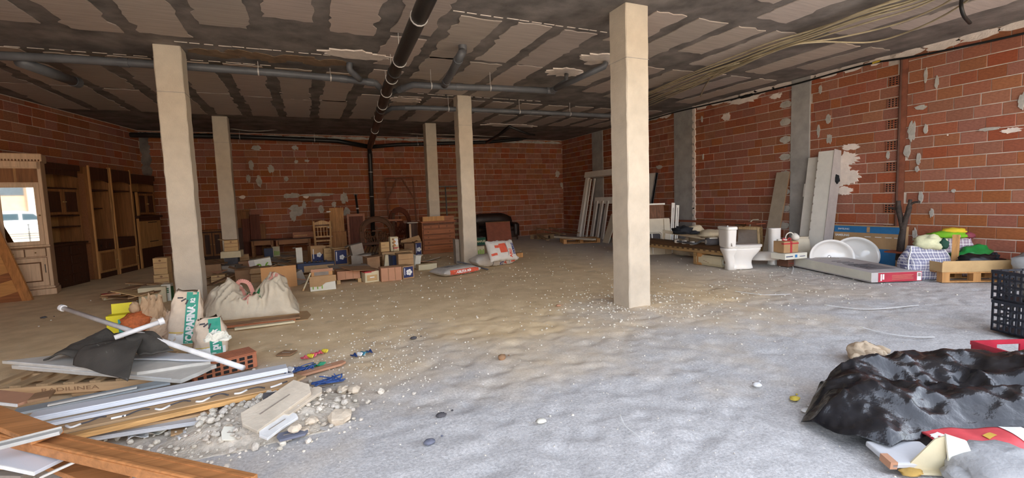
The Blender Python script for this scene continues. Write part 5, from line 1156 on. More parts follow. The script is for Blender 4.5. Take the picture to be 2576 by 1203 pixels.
# washbasins
def basin(label, loc, rz, w, h, lean, tap=False, flat=False):
    t = thing('washbasin', label, 'washbasin', loc, rot=(0,0,rz)); n = 40
    T = Tm((0,0,0),(-lean,0,0)) if not flat else Tm((0,0,0.11),(PI/2-0.06,0,0)) @ Tm((0,0,-h*0.42))
    def ring(s, y, zc=0.0):
        o = []
        for k_ in range(n):
            a = 2*PI*k_/n; x = s*w/2*math.cos(a); z = s*h*0.62*math.sin(a)
            z = max(z, -s*h*0.38) + h*0.38 + zc; o.append(T @ Vector((x, y, z)))
        return o
    MB().loft([ring(0.30,0.15,0.02),ring(0.62,0.14,0.02),ring(0.86,0.10),ring(0.99,0.03),ring(1.0,0.0),ring(0.985,-0.012),ring(0.95,-0.012),ring(0.86,0.002),ring(0.80,0.03,0.02),ring(0.62,0.085,0.03),ring(0.32,0.105,0.04),ring(0.05,0.11,0.05)]).build('bowl', M_porc, t, smooth=True)
    MB().lathe([(0.028,0),(0.024,-0.004),(0.012,-0.006)],14, T @ Tm((0,0.10,h*0.42),(PI/2,0,0)) @ Matrix.Scale(-1,4,(0,0,1))).build('drain', M_chrome, t, smooth=True)
    MB().lathe([(0.016,0),(0.016,0.006)],12, T @ Tm((0,-0.012,h*0.05),(PI/2,0,0))).build('tap_hole', M_dark, t)
    if tap:
        p = T @ Vector((w*0.06,-0.015,h*0.06)); MB().tube(smooth_path([p,p+Vector((0,0,0.09)),p+Vector((-0.03,-0.08,0.11)),p+Vector((-0.04,-0.12,0.09))],4),0.014,8).build('tap', M_chrome, t, smooth=True)
        MB().lathe([(0.02,0),(0.03,0.02),(0.028,0.05),(0.01,0.06)],12,Tm(p+Vector((0,0,0.09)))).build('tap_handle', M_chrome, t, smooth=True)
    return t
bq = G(2096,668); basin('oval white washbasin standing on edge, left of the two by the appliance box', Vector((bq.x*0.962,bq.y*0.962,0)), -0.62, 0.74, 0.52, 0.22)
bq = G(2160,661); basin('oval white washbasin standing on edge, right one behind the flat carton', Vector((9.02,5.02,0)), -0.62, 0.78, 0.54, 0.24)
bq = G(1922,666); basin('white washbasin lying flat on the floor with a chrome tap', bq+Vector((0.0,0.0,0)), -0.45, 0.58, 0.44, 0.0, tap=True, flat=True)
pd = G(1947,665); t = thing('basin_pedestal', 'tall white basin pedestal standing between the toilet and the brown boxes', 'pedestal', pd, -0.42)
MB().loft([sring(0,0.115,0.10,0,p=3),sring(0,0.10,0.09,0.03,p=3),sring(0,0.095,0.088,0.30,p=3),sring(0,0.10,0.09,0.68,p=3),sring(0,0.105,0.095,0.70,p=3)]).build('shaft', M_porc, t, smooth=True); MB().loft([sring(0,0.085,0.075,0.70,p=3),sring(0,0.08,0.07,0.702,p=3)]).build('rim_opening', mat('porcelain_grey', (0.55,0.54,0.52), rough=0.2, bump=0), t)
# beige tube frame, tape roll, white lamp
fr0 = G(1935,640); t = thing('tube_frame', 'beige bent tube frame standing behind the pedestal', 'frame', fr0+Vector((0.25,0.35,0)), -0.45)
M_btube = mat('beige_tube', (0.58,0.52,0.40), rough=0.4, bump=0)
MB().tube(smooth_path([(-0.30,0,0.0),(-0.30,0,0.62),(-0.26,0,0.74),(-0.16,0,0.76),(0.28,0,0.76),(0.36,0,0.72),(0.40,0,0.6),(0.38,0,0.3),(0.36,0,0.0)],4),0.014,8).build('hoop', M_btube, t, smooth=True); MB().tube([(-0.30,0,0.58),(0.38,0,0.58)],0.011,8).build('cross_tube', M_btube, t, smooth=True); MB().tube(smooth_path([(-0.02,-0.15,0.58),(-0.02,-0.10,0.74),(-0.02,0,0.76)],4),0.011,8).build('bent_arm', M_btube, t, smooth=True)
tr = fr0+Vector((0.25,0.35,0))+Vector((0.43*math.cos(-0.45),0.43*math.sin(-0.45),0.575)); t = thing('tape_roll', 'roll of beige tape hanging on the tube frame', 'tape', (tr.x, tr.y, tr.z)); 
n = 22; mb = MB(); T = Tm((0,0,0),(0,PI/2,-0.6))
mb.lathe([(0.055,-0.05),(0.10,-0.05),(0.10,0.05),(0.055,0.05),(0.055,-0.05)], n, T); mb.f = mb.f[:-2]; mb.build('ring', M_btube, t, smooth=False); MB().tube([T @ Vector((0,0,-0.12)), T @ Vector((0,0,0.05))],0.025,8).build('core', M_whpl, t, smooth=True)
ls = G(1990,636,0.315)+Vector((0.10,0.08,0.206)); t = thing('shower_set', 'white hand shower with a looped hose on the brown box', 'shower', ls, -0.4); MB().lathe([(0.02,0),(0.05,0.02),(0.075,0.07),(0.07,0.09),(0.01,0.095)],16,Tm((0.03,0,0.03),(0,1.1,0.2))).build('shower_head', M_whpl, t, smooth=True); MB().tube(smooth_path([(-0.10,0,0.0),(-0.08,0,0.10),(-0.02,0,0.14),(0.03,0,0.12),(0.05,0,0.06)],4),0.010,8).build('hose', M_whpl, t, smooth=True); MB().box(-0.24,-0.08,-0.03,0.03,0,0.03).build('bracket', M_whpl, t, bevel=0.008)
# boxes next to the pedestal
def rbox(label, px, py, w, d, h, rz, m, z0=0.0, name='small_box', extra=None):
    t = thing(name, label, 'box', G(px,py,z0), rz); MB().box(-w/2,w/2,0,d,0,h).build('box_body', m, t, bevel=0.006); MB().box(-w/2,w/2,d*0.45,d*0.55,h,h+0.003).build('tape', C_tape, t); return t
C_dbrown = mat('dark_brown_board', (0.20,0.095,0.06), var=0.2, bump=0.1); C_blk = mat('black_board', (0.035,0.025,0.025), var=0.2)
t = rbox('small dark brown box at the bottom of the stack beside the pedestal', 1997,671,0.27,0.25,0.20,-0.12,C_dbrown); MB().box(0.135,0.139,0.02,0.23,0.01,0.19).build('dark_side', C_blk, t); MB().box(-0.12,0.10,-0.003,0,0.06,0.068).build('print_line', C_redp, t)
t = rbox('flat white box with blue print on top of the dark brown box', 2003,652,0.50,0.30,0.105,-0.12,C_white,0.205); MB().box(-0.03,0.02,-0.004,0,0.03,0.08).build('blue_square', mat('sky_blue_print', (0.05,0.22,0.50), bump=0), t)
MB().box(-0.23,-0.08,-0.004,0,0.045,0.06).build('blue_line', C_blue, t); MB().box(0.08,0.2,-0.004,0,0.04,0.05).build('blue_line', C_blue, t)
t = rbox('brown gift-like box with red ribbons on the flat white box', 1990,636,0.30,0.24,0.20,-0.2,C_kraft,0.315); MB().box(-0.02,0.02,-0.004,0.245,0,0.204).build('ribbon', C_redp, t); MB().box(-0.154,0.154,-0.004,0.05,0.15,0.175).build('ribbon', C_redp, t)
for s in (-1,1): MB().tube(smooth_path([(0,0.1,0.20),(s*0.05,0.1,0.25),(s*0.09,0.1,0.22),(0,0.1,0.205)],4),0.010,6).build('bow', C_redp, t, smooth=True)
t = thing('cistern', 'cream plastic cistern standing behind the box stack', 'cistern', G(2035,668)+Vector((0.12,0.25,0)), -0.42); MB().loft([sring(0,0.16,0.10,0,p=4),sring(0,0.17,0.11,0.25,p=4),sring(0,0.14,0.09,0.46,p=4),sring(0,0.12,0.08,0.50,p=4)]).build('tank', M_creamw, t, smooth=True); MB().loft([sring(0,0.13,0.09,0.50,p=4),sring(0,0.13,0.09,0.52,p=4)]).build('lid', M_creamw, t)
t = thing('white_bucket', 'white bucket behind the dark brown box', 'bucket', G(1976,664)); MB().lathe([(0.10,0),(0.13,0.22),(0.135,0.225),(0.135,0.24),(0.12,0.24)],20).build('bucket', M_whpl, t, smooth=True); MB().lathe([(0.12,0.238),(0.12,0.243)],20).build('lid', M_whpl, t)
# tall leaning boards
t = thing('grey_board', 'narrow grey-brown board leaning on the wall beside the concrete pilaster', 'board', (9.02,6.62,0)); lean_bar(t, 0, 0.30, 0, 1.86, 0.0, 0.24, 0.025, 'board', mat('grey_brown_board', (0.33,0.27,0.20), var=0.12)); lean_bar(t, -0.008, 0.0, 0, 1.86, 0.0, 0.24, 0.025, 'edge', C_brown)
t = thing('tall_white_board', 'tall off-white board leaning on the pilaster, left of the deeper one', 'board', (9.18,6.02,0)); lean_bar(t, 0, 0.22, 0, 2.08, 0.0, 0.15, 0.03, 'board', M_whitew); lean_bar(t, 0.20, 0.26, 1.28, 1.55, 0.01, 0.15, 0.02, 'torn_piece', M_whitew)
t = thing('white_box_beam', 'tall off-white box section leaning on the brick wall, beside the appliance box', 'board', (9.14,5.66,0)); lean_bar(t, 0.0, 0.30, 0, 2.16, 0.0, 0.15, 0.12, 'front', M_whitew); lean_bar(t, -0.012, 0.0, 0, 2.16, 0.14, 0.15, 0.27, 'side_face', mat('grey_side', (0.40,0.36,0.34), var=0.1)); 
for k_ in range(12): lean_bar(t, 0.285, 0.30, 0.1+k_*0.17, 0.14+k_*0.17, -0.121, 0.15, 0.003, 'chip', C_grey)
blob('black_bag_scrap', M_clothk, t, (0.26,-0.02,1.60), (0.04,0.05,0.08), 2, 0.4, flat=False)
t = thing('chrome_tap', 'chrome basin tap standing behind the left oval washbasin', 'tap', G(2068,640)+Vector((0.45,0.1,0))); MB().box(-0.2,0.2,-0.12,0.15,0,0.42).build('grey_stand', M_whitew, t, bevel=0.02); MB().tube(smooth_path([(0,0,0.42),(0,0,0.50),(-0.05,-0.04,0.53),(-0.10,-0.07,0.50)],4),0.018,8).build('spout', M_chrome, t, smooth=True)
# appliance box with blue bands
p0 = GX(2093,655,9.12); t = thing('appliance_box', 'large flat kraft box with blue bands behind the oval washbasins', 'box', (9.36,5.66,0), -PI/2); w_, h_ = 1.18, 0.72; T = Tm((0,0,0),(-0.05,0,0))
MB().box(0,w_,0,0.10,0,h_,T).build('box_body', C_kraft, t, bevel=0.006); C_bb = mat('box_blue', (0.025,0.16,0.36), rough=0.55, bump=0)
MB().box(0.01,w_-0.01,-0.004,0,h_-0.14,h_-0.02,T).build('blue_band', C_bb, t); MB().box(0.62,w_-0.12,-0.004,0,0.0,0.30,T).build('blue_corner', C_bb, t)
text('SAMSUNG', 0.055, C_whitep, t, T @ TF(0.16,-0.006,h_-0.20), bold=0.002); text('SAMSUNG', 0.045, C_whitep, t, T @ TF(0.18,-0.007,h_-0.08))
for x in (0.55,0.72,0.88,1.02): MB().box(x,x+0.10,-0.006,0,h_-0.215,h_-0.205,T).build('print_line', C_whitep, t)
MB().box(0.58,0.63,-0.007,0,h_-0.13,h_-0.03,T).build('tape', C_kraft, t)
# flat carton with red end
a = G(2192,713); b_ = G(2318,708); c_ = G(2082,668); ux = (b_-a); uy = (c_-a); uy.z = 0; ux.z = 0
t = thing('flat_carton', 'long flat grey carton with a red printed end lying on the floor', 'box', a, math.atan2(ux.y, ux.x)); w_ = ux.length; L_ = min(uy.length, 1.75); h_ = 0.155
sk = uy.normalized() ; cosr, sinr = math.cos(-t.rotation_euler[2]), math.sin(-t.rotation_euler[2]); sv = Vector((sk.x*cosr-sk.y*sinr, sk.x*sinr+sk.y*cosr, 0)); sv = Vector((min(-0.02, sv.x*0.25), 1, 0)).normalized()
def fb_(x, l, z): return Vector((x,0,z)) + sv*l
MB().hexa([fb_(0,0,0.01),fb_(w_,0,0.01),fb_(w_,L_,0.01),fb_(0,L_,0.01),fb_(0,0,h_),fb_(w_,0,h_),fb_(w_,L_,h_+0.03),fb_(0,L_,h_+0.03)]).build('box_body', mat('grey_carton', (0.50,0.47,0.46), var=0.06, bump=0.05), t, bevel=0.005)
MB().hexa([fb_(0.10,-0.004,0.012),fb_(w_-0.002,-0.004,0.012),fb_(w_-0.002,0.0,0.012),fb_(0.10,0.0,0.012),fb_(0.10,-0.004,h_-0.005),fb_(w_-0.002,-0.004,h_-0.005),fb_(w_-0.002,0.0,h_-0.005),fb_(0.10,0.0,h_-0.005)]).build('red_end', mat('crimson_print', (0.42,0.03,0.055), rough=0.45, bump=0), t)
for (x0,x1,z0,z1) in ((0.13,0.15,0.03,0.13),(0.16,0.185,0.05,0.13),(0.30,0.62,0.045,0.05),(0.30,0.62,0.065,0.07),(0.30,0.60,0.085,0.09),(0.30,0.62,0.105,0.11)): MB().box(x0*w_/0.75,x1*w_/0.75,-0.007,-0.003,z0,z1).build('print_mark', C_pink if x0 > 0.2 else C_whitep, t)
MB().box(w_*0.90,w_*0.985,-0.007,-0.003,0.02,0.14).build('barcode_label', C_whitep, t); MB().box(w_*0.915,w_*0.97,-0.009,-0.006,0.08,0.13).build('barcode', C_grey, t)
MB().hexa([fb_(-0.003,0.0,0.03),fb_(0.0,0.0,0.03),fb_(0.0,L_*0.97,0.03),fb_(-0.003,L_*0.97,0.03),fb_(-0.003,0.0,h_),fb_(0.0,0.0,h_),fb_(0.0,L_*0.97,h_+0.028),fb_(-0.003,L_*0.97,h_+0.028)]).build('white_side', C_white, t)
MB().hexa([fb_(w_*0.22,L_*0.14,h_+0.004),fb_(w_*0.80,L_*0.14,h_+0.004),fb_(w_*0.80,L_*0.72,h_+0.014),fb_(w_*0.22,L_*0.72,h_+0.014),fb_(w_*0.22,L_*0.14,h_+0.007),fb_(w_*0.80,L_*0.14,h_+0.007),fb_(w_*0.80,L_*0.72,h_+0.019),fb_(w_*0.22,L_*0.72,h_+0.019)]).build('printed_picture', mat('grey_picture', (0.20,0.19,0.20), bump=0), t)
for k_ in range(7):
    l = L_*(0.20+0.07*k_); MB().hexa([fb_(w_*0.30,l,h_+0.016),fb_(w_*(0.5+0.04*(k_%3)),l,h_+0.016),fb_(w_*(0.5+0.04*(k_%3)),l+0.02,h_+0.016),fb_(w_*0.30,l+0.02,h_+0.016),fb_(w_*0.30,l,h_+0.0215),fb_(w_*(0.5+0.04*(k_%3)),l,h_+0.0215),fb_(w_*(0.5+0.04*(k_%3)),l+0.02,h_+0.0215),fb_(w_*0.30,l+0.02,h_+0.0215)]).build('print_line', C_dkgrey, t)
for k_ in range(3):
    l = L_*(0.78+0.05*k_); MB().hexa([fb_(w_*0.3,l,h_+0.014),fb_(w_*0.75,l,h_+0.014),fb_(w_*0.75,l+0.02,h_+0.014),fb_(w_*0.3,l+0.02,h_+0.014),fb_(w_*0.3,l,h_+0.028),fb_(w_*0.75,l,h_+0.028),fb_(w_*0.75,l+0.02,h_+0.028),fb_(w_*0.3,l+0.02,h_+0.028)]).build('print_line', C_grey, t)
# forked branch stand
to = GX(2272,655,8.95); t = thing('branch_stand', 'dark forked branch standing upright against the brick wall', 'branch', (8.95,to.y,0)); W_bark = mat('bark', (0.055,0.04,0.032), rough=0.8, var=0.4, scale=14, bump=0.6, bscale=30)
def bp_(px, py): p = GX(px,py,8.95); return Vector((0, p.y-to.y, p.z))
MB().tube([bp_(2262,655)*1.0, bp_(2268,600), bp_(2272,578), bp_(2274,560)], [0.055,0.05,0.042,0.04], 10).build('trunk', W_bark, t, smooth=True)
MB().tube(smooth_path([bp_(2272,580),bp_(2266,550),bp_(2261,528),bp_(2260,505)],4), [0.04]*10+[0.032]*3, 9).build('left_fork', W_bark, t, smooth=True)
MB().tube(smooth_path([bp_(2272,580),bp_(2278,552),bp_(2286,528),bp_(2290,502)],4), [0.038]*10+[0.026]*3, 9).build('right_fork', W_bark, t, smooth=True)
MB().tube(smooth_path([bp_(2261,530),bp_(2248,524),bp_(2235,523)],4), [0.018]*9, 7).build('twig', W_bark, t, smooth=True); MB().tube(smooth_path([bp_(2289,517),bp_(2298,510),bp_(2314,508)],4), [0.018]*9, 7).build('twig', W_bark, t, smooth=True)
pc_ = bp_(2262,636); MB().box(-0.12,0.12,pc_.y-0.16,pc_.y+0.16,pc_.z,pc_.z+0.025).build('cross_board', mat('red_laminate', (0.27,0.075,0.035)), t); MB().lathe([(0.10,0),(0.07,0.16),(0.06,0.30)],14).build('pot_base', C_blk, t, smooth=True)
# plaid bags
def plaid(key, base, c1, c2, fx=26.0, fz=22.0):
    if key in MATS: return MATS[key]
    m = bpy.data.materials.new(key); m.use_nodes = True; MATS[key] = m; nt = m.node_tree; L = nt.links; b = nt.nodes['Principled BSDF']; b.inputs['Roughness'].default_value = 0.55
    tc = _nn(nt,'ShaderNodeTexCoord'); col = None
    def band(axis, f, thr):
        w = _nn(nt,'ShaderNodeTexWave', wave_type='BANDS', bands_direction=axis); w.inputs['Scale'].default_value = f/6.28*2; w.inputs['Distortion'].default_value = 1.2; w.inputs['Detail Scale'].default_value = 1.0
        L.new(tc.outputs['Object'], w.inputs['Vector']); g = _nn(nt,'ShaderNodeMath', operation='GREATER_THAN'); g.inputs[1].default_value = thr; L.new(w.outputs['Fac'], g.inputs[0]); return g.outputs[0]
    rgb = lambda c: (lambda n: (setattr(n.outputs[0],'default_value',(*c,1)), n.outputs[0])[1])(_nn(nt,'ShaderNodeRGB'))
    cur = rgb(base)
    for ax, f, th, c in (('X',fx,0.55,c1),('Z',fz,0.55,c1),('X',fx*0.5,0.93,c2),('Z',fz*0.5,0.93,c2),('X',fx*2.1,0.9,c2)):
        mx = _nn(nt,'ShaderNodeMix', data_type='RGBA'); ml = _nn(nt,'ShaderNodeMath', operation='MULTIPLY'); ml.inputs[1].default_value = 0.6; L.new(band(ax,f,th), ml.inputs[0]); L.new(ml.outputs[0], mx.inputs[0]); L.new(cur, mx.inputs[6]); L.new(rgb(c), mx.inputs[7]); cur = mx.outputs[2]
    L.new(cur, b.inputs['Base Color']); return m
def soft_bag(label, loc, rz, w, d, h, m, seed, name='plaid_bag', lean=0.0):
    t = thing(name, label, 'bag', loc, rz); rings = []; n = 36
    for i in range(17):
        f = i/16; z = h*f; ring = []; bul = 0.86 + 0.20*math.sin(PI*min(1,f*1.15)) - 0.10*f**4; dd = (1-0.55*f**3)
        for k_ in range(n):
            a = 2*PI*k_/n; c, s = math.cos(a), math.sin(a); x = w/2*bul*math.copysign(abs(c)**0.45, c); y = d/2*bul*dd*math.copysign(abs(s)**0.45, s) + d/2
            q = 0.03*nz(x*6+seed, y*6, z*6) + 0.018*nz(x*15+seed, y*15, z*12); ring.append((x+q+lean*f, y+q, max(0,z+0.03*nz(x*5,y*5,seed)*f)))
        rings.append(ring)
    mb = MB().loft(rings); mb.build('bag_body', m, t, smooth=True); return t, rings
P1 = plaid('plaid_blue', (0.46,0.45,0.52), (0.055,0.06,0.20), (0.75,0.74,0.74)); P2 = plaid('plaid_mauve', (0.45,0.38,0.42), (0.20,0.09,0.17), (0.72,0.66,0.66))
t, rg = soft_bag('blue plaid bag beside the red end of the flat carton', G(2338,706)+Vector((0.1,0.0,0)), -0.45, 0.62, 0.34, 0.50, P1, 3)
for k_ in (2, 34, 20): MB().tube([Vector(r[k_]) for r in rg], 0.010, 6).build('white_piping', C_whitep, t, smooth=True)
o, _ = blob('clothing', mat('pale_yellow_cloth', (0.66,0.66,0.42), rough=0.9, bump=0.3), t, (0.06,0.16,0.53), (0.22,0.14,0.12), 5, 0.4); blob('dark_green_cloth', mat('dark_green_cloth', (0.02,0.07,0.045), rough=0.9), t, (0.17,0.05,0.52), (0.06,0.06,0.09), 8, 0.4)
t, rg = soft_bag('mauve plaid bag with bright green cloth on top, behind the blue plaid one', Vector((9.02, GX(2405,640,9.05).y, 0)), -0.9, 0.58, 0.34, 0.60, P2, 8)
blob('lime_cloth', mat('lime_cloth', (0.20,0.50,0.02), rough=0.8, bump=0.2), t, (-0.05,0.15,0.63), (0.24,0.14,0.06), 4, 0.3); blob('yellow_cloth', mat('yellow_cloth', (0.70,0.50,0.03), rough=0.8, bump=0.2), t, (0.03,0.18,0.69), (0.15,0.09,0.05), 6, 0.3); blob('maroon_cloth', mat('maroon_cloth', (0.25,0.05,0.07), rough=0.8), t, (0.18,0.16,0.62), (0.08,0.08,0.06), 7, 0.3)
# right pallet with cardboard tray, uprights, bags
pp = G(2465,706); RZP = -0.52
t = pallet('pine pallet holding a cardboard tray near the right edge', pp+Vector((0.0,0.28,0)), RZP, 0.92, 0.75, 0.15, W_pine)
tr_ = pp+Vector((0.0,0.28,0.152)); t = thing('cardboard_tray', 'long open cardboard tray on the pine pallet', 'tray', tr_, RZP)
MB().box(-0.46,0.46,-0.37,-0.36,0,0.16).build('front_wall', C_tan, t); MB().box(-0.46,0.46,0.36,0.37,0,0.13).build('back_wall', C_tan, t); MB().box(-0.47,-0.46,-0.37,0.37,0,0.14).build('end_wall', C_tan, t); MB().box(0.46,0.47,-0.37,0.37,0,0.16).build('end_wall', C_brown, t); MB().box(-0.46,0.46,-0.36,0.36,0,0.006).build('bottom', C_tan, t)
for i,(x,hh_,lab) in enumerate([(-0.10,0.50,'leaning pine batten rising from the cardboard tray'),(0.16,0.40,'short pine batten behind the green bag')]):
    T = Matrix.Translation(tr_) @ Matrix.Rotation(RZP,4,'Z'); p = T @ Vector((x,-0.1+0.3*i,0.01)); t = thing('pine_batten', lab, 'batten', p, RZP); MB().bar((0,0,0),(0.05,0.05,hh_),0.08,0.03).build('batten', W_pine, t); MB().bar((0.051,0.051,hh_-0.04),(0.052,0.052,hh_-0.01),0.09,0.035).build('end_grain', W_oak, t)
T = Matrix.Translation(tr_) @ Matrix.Rotation(RZP,4,'Z')
t = thing('green_bag', 'crumpled green plastic bag in the cardboard tray', 'bag', T @ Vector((0.22,-0.02,0.01)), RZP); blob('bag', mat('green_plastic', (0.02,0.24,0.05), rough=0.3, var=0.3, bump=0.3, bscale=14), t, (0.02,0.05,0.15), (0.26,0.18,0.16), 11, 0.5); blob('pink_print', C_pink, t, (0.0,-0.14,0.12), (0.08,0.03,0.04), 3, 0.3)
t = thing('black_bag', 'black plastic bag slumped in the tray, in front of the green one', 'bag', T @ Vector((0.08,-0.22,0.01)), RZP); blob('bag', mat('black_plastic_bag', (0.01,0.01,0.012), rough=0.3, bump=0.3, bscale=14), t, (0.05,0.0,0.11), (0.28,0.12,0.12), 13, 0.4); blob('knot', M_clothk, t, (0.24,-0.02,0.18), (0.05,0.05,0.06), 5, 0.4)
t = thing('grey_sheeting', 'pale grey plastic sheeting heaped at the right edge by the pallet', 'sheeting', G(2600,716)+Vector((0.0,-0.05,0))); blob('sheet', mat('grey_film', (0.42,0.43,0.43), rough=0.35, var=0.1, bump=0.2, bscale=15), t, (0,0,0.22), (0.34,0.24,0.24), 17, 0.5); blob('tail', mat('grey_film', (0.42,0.43,0.43)), t, (-0.28,-0.1,0.12), (0.2,0.16,0.12), 19, 0.5)
# black crates and red crate at the right edge
def crate(label, loc, rz, w, d, h, m, handle=False, rows=4):
    t = thing('plastic_crate', label, 'crate', loc, rz); th = 0.012
    for (x0,x1,y0,y1,nm) in ((-w/2,w/2,0,th,'front'),(-w/2,w/2,d-th,d,'back'),(-w/2,-w/2+th,0,d,'side'),(w/2-th,w/2,0,d,'side')):
        mb = MB()
        if handle:
            if nm in ('front','back'):
                mb.box(x0,x1,y0,y1,0,h*0.45); mb.box(x0,x1,y0,y1,h*0.82,h); mb.box(x0,-0.09,y0,y1,h*0.45,h*0.82); mb.box(0.09,x1,y0,y1,h*0.45,h*0.82)
            else: mb.box(x0,x1,y0,y1,0,h)
        else:
            for k_ in range(rows+1): z = (h-0.02)*k_/rows; mb.box(x0,x1,y0,y1,z,z+0.02)
            nn_ = 7
            for k_ in range(nn_+1):
                if x1-x0 > y1-y0: x = x0+(x1-x0-0.014)*k_/nn_; mb.box(x,x+0.014,y0,y1,0,h)
                else: y = y0+(y1-y0-0.014)*k_/nn_; mb.box(x0,x1,y,y+0.014,0,h)
        mb.build(nm+'_wall', m, t)
    MB().box(-w/2,w/2,0,d,0,0.012).build('base', m, t)
    MB().box(-w/2-0.008,w/2+0.008,-0.008,0.0,h-0.03,h).build('rim', m, t); MB().box(-w/2-0.008,-w/2,0,d,h-0.03,h).build('rim', m, t)
    return t
M_crk = mat('black_crate', (0.02,0.024,0.035), rough=0.4, bump=0); M_crr = mat('red_crate', (0.50,0.03,0.055), rough=0.4, bump=0)
cp0 = G(2552,868)+Vector((0.52,-0.12,0)); RZC = -0.35
crate('black lattice crate at the bottom of the stack at the right edge', cp0, RZC, 0.50, 0.36, 0.30, M_crk)
crate('black lattice crate on top of the stack at the right edge', cp0+Vector((-0.01,0.01,0.302)), RZC-0.05, 0.50, 0.36, 0.28, M_crk)
t = thing('white_jug', 'white plastic container inside the upper black crate', 'container', cp0+Vector((0.0,0.14,0.316)), RZC); MB().loft([sring(0,0.10,0.09,0,p=4),sring(0,0.11,0.10,0.2,p=4),sring(0,0.05,0.05,0.27,p=3),sring(0,0.03,0.03,0.30)]).build('body', M_whpl, t, smooth=True); MB().lathe([(0.032,0.30),(0.032,0.33)],12).build('cap', M_whpl, t)
crate('red plastic crate with a hand hole behind the black plastic sheet', G(2665,962)+Vector((0.06,0.06,0.0)), -0.42, 0.56, 0.30, 0.19, M_crr, True)
# straps and scraps on the floor
for i,(q,lab) in enumerate([(((1850,735),(1900,742),(1950,744),(1988,742)),'white plastic strap on the floor right of the foreground column'),(((2075,769),(2130,777),(2200,780),(2310,770)),'long curved white strap on the floor before the flat carton'),(((2165,826),(2220,840),(2290,850),(2350,851)),'white strap on the floor nearest the black plastic sheet'),(((1560,1048),(1572,1075),(1590,1090),(1608,1104)),'thin white wire on the gravel in the foreground'),(((1990,666),(1996,676),(1992,690)),'short curved white strip in front of the box stack')]):
    pts_ = [G(x,y)+Vector((0,0,0.012)) for x,y in q]; t = thing('plastic_strap', lab, 'strap', pts_[0]); mb = MB(); sp_ = smooth_path([p-pts_[0] for p in pts_],5)
    for a, b_ in zip(sp_, sp_[1:]): mb.bar(a, b_, 0.018 if i != 3 else 0.004, 0.004)
    mb.build('strap', C_whitep, t); MB().bar(sp_[0], sp_[1], 0.02 if i != 3 else 0.005, 0.005).build('strap_end', C_white, t)
# ---------------------------------------------------------------- foreground right: black plastic sheet and packaging
M_film = mat('black_film', (0.012,0.013,0.016), rough=0.24, var=0.6, scale=6, bump=0.5, bscale=13, spec=0.6)
near = [G(2015,1066), G(2110,1118), G(2240,1158), G(2345,1122), G(2470,1108), G(2640,1112), G(2850,1110)]
far = [G(2018,1060), G(2085,995), G(2160,958), G(2300,950), G(2480,962), G(2640,975), G(2850,985)]
def poly_at(P, u):
    s = u*(len(P)-1); i = min(int(s), len(P)-2); return P[i].lerp(P[i+1], s-i)
so = near[0].copy(); so.z = 0
def tarp(u, v):
    a, b_ = poly_at(near, u), poly_at(far, u); p = a.lerp(b_, v); x, y = p.x, p.y
    hgt = 0.215*min(1, u*3.6)**0.8*(1+0.10*math.sin(u*7+1))
    prof = (0.30 + 0.70*min(1, v*1.9)) if v > 0.02 else 0.25
    prof *= 1.0 if v < 0.88 else max(0.0, (1-v)/0.12)**0.5
    ridge = lambda a, b_, c: 1-2.6*abs(nz(a, b_, c))
    q = 0.050*ridge(x*2.1+y*2.6, y*1.7-x*0.8, 2.2) + 0.030*ridge(x*5.5-y*3, y*5+x*1.5, 6.6) + 0.010*ridge(x*13, y*12, 1.2)
    z = hgt*prof + q*min(1, 4*v+0.25, 6*(1-v)+0.1, 8*u) + 0.012
    valley = 0.10*math.exp(-((v-0.46-0.05*math.sin(u*6))/0.09)**2)*min(1,u*3)*(0.4+0.6*u)
    return (x - so.x, y - so.y + 0.0, max(0.006, z - valley))
t = thing('black_plastic_sheet', 'crumpled shiny black plastic sheet heaped in the right foreground', 'plastic sheet', so)
mb = MB().sheet(tarp, 130, 80, 0.003); mb.build('sheet', M_film, t, smooth=True)
t = thing('cream_box_corner', 'open cream cardboard box under the black sheet', 'box', G(2372,1198), -0.55)
MB().box(-0.16,0.16,0,0.22,0,0.012).build('bottom', C_cream, t); MB().hexa([(0.02,-0.02,0.0),(0.16,-0.02,0.0),(0.16,-0.01,0.0),(0.02,-0.01,0.0),(0.02,0.02,0.20),(0.11,0.02,0.17),(0.11,0.03,0.17),(0.02,0.03,0.20)]).build('front_flap', C_white, t); MB().prism([(-0.16,0.0),(0.03,0.0),(0.03,0.19),(-0.02,0.17)], -0.035, -0.028, TXZ).build('side_flap', C_cream, t)
t = thing('grey_foam_panel', 'pale grey panel lying on the gravel under the black sheet', 'panel', G(2305,1180), -0.45); MB().box(-0.14,0.14,-0.02,0.16,0.015,0.045,Tm((0,0,0),(0.12,0.02,0))).build('panel', mat('pale_grey_panel', (0.52,0.52,0.53), var=0.06, bump=0.05), t, bevel=0.008); MB().box(-0.145,-0.11,-0.02,0.05,0.012,0.05,Tm((0,0,0),(0.12,0.02,0))).build('rusty_corner', C_pink, t)
t = thing('printed_paper_sack', 'red and blue printed paper sack poking out under the black sheet', 'sack', G(2455,1165), -0.45)
def psk(u, v): x = -0.14+0.56*u; y = -0.03+0.22*v; return (x, y, 0.035+0.02*math.sin(PI*v)+0.012*nz(x*9,y*9,3)+0.05*v)
mb = MB().sheet(psk, 30, 16, 0.01); mb.build('sack_body', mat('red_paper', (0.60,0.07,0.08), rough=0.5, var=0.2, bump=0.15, bscale=14), t, smooth=True); tree = BVHTree.FromPolygons([Vector(v) for v in mb.v], mb.f)
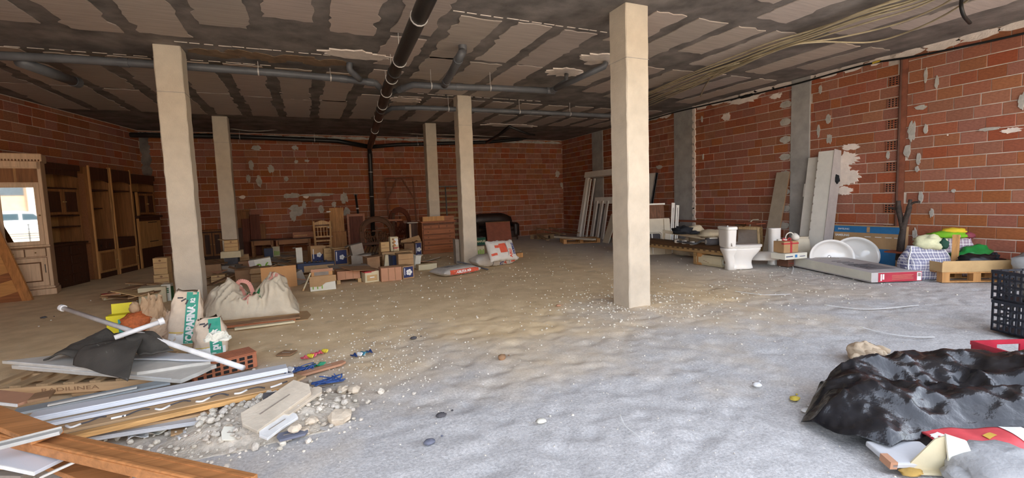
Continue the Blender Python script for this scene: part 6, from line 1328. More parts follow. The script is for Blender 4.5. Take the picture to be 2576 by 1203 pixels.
panel_on(t, tree, C_whitep, 'white_corner', frame((-0.09,0.08,1.0),(1,0,0),(0,1,0)) @ Matrix.Rotation(0.5,4,'Z'), 0.12, 0.10, (0,0,-1), 0.004); panel_on(t, tree, mat('ochre_print', (0.55,0.33,0.05), bump=0), 'emblem', frame((0.16,0.10,1.0),(1,0,0),(0,1,0)) @ Matrix.Rotation(0.4,4,'Z'), 0.07, 0.03, (0,0,-1), 0.005)
panel_on(t, tree, C_whitep, 'white_end', frame((0.36,0.07,1.0),(1,0,0),(0,1,0)), 0.14, 0.28, (0,0,-1), 0.004)
o = text('S', 0.06, C_redp, t, frame((-0.09,0.08,1.0),(1,0,0),(0,1,0)), ext=0.0, bold=0.003); project(o, tree, 0.007, (0,0,-1))
def psb(u, v): x = -0.10+0.48*u; y = -0.09+0.07*v; return (x, y, 0.022+0.015*v+0.015*nz(x*12,y*9,7))
MB().sheet(psb, 22, 6, 0.006).build('blue_edge', mat('blue_paper', (0.02,0.07,0.40), rough=0.45, var=0.3, bump=0.2, bscale=16), t, smooth=True)
t = thing('grey_cement_lump', 'rounded grey lump of cement at the lower right corner', 'lump', G(2510,1215)); blob('lump', mat('grey_lump', (0.36,0.36,0.36), var=0.15, bump=0.3), t, (0.05,0.0,0.05), (0.26,0.18,0.09), 31, 0.2); blob('crust', mat('grey_lump', (0.36,0.36,0.36)), t, (-0.12,0.05,0.03), (0.12,0.1,0.05), 33, 0.25)
t = thing('beige_work_glove', 'crumpled beige cloth glove lying behind the black sheet', 'glove', G(2185,915)+Vector((0.02,0.06,0))); M_gl = mat('beige_glove', (0.62,0.48,0.33), rough=0.9, var=0.1, bump=0.2); blob('palm', M_gl, t, (0.02,0,0.07), (0.13,0.11,0.08), 3, 0.3)
for k_ in range(4): blob('finger', M_gl, t, (-0.05+0.05*k_,-0.09,0.09+0.012*(k_%2)), (0.028,0.06,0.03), 5+k_, 0.2, flat=False)
blob('thumb', M_gl, t, (-0.12,-0.02,0.06), (0.05,0.03,0.03), 12, 0.2); blob('dark_cuff', C_grey, t, (0.16,0.03,0.05), (0.08,0.09,0.06), 15, 0.4)
for i,(x,y,lab,m_) in enumerate([(1905,970,'white paper scrap on the gravel left of the black sheet',C_whitep),(2000,1005,'small yellow scrap on the gravel left of the black sheet',mat('yellow_scrap',(0.65,0.50,0.08),bump=0)),(2030,1035,'white chip at the tip of the black sheet',C_whitep),(2290,1190,'ochre dry leaf by the grey panel',mat('ochre_leaf',(0.48,0.30,0.08),bump=0.1)),(1362,1062,'oval white pebble on the gravel in the foreground',C_white),(1040,852,'small black scrap on the floor before the foreground column',C_dkgrey),(1262,902,'small brown ball on the gravel in mid picture',C_brown),(110,800,'black scrap on the floor left of the long white pole',C_dkgrey),(1080,1115,'grey-blue chip on the gravel in the left middle foreground',mat('slate_chip',(0.16,0.17,0.22))),(1110,1047,'small black lump on the gravel near the slate chip',C_dkgrey),(1405,770,'reddish shard on the floor left of the foreground column',C_pink),(2215,1010,'x',C_white)][:11]):
    t = thing('floor_scrap', lab, 'scrap', G(x,y)+Vector((0,0,-0.004))); s_ = 1.0 if i not in (3,) else 1.6
    blob('scrap', m_, t, (0,0,0.012), (0.035*s_,0.028*s_,0.014 if i != 6 else 0.03), i+40, 0.4, 10, 7); blob('crumb', m_, t, (0.09*s_,0.05,0.002), (0.009,0.008,0.005), i+60, 0.3, 8, 5)

# ---------------------------------------------------------------- foreground left: junk heap
M_dry = mat('plasterboard', (0.62,0.59,0.53), rough=0.8, var=0.12, scale=6, bump=0.1); M_mould = mat('white_moulding', (0.66,0.68,0.72), rough=0.35, var=0.04, bump=0); M_rub = mat('rubber_mat', (0.075,0.068,0.058), rough=0.75, var=0.25, scale=5, bump=0.2, bscale=60); W_tan = wood('wood_tan', (0.50,0.33,0.18), axis='x', rough=0.6, var=0.15)
# pallet of slats
po = G(190,990); _dp = G(360,974)-G(40,996); t = thing('slatted_pallet', 'wooden slatted pallet lying under the plasterboard slabs', 'pallet', po, math.atan2(_dp.y,_dp.x))
for k_ in range(7): MB().box(-0.62+k_*0.19, -0.54+k_*0.19, -0.04, 0.62, 0.09, 0.108).build('deck_slat', W_paly, t, bevel=0.002)
for y in (-0.03,0.30,0.58): MB().box(-0.64,0.66,y-0.012,y+0.02,0.02,0.09).build('stringer', W_tan, t, bevel=0.002)
text('RADILINEA', 0.042, C_brown, t, TF(0.0,-0.0435,0.055), name='stencil_lettering', bold=0.0, sx=2.0)
for x in (-0.35,0.1,0.5): MB().box(x-0.08,x+0.08,-0.06,0.04,0.0,0.02).build('foot_slat', W_pal, t)
def slab(label, quad, z, th, m, name='plasterboard_slab', cat='board', edge=None):
    P = [G(x,y,z) for x,y in quad]; o = P[0].copy(); o.z = z; t = thing(name, label, cat, o); rr = random.Random(int(quad[0][0]+quad[1][1]))
    pts_ = []
    for i in range(len(P)):
        a, b_ = P[i], P[(i+1)%len(P)]; n = 7
        for k_ in range(n): q = a.lerp(b_, k_/n); pts_.append((q.x-o.x+(rr.uniform(-.008,.008) if k_ else 0), q.y-o.y+(rr.uniform(-.008,.008) if k_ else 0)))
    MB().prism(pts_, 0, th).build('slab', m, t)
    a, b_ = P[0]-o, P[1]-o; MB().bar(a.lerp(b_,0.05)+Vector((0,0,th)), a.lerp(b_,0.95)+Vector((0,0,th)), 0.012, 0.004).build('paper_edge', edge or C_whitep, t); return t
slab('lower plasterboard slab with a broken end on the slatted pallet', [(30,928),(455,965),(545,926),(190,900)], 0.112, 0.03, M_dry)
slab('upper plasterboard slab lying under the black rubber mats', [(6,915),(345,944),(530,916),(265,888)], 0.143, 0.024, M_dry)
slab('narrow white board lying behind the rubber mats', [(250,905),(545,910),(540,898),(420,890)], 0.176, 0.015, M_mould, 'white_board')
# rubber mats
def mat_sheet(label, fn, nu=30, nv=24, letters=None):
    o = Vector(fn(0.5,0.0)); o.z = 0; t = thing('rubber_mat', label, 'mat', o); mb = MB().sheet(lambda u, v: Vector(fn(u,v))-o, nu, nv, 0.012); mb.build('mat', M_rub, t, smooth=True)
    tree = BVHTree.FromPolygons([Vector(v) for v in mb.v], mb.f); return t, tree, o
A0, A1 = G(215,872,0.30), G(368,842,0.34); B0, B1 = G(188,918,0.195), G(322,960,0.185)
def mA(u, v):
    p = A0.lerp(A1,u).lerp(B0.lerp(B1,u), v); f = 0.05*math.sin(PI*v)*(1-abs(u-0.5)) + 0.02*nz(u*3,v*3,1); return (p.x, p.y-0.04*math.sin(PI*v), p.z+f)
t, tree, o = mat_sheet('black rubber mat with embossed letters hanging over the plasterboard edge', mA)
pc = (Vector(mA(0.5,0.45))-o); dv = (_ray(275,900)).normalized()
e = text('NV', 0.13, mat('rubber_emboss', (0.17,0.16,0.14), rough=0.8, bump=0), t, frame(pc-dv*0.6, _r2, -_d2) @ Matrix.Rotation(0.15,4,'Z'), name='embossed_letters', ext=0.0); project(e, tree, 0.003, dv)
C0, C1 = G(288,842,0.33), G(372,836,0.34); D0, D1 = G(352,896,0.24), G(436,884,0.25)
mat_sheet('second rubber mat folded double beside the lettered one', lambda u, v: (lambda p: (p.x, p.y, p.z + 0.05*math.sin(PI*min(1,v*1.1)) + 0.012*nz(u*4,v*4,5)))(C0.lerp(C1,u).lerp(D0.lerp(D1,u), v)))
E0, E1 = G(300,845,0.30), G(240,838,0.30); F0, F1 = G(200,905,0.20), G(108,905,0.20)
mat_sheet('rolled strip of black rubber trailing left off the mats', lambda u, v: (lambda p: (p.x, p.y, p.z + 0.045*math.sin(PI*u) + 0.02*nz(u*3,v*5,9)))(E0.lerp(E1,u).lerp(F0.lerp(F1,u), v)))
# white poles
M_pole = mat('white_pole', (0.76,0.75,0.74), rough=0.35, bump=0)
for a, b_, lab in ((G(157,775,0.52), G(612,926,0.17), 'long white plastic pole lying slanted across the junk heap'), (G(288,850,0.37), G(406,809,0.44), 'short white pole with a round end cap on the rubber mats')):
    t = thing('white_pole', lab, 'pole', a); MB().tube([Vector((0,0,0)), b_-a], 0.021, 12).build('tube', M_pole, t, smooth=True); d_ = (b_-a).normalized(); e_ = (0*d_) if 'long' in lab else (b_-a); MB().tube([e_-d_*0.02, e_+d_*0.02], 0.031, 12).build('end_cap', M_pole, t, smooth=False)
# torn bags and cartons behind
t = thing('yellow_carton', 'bright yellow open carton behind the white poles', 'carton', G(300,838), 0.05); M_yel = mat('yellow_board', (0.80,0.70,0.02), rough=0.5, var=0.08, bump=0.04)
MB().box(-0.11,0.13,0,0.14,0,0.21).build('carton_body', M_yel, t, bevel=0.004); MB().box(-0.09,0.11,0.13,0.14,0.20,0.34,Tm((0,0,0),(-0.1,0,0))).build('back_flap', M_yel, t); MB().box(0.11,0.20,0.02,0.12,0.19,0.2).build('side_flap', M_yel, t); MB().box(0.0,0.12,-0.005,0,0.0,0.16).build('teal_corner', mat('teal_print', (0.10,0.45,0.40), bump=0), t)
M_paper = mat('kraft_paper', (0.58,0.39,0.23), rough=0.85, var=0.18, scale=5, bump=0.4, bscale=14); M_paper2 = mat('pale_paper', (0.66,0.49,0.34), rough=0.85, var=0.15, scale=5, bump=0.4, bscale=12)
t = thing('orange_net_bag', 'orange net bag bulging between the yellow carton and brown paper', 'bag', G(345,842)+Vector((0,0.06,0))); blob('bag', mat('orange_net', (0.60,0.16,0.05), rough=0.7, var=0.3, scale=30, bump=0.5, bscale=50), t, (0,0,0.12), (0.17,0.13,0.13), 3, 0.25); blob('drawn_neck', M_paper, t, (-0.02,0.02,0.30), (0.05,0.05,0.07), 6, 0.3)
def crumple(label, px, py, w, d, h, m, seed, name='torn_paper_bag', z0=0.0, spikes=True):
    o = G(px,py,z0); t = thing(name, label, 'paper bag', o); rr = random.Random(seed); n = 30; rings = []
    for i in range(11):
        f = i/10; ring = []
        for k_ in range(n):
            a = 2*PI*k_/n; c, s = math.cos(a), math.sin(a); r = 1 - 0.35*f + 0.22*nz(c*2+seed, s*2, f*3) + 0.10*nz(c*6+seed, s*6, f*7)
            zz = h*f*(1 + (0.22*rr.random() if i == 10 and spikes else 0)) + 0.03*nz(c*3, s*3, f*4+seed)
            ring.append((w/2*r*c, d/2*r*s + d/2, max(0,zz)))
        rings.append(ring)
    rings += [[(p[0]*0.8,(p[1]-d/2)*0.8+d/2,p[2]-0.06) for p in rings[-1]], [(p[0]*0.6,(p[1]-d/2)*0.6+d/2,0.05) for p in rings[-1]]]
    MB().loft(rings).build('bag_body', m, t, smooth=False); blob('crumpled_fold', m, t, (w*0.3,-0.02,h*0.25), (w*0.2,d*0.18,h*0.22), seed+3, 0.5); return t
crumple('torn brown paper bag right of the orange net bag', 382, 838, 0.30, 0.24, 0.36, M_paper, 5)
crumple('crumpled pale paper bag in front of the torn brown one', 405, 862, 0.30, 0.22, 0.22, M_paper2, 9)
crumple('pale torn paper bag between the brown bag and the lettered green bag', 440, 842, 0.24, 0.2, 0.24, M_paper2, 14)
def lettered_bag(label, px, py, w, h, rz, roll, word, words2, seed, lean=0.25):
    o = G(px,py); t = thing('cement_bag', label, 'bag', o, rot=(0, roll, rz)); rings = []; n = 28
    for i in range(19):
        f = i/18; z = h*f; wv = w/2*(1 + 0.10*math.sin(PI*f) - 0.28*f**2 + 0.05*nz(f*5,seed,1)); dv_ = 0.085*(1-0.75*f**2)+0.012; ring = []
        for k_ in range(n):
            a = 2*PI*k_/n; c, s = math.cos(a), math.sin(a); q = 0.016*nz(c*3+seed, s*3, f*7)
            ring.append((wv*math.copysign(abs(c)**0.5,c)+q, dv_*math.copysign(abs(s)**0.7,s)+0.1+q + lean*z*0.5, max(0, z + (0.05*nz(c*4,s*4,seed) if i == 18 else 0))))
        rings.append(ring)
    mb = MB().loft(rings); mb.build('bag_body', mat('bag_paper', (0.66,0.53,0.40), rough=0.8, var=0.15, bump=0.3, bscale=14), t, smooth=True); tree = BVHTree.FromPolygons([Vector(v) for v in mb.v], mb.f); dv = (0,1,0)
    GB = mat('bag_green', (0.03,0.30,0.20), rough=0.5, var=0.1, bump=0)
    panel_on(t, tree, GB, 'green_band', frame((w*0.16,-1,h*0.5),(1,0,0),(0,0,1)), w*0.36, h*0.98, dv, 0.003, 18); panel_on(t, tree, C_whitep, 'white_base', frame((-w*0.02,-1,h*0.10),(1,0,0),(0,0,1)), w*0.9, h*0.20, dv, 0.002, 14); panel_on(t, tree, mat('ochre_line', (0.7,0.5,0.1), bump=0), 'ochre_line', frame((-w*0.25,-1,h*0.22),(1,0,0),(0,0,1)), w*0.42, h*0.02, dv, 0.004, 10)
    e = text(word, h*0.17, C_whitep, t, frame((w*0.16,-1,h*0.40),(0,0,1),(-1,0,0)), ext=0.0, bold=0.005, sx=0.85); project(e, tree, 0.006, dv)
    if words2: e = text(words2, h*0.10, C_whitep, t, frame((w*0.18,-1,h*0.83),(0,0,1),(-1,0,0)), ext=0.0, bold=0.003, sx=0.8); project(e, tree, 0.006, dv)
    for k_ in range(3): panel_on(t, tree, C_dkgrey, 'dark_print', frame((-w*0.2+0.03*k_,-1,h*(0.88-0.04*k_)),(1,0,0),(0,0,1)) @ Matrix.Rotation(0.6*k_,4,'Z'), 0.05, 0.015, dv, 0.004, 5)
    return t
lettered_bag('torn cement bag with a green lettered band, leaning by the foreground left column', 462, 866, 0.30, 0.54, 0.1, 0.12, 'CAPAFINA', 'R2', 4)
lettered_bag('smaller torn bag with a green lettered band beside the terracotta block', 532, 893, 0.28, 0.34, 0.15, 0.0, 'DI VISTA', '', 8, 0.15)
crumple('white crumpled bag mouth on the smaller green lettered bag', 545, 860, 0.20, 0.12, 0.06, C_white, 22, z0=0.30)
crumple('crumpled clear wrapping at the foot of the foreground left column', 492, 792, 0.2, 0.16, 0.22, mat('clear_wrap', (0.62,0.55,0.40), rough=0.4, bump=0.3), 27)
# terracotta hollow block
bo = G(565,945); t = thing('hollow_clay_block', 'terracotta hollow clay block behind the white mouldings', 'clay block', bo, 0.38); M_ter = mat('terracotta', (0.42,0.15,0.075), rough=0.85, var=0.2, scale=6, bump=0.25)
MB().box(-0.22,0.26,0.0,0.24,0.0,0.13).build('block_body', M_ter, t, bevel=0.01)
for k_ in range(8): MB().box(-0.22,0.262,0.01+k_*0.029,0.028+k_*0.029,0.128,0.138).build('rib', M_ter, t)
for i in range(7):
    for j in range(3): MB().box(-0.19+i*0.062,-0.15+i*0.062,-0.003,0.004,0.012+j*0.04,0.038+j*0.04).build('cell', M_dark, t)
# mouldings, boards and beams
def plank(label, a, b_, w, th, m, name='long_plank', lip=None, edge=None, cat='plank'):
    a, b_ = Vector(a), Vector(b_); t = thing(name, label, cat, a); d_ = b_-a; MB().bar((0,0,0), d_, w, th).build('board', m, t, bevel=0.003)
    dn = d_.normalized(); sd = dn.cross(Vector((0,0,1))).normalized(); up = sd.cross(dn)
    if lip:
        for s_, hh_, ww_ in lip: MB().bar(sd*(w*s_)+up*(th/2+hh_/2), d_+sd*(w*s_)+up*(th/2+hh_/2), ww_, hh_).build('moulded_edge', m, t, bevel=0.003)
    if edge: MB().bar(sd*(w/2)+dn*0.0, d_+sd*(w/2), 0.006, th*1.02).build('edge_band', edge, t)
    return t, d_, sd, up
plank('long white moulded skirting board on top of the front heap', G(72,1052,0.17), G(722,926,0.17), 0.15, 0.022, M_mould, 'skirting_board', lip=[(0.42,0.012,0.022),(0.28,0.006,0.012)])
plank('second white skirting board tucked under the first, at its front', G(108,1070,0.15), G(738,942,0.15), 0.05, 0.02, M_mould, 'skirting_board')
t, d_, sd, up = plank('tan board with squiggles of old glue below the skirting boards', G(130,1082,0.125), G(748,960,0.125), 0.17, 0.02, W_tan, 'glued_board')
rr = random.Random(8); gl = []; gw = []; gall = []
for k_ in range(34):
    f = 0.05+0.9*k_/33; p = d_*f + sd*(0.02+0.03*math.sin(k_*1.1)+0.015*rr.uniform(-1,1)) + up*0.013; gall.append(p); (gl if (k_//3) % 2 else gw).append(p)
for i in range(0, 33, 6): MB().tube(smooth_path(gall[i:i+6],3), 0.006, 5).build('glue_line', C_dkgrey, t, smooth=True)
for grp, m_, nm in ((gl, C_dkgrey, 'glue_line'), (gw, C_whitep, 'glue_blob')):
    for i in range(0, len(grp)-2, 3): MB().tube(smooth_path(grp[i:i+3],4), 0.008 if nm == 'glue_blob' else 0.005, 5).build(nm, m_, t, smooth=True)
plank('orange pine batten lying along the front of the glued board', G(160,1104,0.115), G(700,982,0.115), 0.055, 0.03, wood('wood_battenx', (0.60,0.34,0.13), axis='x'), 'pine_strip')
plank('tan strip under the pine batten at the rubble', G(300,1075,0.075), G(540,1032,0.075), 0.10, 0.018, W_tan, 'pine_strip')
plank('white-edged plank lowest in the front heap', G(170,1108,0.06), G(548,1050,0.06), 0.11, 0.018, mat('grey_white_board', (0.52,0.54,0.56), rough=0.4, var=0.06, bump=0), 'white_edged_plank', lip=[(0.44,0.008,0.015)])
plank('grey plank showing behind the long skirting board', G(35,1038,0.10), G(430,960,0.10), 0.12, 0.018, mat('blue_grey_board', (0.30,0.33,0.34), rough=0.6, var=0.1, bump=0), 'grey_plank')
plank('thin pale strip lying behind the grey plank', G(120,1020,0.12), G(345,975,0.12), 0.03, 0.012, M_dry, 'thin_strip')
plank('broad brown offcut at the left edge behind the timber', G(-40,995,0.12), G(80,1008,0.12), 0.16, 0.02, C_pink, 'brown_offcut', edge=C_whitep)
plank('square brown offcut next to the broad one', G(78,1002,0.13), G(132,992,0.13), 0.16, 0.02, C_brown, 'brown_offcut')
plank('short tan offcut leaning at the right end of the skirting boards', G(690,975,0.09), G(752,945,0.10), 0.16, 0.015, W_tan, 'tan_offcut')
plank('triangular cardboard offcut under the white-edged plank', G(430,1085,0.02), G(520,1062,0.02), 0.16, 0.01, C_kraft, 'cardboard_offcut')
WB = wood('wood_beam', (0.45,0.195,0.07), axis='x', rough=0.42, var=0.3)
t, d_, sd, up = plank('big orange timber board running out of the lower left corner', G(-70,1072,0.21), G(620,1226,0.14), 0.13, 0.05, WB, 'timber_board', cat='timber')
MB().bar(sd*0.05+up*0.03, d_+sd*0.05+up*0.03, 0.025, 0.014).build('moulded_edge', WB, t, bevel=0.006); MB().bar(-sd*0.03+up*0.026, d_-sd*0.03+up*0.026, 0.012, 0.008).build('groove_bead', WB, t)
plank('second orange timber under the big one at the bottom edge', G(140,1160,0.06), G(300,1222,0.04), 0.12, 0.03, WB, 'timber_board', cat='timber')
t, d_, sd, up = plank('upper orange timber lying crosswise at the left edge', G(-80,1022,0.27), G(120,1098,0.25), 0.13, 0.03, WB, 'timber_board', cat='timber')
plank('slim grey angled profile resting on the big timber', G(-30,1132,0.25), G(154,1086,0.27), 0.045, 0.02, mat('grey_profile', (0.42,0.41,0.38), rough=0.5, bump=0), 'metal_profile', lip=[(-0.4,0.012,0.006)])
plank('wide pale blue-white shelf board in the lower left corner', G(-40,1138,0.17), G(128,1172,0.13), 0.14, 0.02, M_mould, 'shelf_board', edge=C_whitep)
plank('thin pale strip crossing in front of the timber', G(105,1200,0.08), G(198,1158,0.15), 0.03, 0.012, M_dry, 'thin_strip')
plank('tan splintered strip under the pale shelf board', G(-20,1175,0.08), G(60,1168,0.08), 0.06, 0.015, W_tan, 'splinter_strip'); plank('grey splintered strip at the bottom left corner', G(-20,1190,0.06), G(70,1192,0.06), 0.07, 0.015, C_grey, 'splinter_strip'); plank('white splintered strip below the pale shelf board', G(-20,1158,0.10), G(40,1152,0.10), 0.03, 0.01, M_mould, 'splinter_strip')
# rubble mound
ro = G(672,1062); t = thing('rubble_mound', 'mound of plaster rubble and dust at the end of the boards', 'rubble', ro); t['kind'] = 'stuff'
M_rubble = mat('rubble_dust', (0.60,0.54,0.45), rough=0.95, var=0.25, scale=14, bump=0.6, bscale=50)
def mound(u, v): x = -0.58+1.16*u; y = -0.30+0.78*v; r = (x/0.55)**2+((y-0.08)/0.36)**2; z = 0.12*max(0,1-r)**0.8 + (0.022*nz(x*9,y*9,3)+0.012*nz(x*22,y*22,4))*max(0,min(1,2*(1.05-r))) - 0.012; return (x,y,z)
MB().sheet(mound, 60, 44, 0.01).build('mound', M_rubble, t, smooth=True)
def stone_mesh(seed, m, flat=0.6):
    rr = random.Random(seed); mb = MB(); n = 7; rings = []
    for (z, s_) in ((-0.5*flat,0.55),(-0.2*flat,0.95),(0.2*flat,0.9),(0.5*flat,0.5)): rings.append([((s_*(0.8+0.4*rr.random()))*0.5*math.cos(2*PI*k_/n), (s_*(0.8+0.4*rr.random()))*0.5*math.sin(2*PI*k_/n), z*(0.8+0.4*rr.random())) for k_ in range(n)])
    mb.loft(rings); return mb
rr = random.Random(77); st = MB(); protos = [stone_mesh(s, None) for s in range(9)]
for k_ in range(420):
    x, y = rr.gauss(0,0.34), rr.gauss(0.06,0.22); s_ = rr.choice((0.012,0.02,0.03,0.045))*rr.uniform(0.7,1.3); z = max(0.0, 0.12*max(0,1-(x/0.55)**2-((y-0.08)/0.36)**2)**0.8)
    st.add(protos[k_%9].v, protos[k_%9].f, Tm((x,y,z+s_*0.15),(rr.uniform(-.5,.5),rr.uniform(-.5,.5),rr.uniform(0,6)),s_))
st.build('rubble_stones', mat('rubble_stone', (0.62,0.56,0.47), rough=0.95, var=0.25, scale=6, bump=0.3, island=True), t)
for i,(x,y,w_,d_2,th,rot,z,m_,lab) in enumerate([(700,1020,0.46,0.20,0.025,(0.25,-0.15,0.75),0.12,mat('dusty_slab',(0.60,0.52,0.41),var=0.15,bump=0.2),'large dusty beige slab lying on the rubble mound'),(760,1012,0.34,0.09,0.02,(0.2,-0.1,0.8),0.10,mat('dusty_slab',(0.60,0.52,0.41)),'narrow dusty slab beside the large one on the rubble'),(702,1072,0.24,0.10,0.018,(0.15,-0.1,0.75),0.06,C_whitep,'white broken tile strip at the front of the rubble'),(588,1092,0.13,0.10,0.012,(0.5,0.3,0.2),0.04,C_white,'white tile shard at the left foot of the rubble'),(735,1096,0.17,0.09,0.015,(0.1,0.1,0.3),0.02,mat('slate_chip',(0.16,0.17,0.22)),'grey tile fragment at the right foot of the rubble'),(690,1000,0.14,0.10,0.012,(0.4,0.2,0.4),0.14,C_dkgrey,'dark grey shard behind the large beige slab'),(810,930,0.42,0.08,0.02,(0.05,0.0,0.35),0.01,C_pink,'pinkish flat strip on the floor behind the rubble'),(722,890,0.16,0.13,0.012,(0.05,0,-0.5),0.0,C_brown,'brown flat shard on the floor near the coloured wrappers')]):
    t = thing('rubble_slab', lab, 'slab', G(x,y,z), rot=rot); P = []; r3 = random.Random(i)
    for (px_, py_) in ((-.5,-.5),(-.1,-.52),(.4,-.48),(.5,-.1),(.48,.5),(0,.46),(-.42,.5),(-.52,.1)): P.append((px_*w_*(1+r3.uniform(-.08,.08)), py_*d_2*(1+r3.uniform(-.1,.1))))
    MB().prism(P,0,th).build('slab', m_, t, bevel=0.003); MB().box(-w_*0.3,w_*0.2,-d_2*0.02,d_2*0.02,th,th+0.003).build('scratch', C_grey, t)
for i,(x,y,s_,lab) in enumerate([(855,1058,0.17,'flat pale stone lying alone right of the rubble'),(763,1090,0.085,'rounded cream pebble at the front right of the rubble'),(805,998,0.09,'cream stone by the upper right of the rubble'),(815,1020,0.10,'pale stone at the right of the rubble'),(785,1062,0.08,'cream stone between slab and pebble'),(742,1082,0.09,'cream stone behind the rounded pebble'),(655,1020,0.11,'yellowish stone on the left crest of the rubble'),(862,985,0.10,'pink shard right of the blue string'),(575,1080,0.07,'grey stone beside the white tile shard'),(640,1042,0.10,'pale stone low on the left of the rubble'),(890,985,0.10,'flat pinkish stone furthest right of the rubble'),(770,1035,0.07,'small cream stone below the narrow slab')]):
    t = thing('loose_stone', lab, 'stone', G(x,y,0.0 if x > 700 and x not in (742,785) else 0.05)+Vector((0,0,s_*0.1)), rr.uniform(0,6)); mm = stone_mesh(i+20, None, 0.5); m2 = MB(); m2.add(mm.v, mm.f, Tm((0,0,s_*0.05),(0,0,0),s_)); m2.build('stone', mat('cream_stone', (0.66,0.56,0.43), rough=0.95, var=0.15, scale=9, bump=0.3), t, bevel=0.004); m3 = MB(); m3.add(mm.v, mm.f, Tm((s_*0.45,s_*0.2,-s_*0.02),(0,0,1),s_*0.25)); m3.build('chip', mat('cream_stone', (0.66,0.56,0.43)), t)
# litter: wrappers, strings, rags
def wrapper(label, px, py, L_, W_, rz, cols, z=0.01):
    t = thing('wrapper', label, 'wrapper', G(px,py)+Vector((0,0,z)), rz)
    for i,m_ in enumerate(cols):
        x0 = -L_/2 + L_*i/len(cols); ww = L_/len(cols)
        MB().sheet(lambda u, v: (x0+ww*u, -W_/2+W_*v, 0.012+0.014*math.sin(5*u+i*2+3*v)+0.006*nz(u*5+i,v*5,px)), 6, 6, 0.002).build('foil', m_, t, smooth=True)
    return t
M_pk = mat('pink_foil', (0.70,0.12,0.16), rough=0.35, bump=0); M_yf = mat('yellow_foil', (0.70,0.55,0.05), rough=0.35, bump=0); M_bf = mat('blue_foil', (0.02,0.05,0.18), rough=0.3, bump=0); M_tf = mat('teal_foil', (0.06,0.22,0.30), rough=0.3, bump=0)
wrapper('pink and yellow snack wrapper on the floor right of the skirting boards', 792, 897, 0.26, 0.06, 0.62, (M_pk,M_yf,M_pk,M_pk,M_yf)); wrapper('dark blue snack wrapper lying apart on the dusty floor', 910, 895, 0.20, 0.06, 0.30, (M_bf,C_whitep,M_tf,M_bf)); wrapper('green plastic strip on the floor below the pink wrapper', 795, 925, 0.16, 0.04, 0.2, (C_green,mat('green_foil',(0.05,0.35,0.18),bump=0)))
wrapper('red and white paper scrap in the dust under the white-edged plank', 485, 1098, 0.16, 0.09, 0.4, (C_whitep,M_pk,C_whitep)); wrapper('white paper scraps under the front boards', 400, 1090, 0.3, 0.08, 0.2, (C_whitep,C_white,C_whitep)); wrapper('white torn foam piece on the end of the glued board', 722, 952, 0.10, 0.08, 0.3, (C_whitep,C_whitep), 0.06)
for i,(px,py,lab) in enumerate([(755,938,'tangle of blue string beside the skirting board ends'),(825,965,'tangle of blue string at the top right of the rubble')]):
    t = thing('blue_string', lab, 'string', G(px,py)); rs = random.Random(i+3)
    for k_ in range(7): MB().tube(smooth_path([(rs.uniform(-.13,.13),rs.uniform(-.08,.08),rs.uniform(0.01,0.05)) for _ in range(5)],4),0.004,5).build('strand', mat('blue_string', (0.05,0.11,0.33), bump=0), t, smooth=True)
# chips and grit scattered over the floor
rr = random.Random(99); ch = MB()
def scatter(n, cx_, cy_, sx_, sy_, s0, s1):
    for k_ in range(n):
        x, y = rr.gauss(cx_,sx_), rr.gauss(cy_,sy_)
        if not (-4 < x < 9.3 and 1.0 < y < 15.5): continue
        s_ = rr.uniform(s0,s1); p_ = protos[k_%9]; ch.add(p_.v, p_.f, Tm((x,y,floor_z(x,y)+s_*0.1),(0,0,rr.uniform(0,6)),s_))
scatter(420,3.9,4.7,0.7,0.6,0.008,0.03); scatter(500,2.2,6.2,2.2,1.6,0.006,0.022); scatter(260,6.8,4.6,1.2,0.8,0.008,0.03); scatter(350,2.0,9.5,2.5,2.0,0.01,0.035); scatter(300,0.3,4.3,0.5,0.6,0.006,0.02); scatter(500,3.0,3.0,1.6,0.9,0.004,0.012); scatter(420,-0.62,3.25,0.35,0.22,0.006,0.022); scatter(160,0.45,4.0,0.3,0.4,0.006,0.018)
o = ch.build('floor_grit', mat('grit', (0.72,0.66,0.56), rough=0.95, var=0.2, island=True)); tag(o, 'pale plaster chips and grit scattered over the dusty floor', 'grit', kind='stuff')
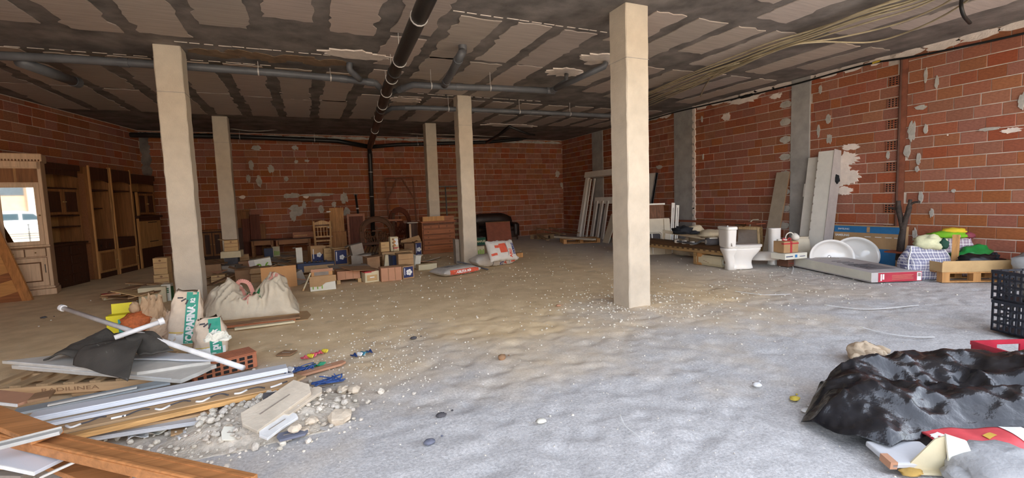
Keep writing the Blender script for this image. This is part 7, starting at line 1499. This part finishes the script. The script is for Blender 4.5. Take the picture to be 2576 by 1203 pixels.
# ---------------------------------------------------------------- parked van and railing in the street (mirror)
t = thing('white_van', 'white van parked in the street, seen in the cabinet mirror', 'van', (-1.2,-27.5,-0.03), 0.0)
M_van = mat('van_paint', (0.85,0.86,0.88), rough=0.25, var=0.02, bump=0); M_vgl = mat('van_glass', (0.05,0.08,0.10), rough=0.08, var=0.0, bump=0); M_tyre = mat('tyre', (0.02,0.02,0.02), rough=0.8)
vp = [(-2.2,0.35),(2.25,0.35),(2.3,0.75),(2.2,0.98),(1.35,1.15),(0.75,1.75),(-0.1,1.86),(-2.1,1.84),(-2.25,1.2)]
MB().prism(vp, -0.88, 0.88, Matrix(((1,0,0,0),(0,0,1,0),(0,1,0,0),(0,0,0,1)))).build('body', M_van, t, bevel=0.06)
for s_ in (-1,1):
    MB().prism([(0.1,1.18),(1.15,1.18),(0.72,1.66),(0.1,1.70)], s_*0.885-0.005, s_*0.885+0.005, Matrix(((1,0,0,0),(0,0,1,0),(0,1,0,0),(0,0,0,1)))).build('side_window', M_vgl, t); MB().prism([(-1.9,1.2),(-0.05,1.2),(-0.05,1.70),(-1.85,1.70)], s_*0.885-0.004, s_*0.885+0.004, Matrix(((1,0,0,0),(0,0,1,0),(0,1,0,0),(0,0,0,1)))).build('side_window', M_vgl, t)
    for x in (-1.4,1.45): w2 = MB().tube([(x,s_*0.72,0.33),(x,s_*0.90,0.33)],0.33,20).build('wheel', M_tyre, t); MB().tube([(x,s_*0.89,0.33),(x,s_*0.91,0.33)],0.19,14).build('hub_cap', M_clamp, w2)
MB().hexa([(0.82,-0.75,1.70),(1.36,-0.78,1.17),(1.36,0.78,1.17),(0.82,0.75,1.70),(0.84,-0.75,1.72),(1.39,-0.78,1.19),(1.39,0.78,1.19),(0.84,0.75,1.72)]).build('windscreen', M_vgl, t)
t = thing('street_railing', 'dark metal railing along the street, seen in the cabinet mirror', 'railing', (-8.0,-14.5,-0.03)); M_rail = mat('railing_paint', (0.05,0.05,0.055), rough=0.5, bump=0)
for z in (0.25,0.5,0.75,1.0): MB().tube([(0,0,z),(12,0,z)],0.022,8).build('rail', M_rail, t, smooth=True)
for k_ in range(9): MB().box(k_*1.5-0.03,k_*1.5+0.03,-0.03,0.03,0,1.05).build('post', M_rail, t)
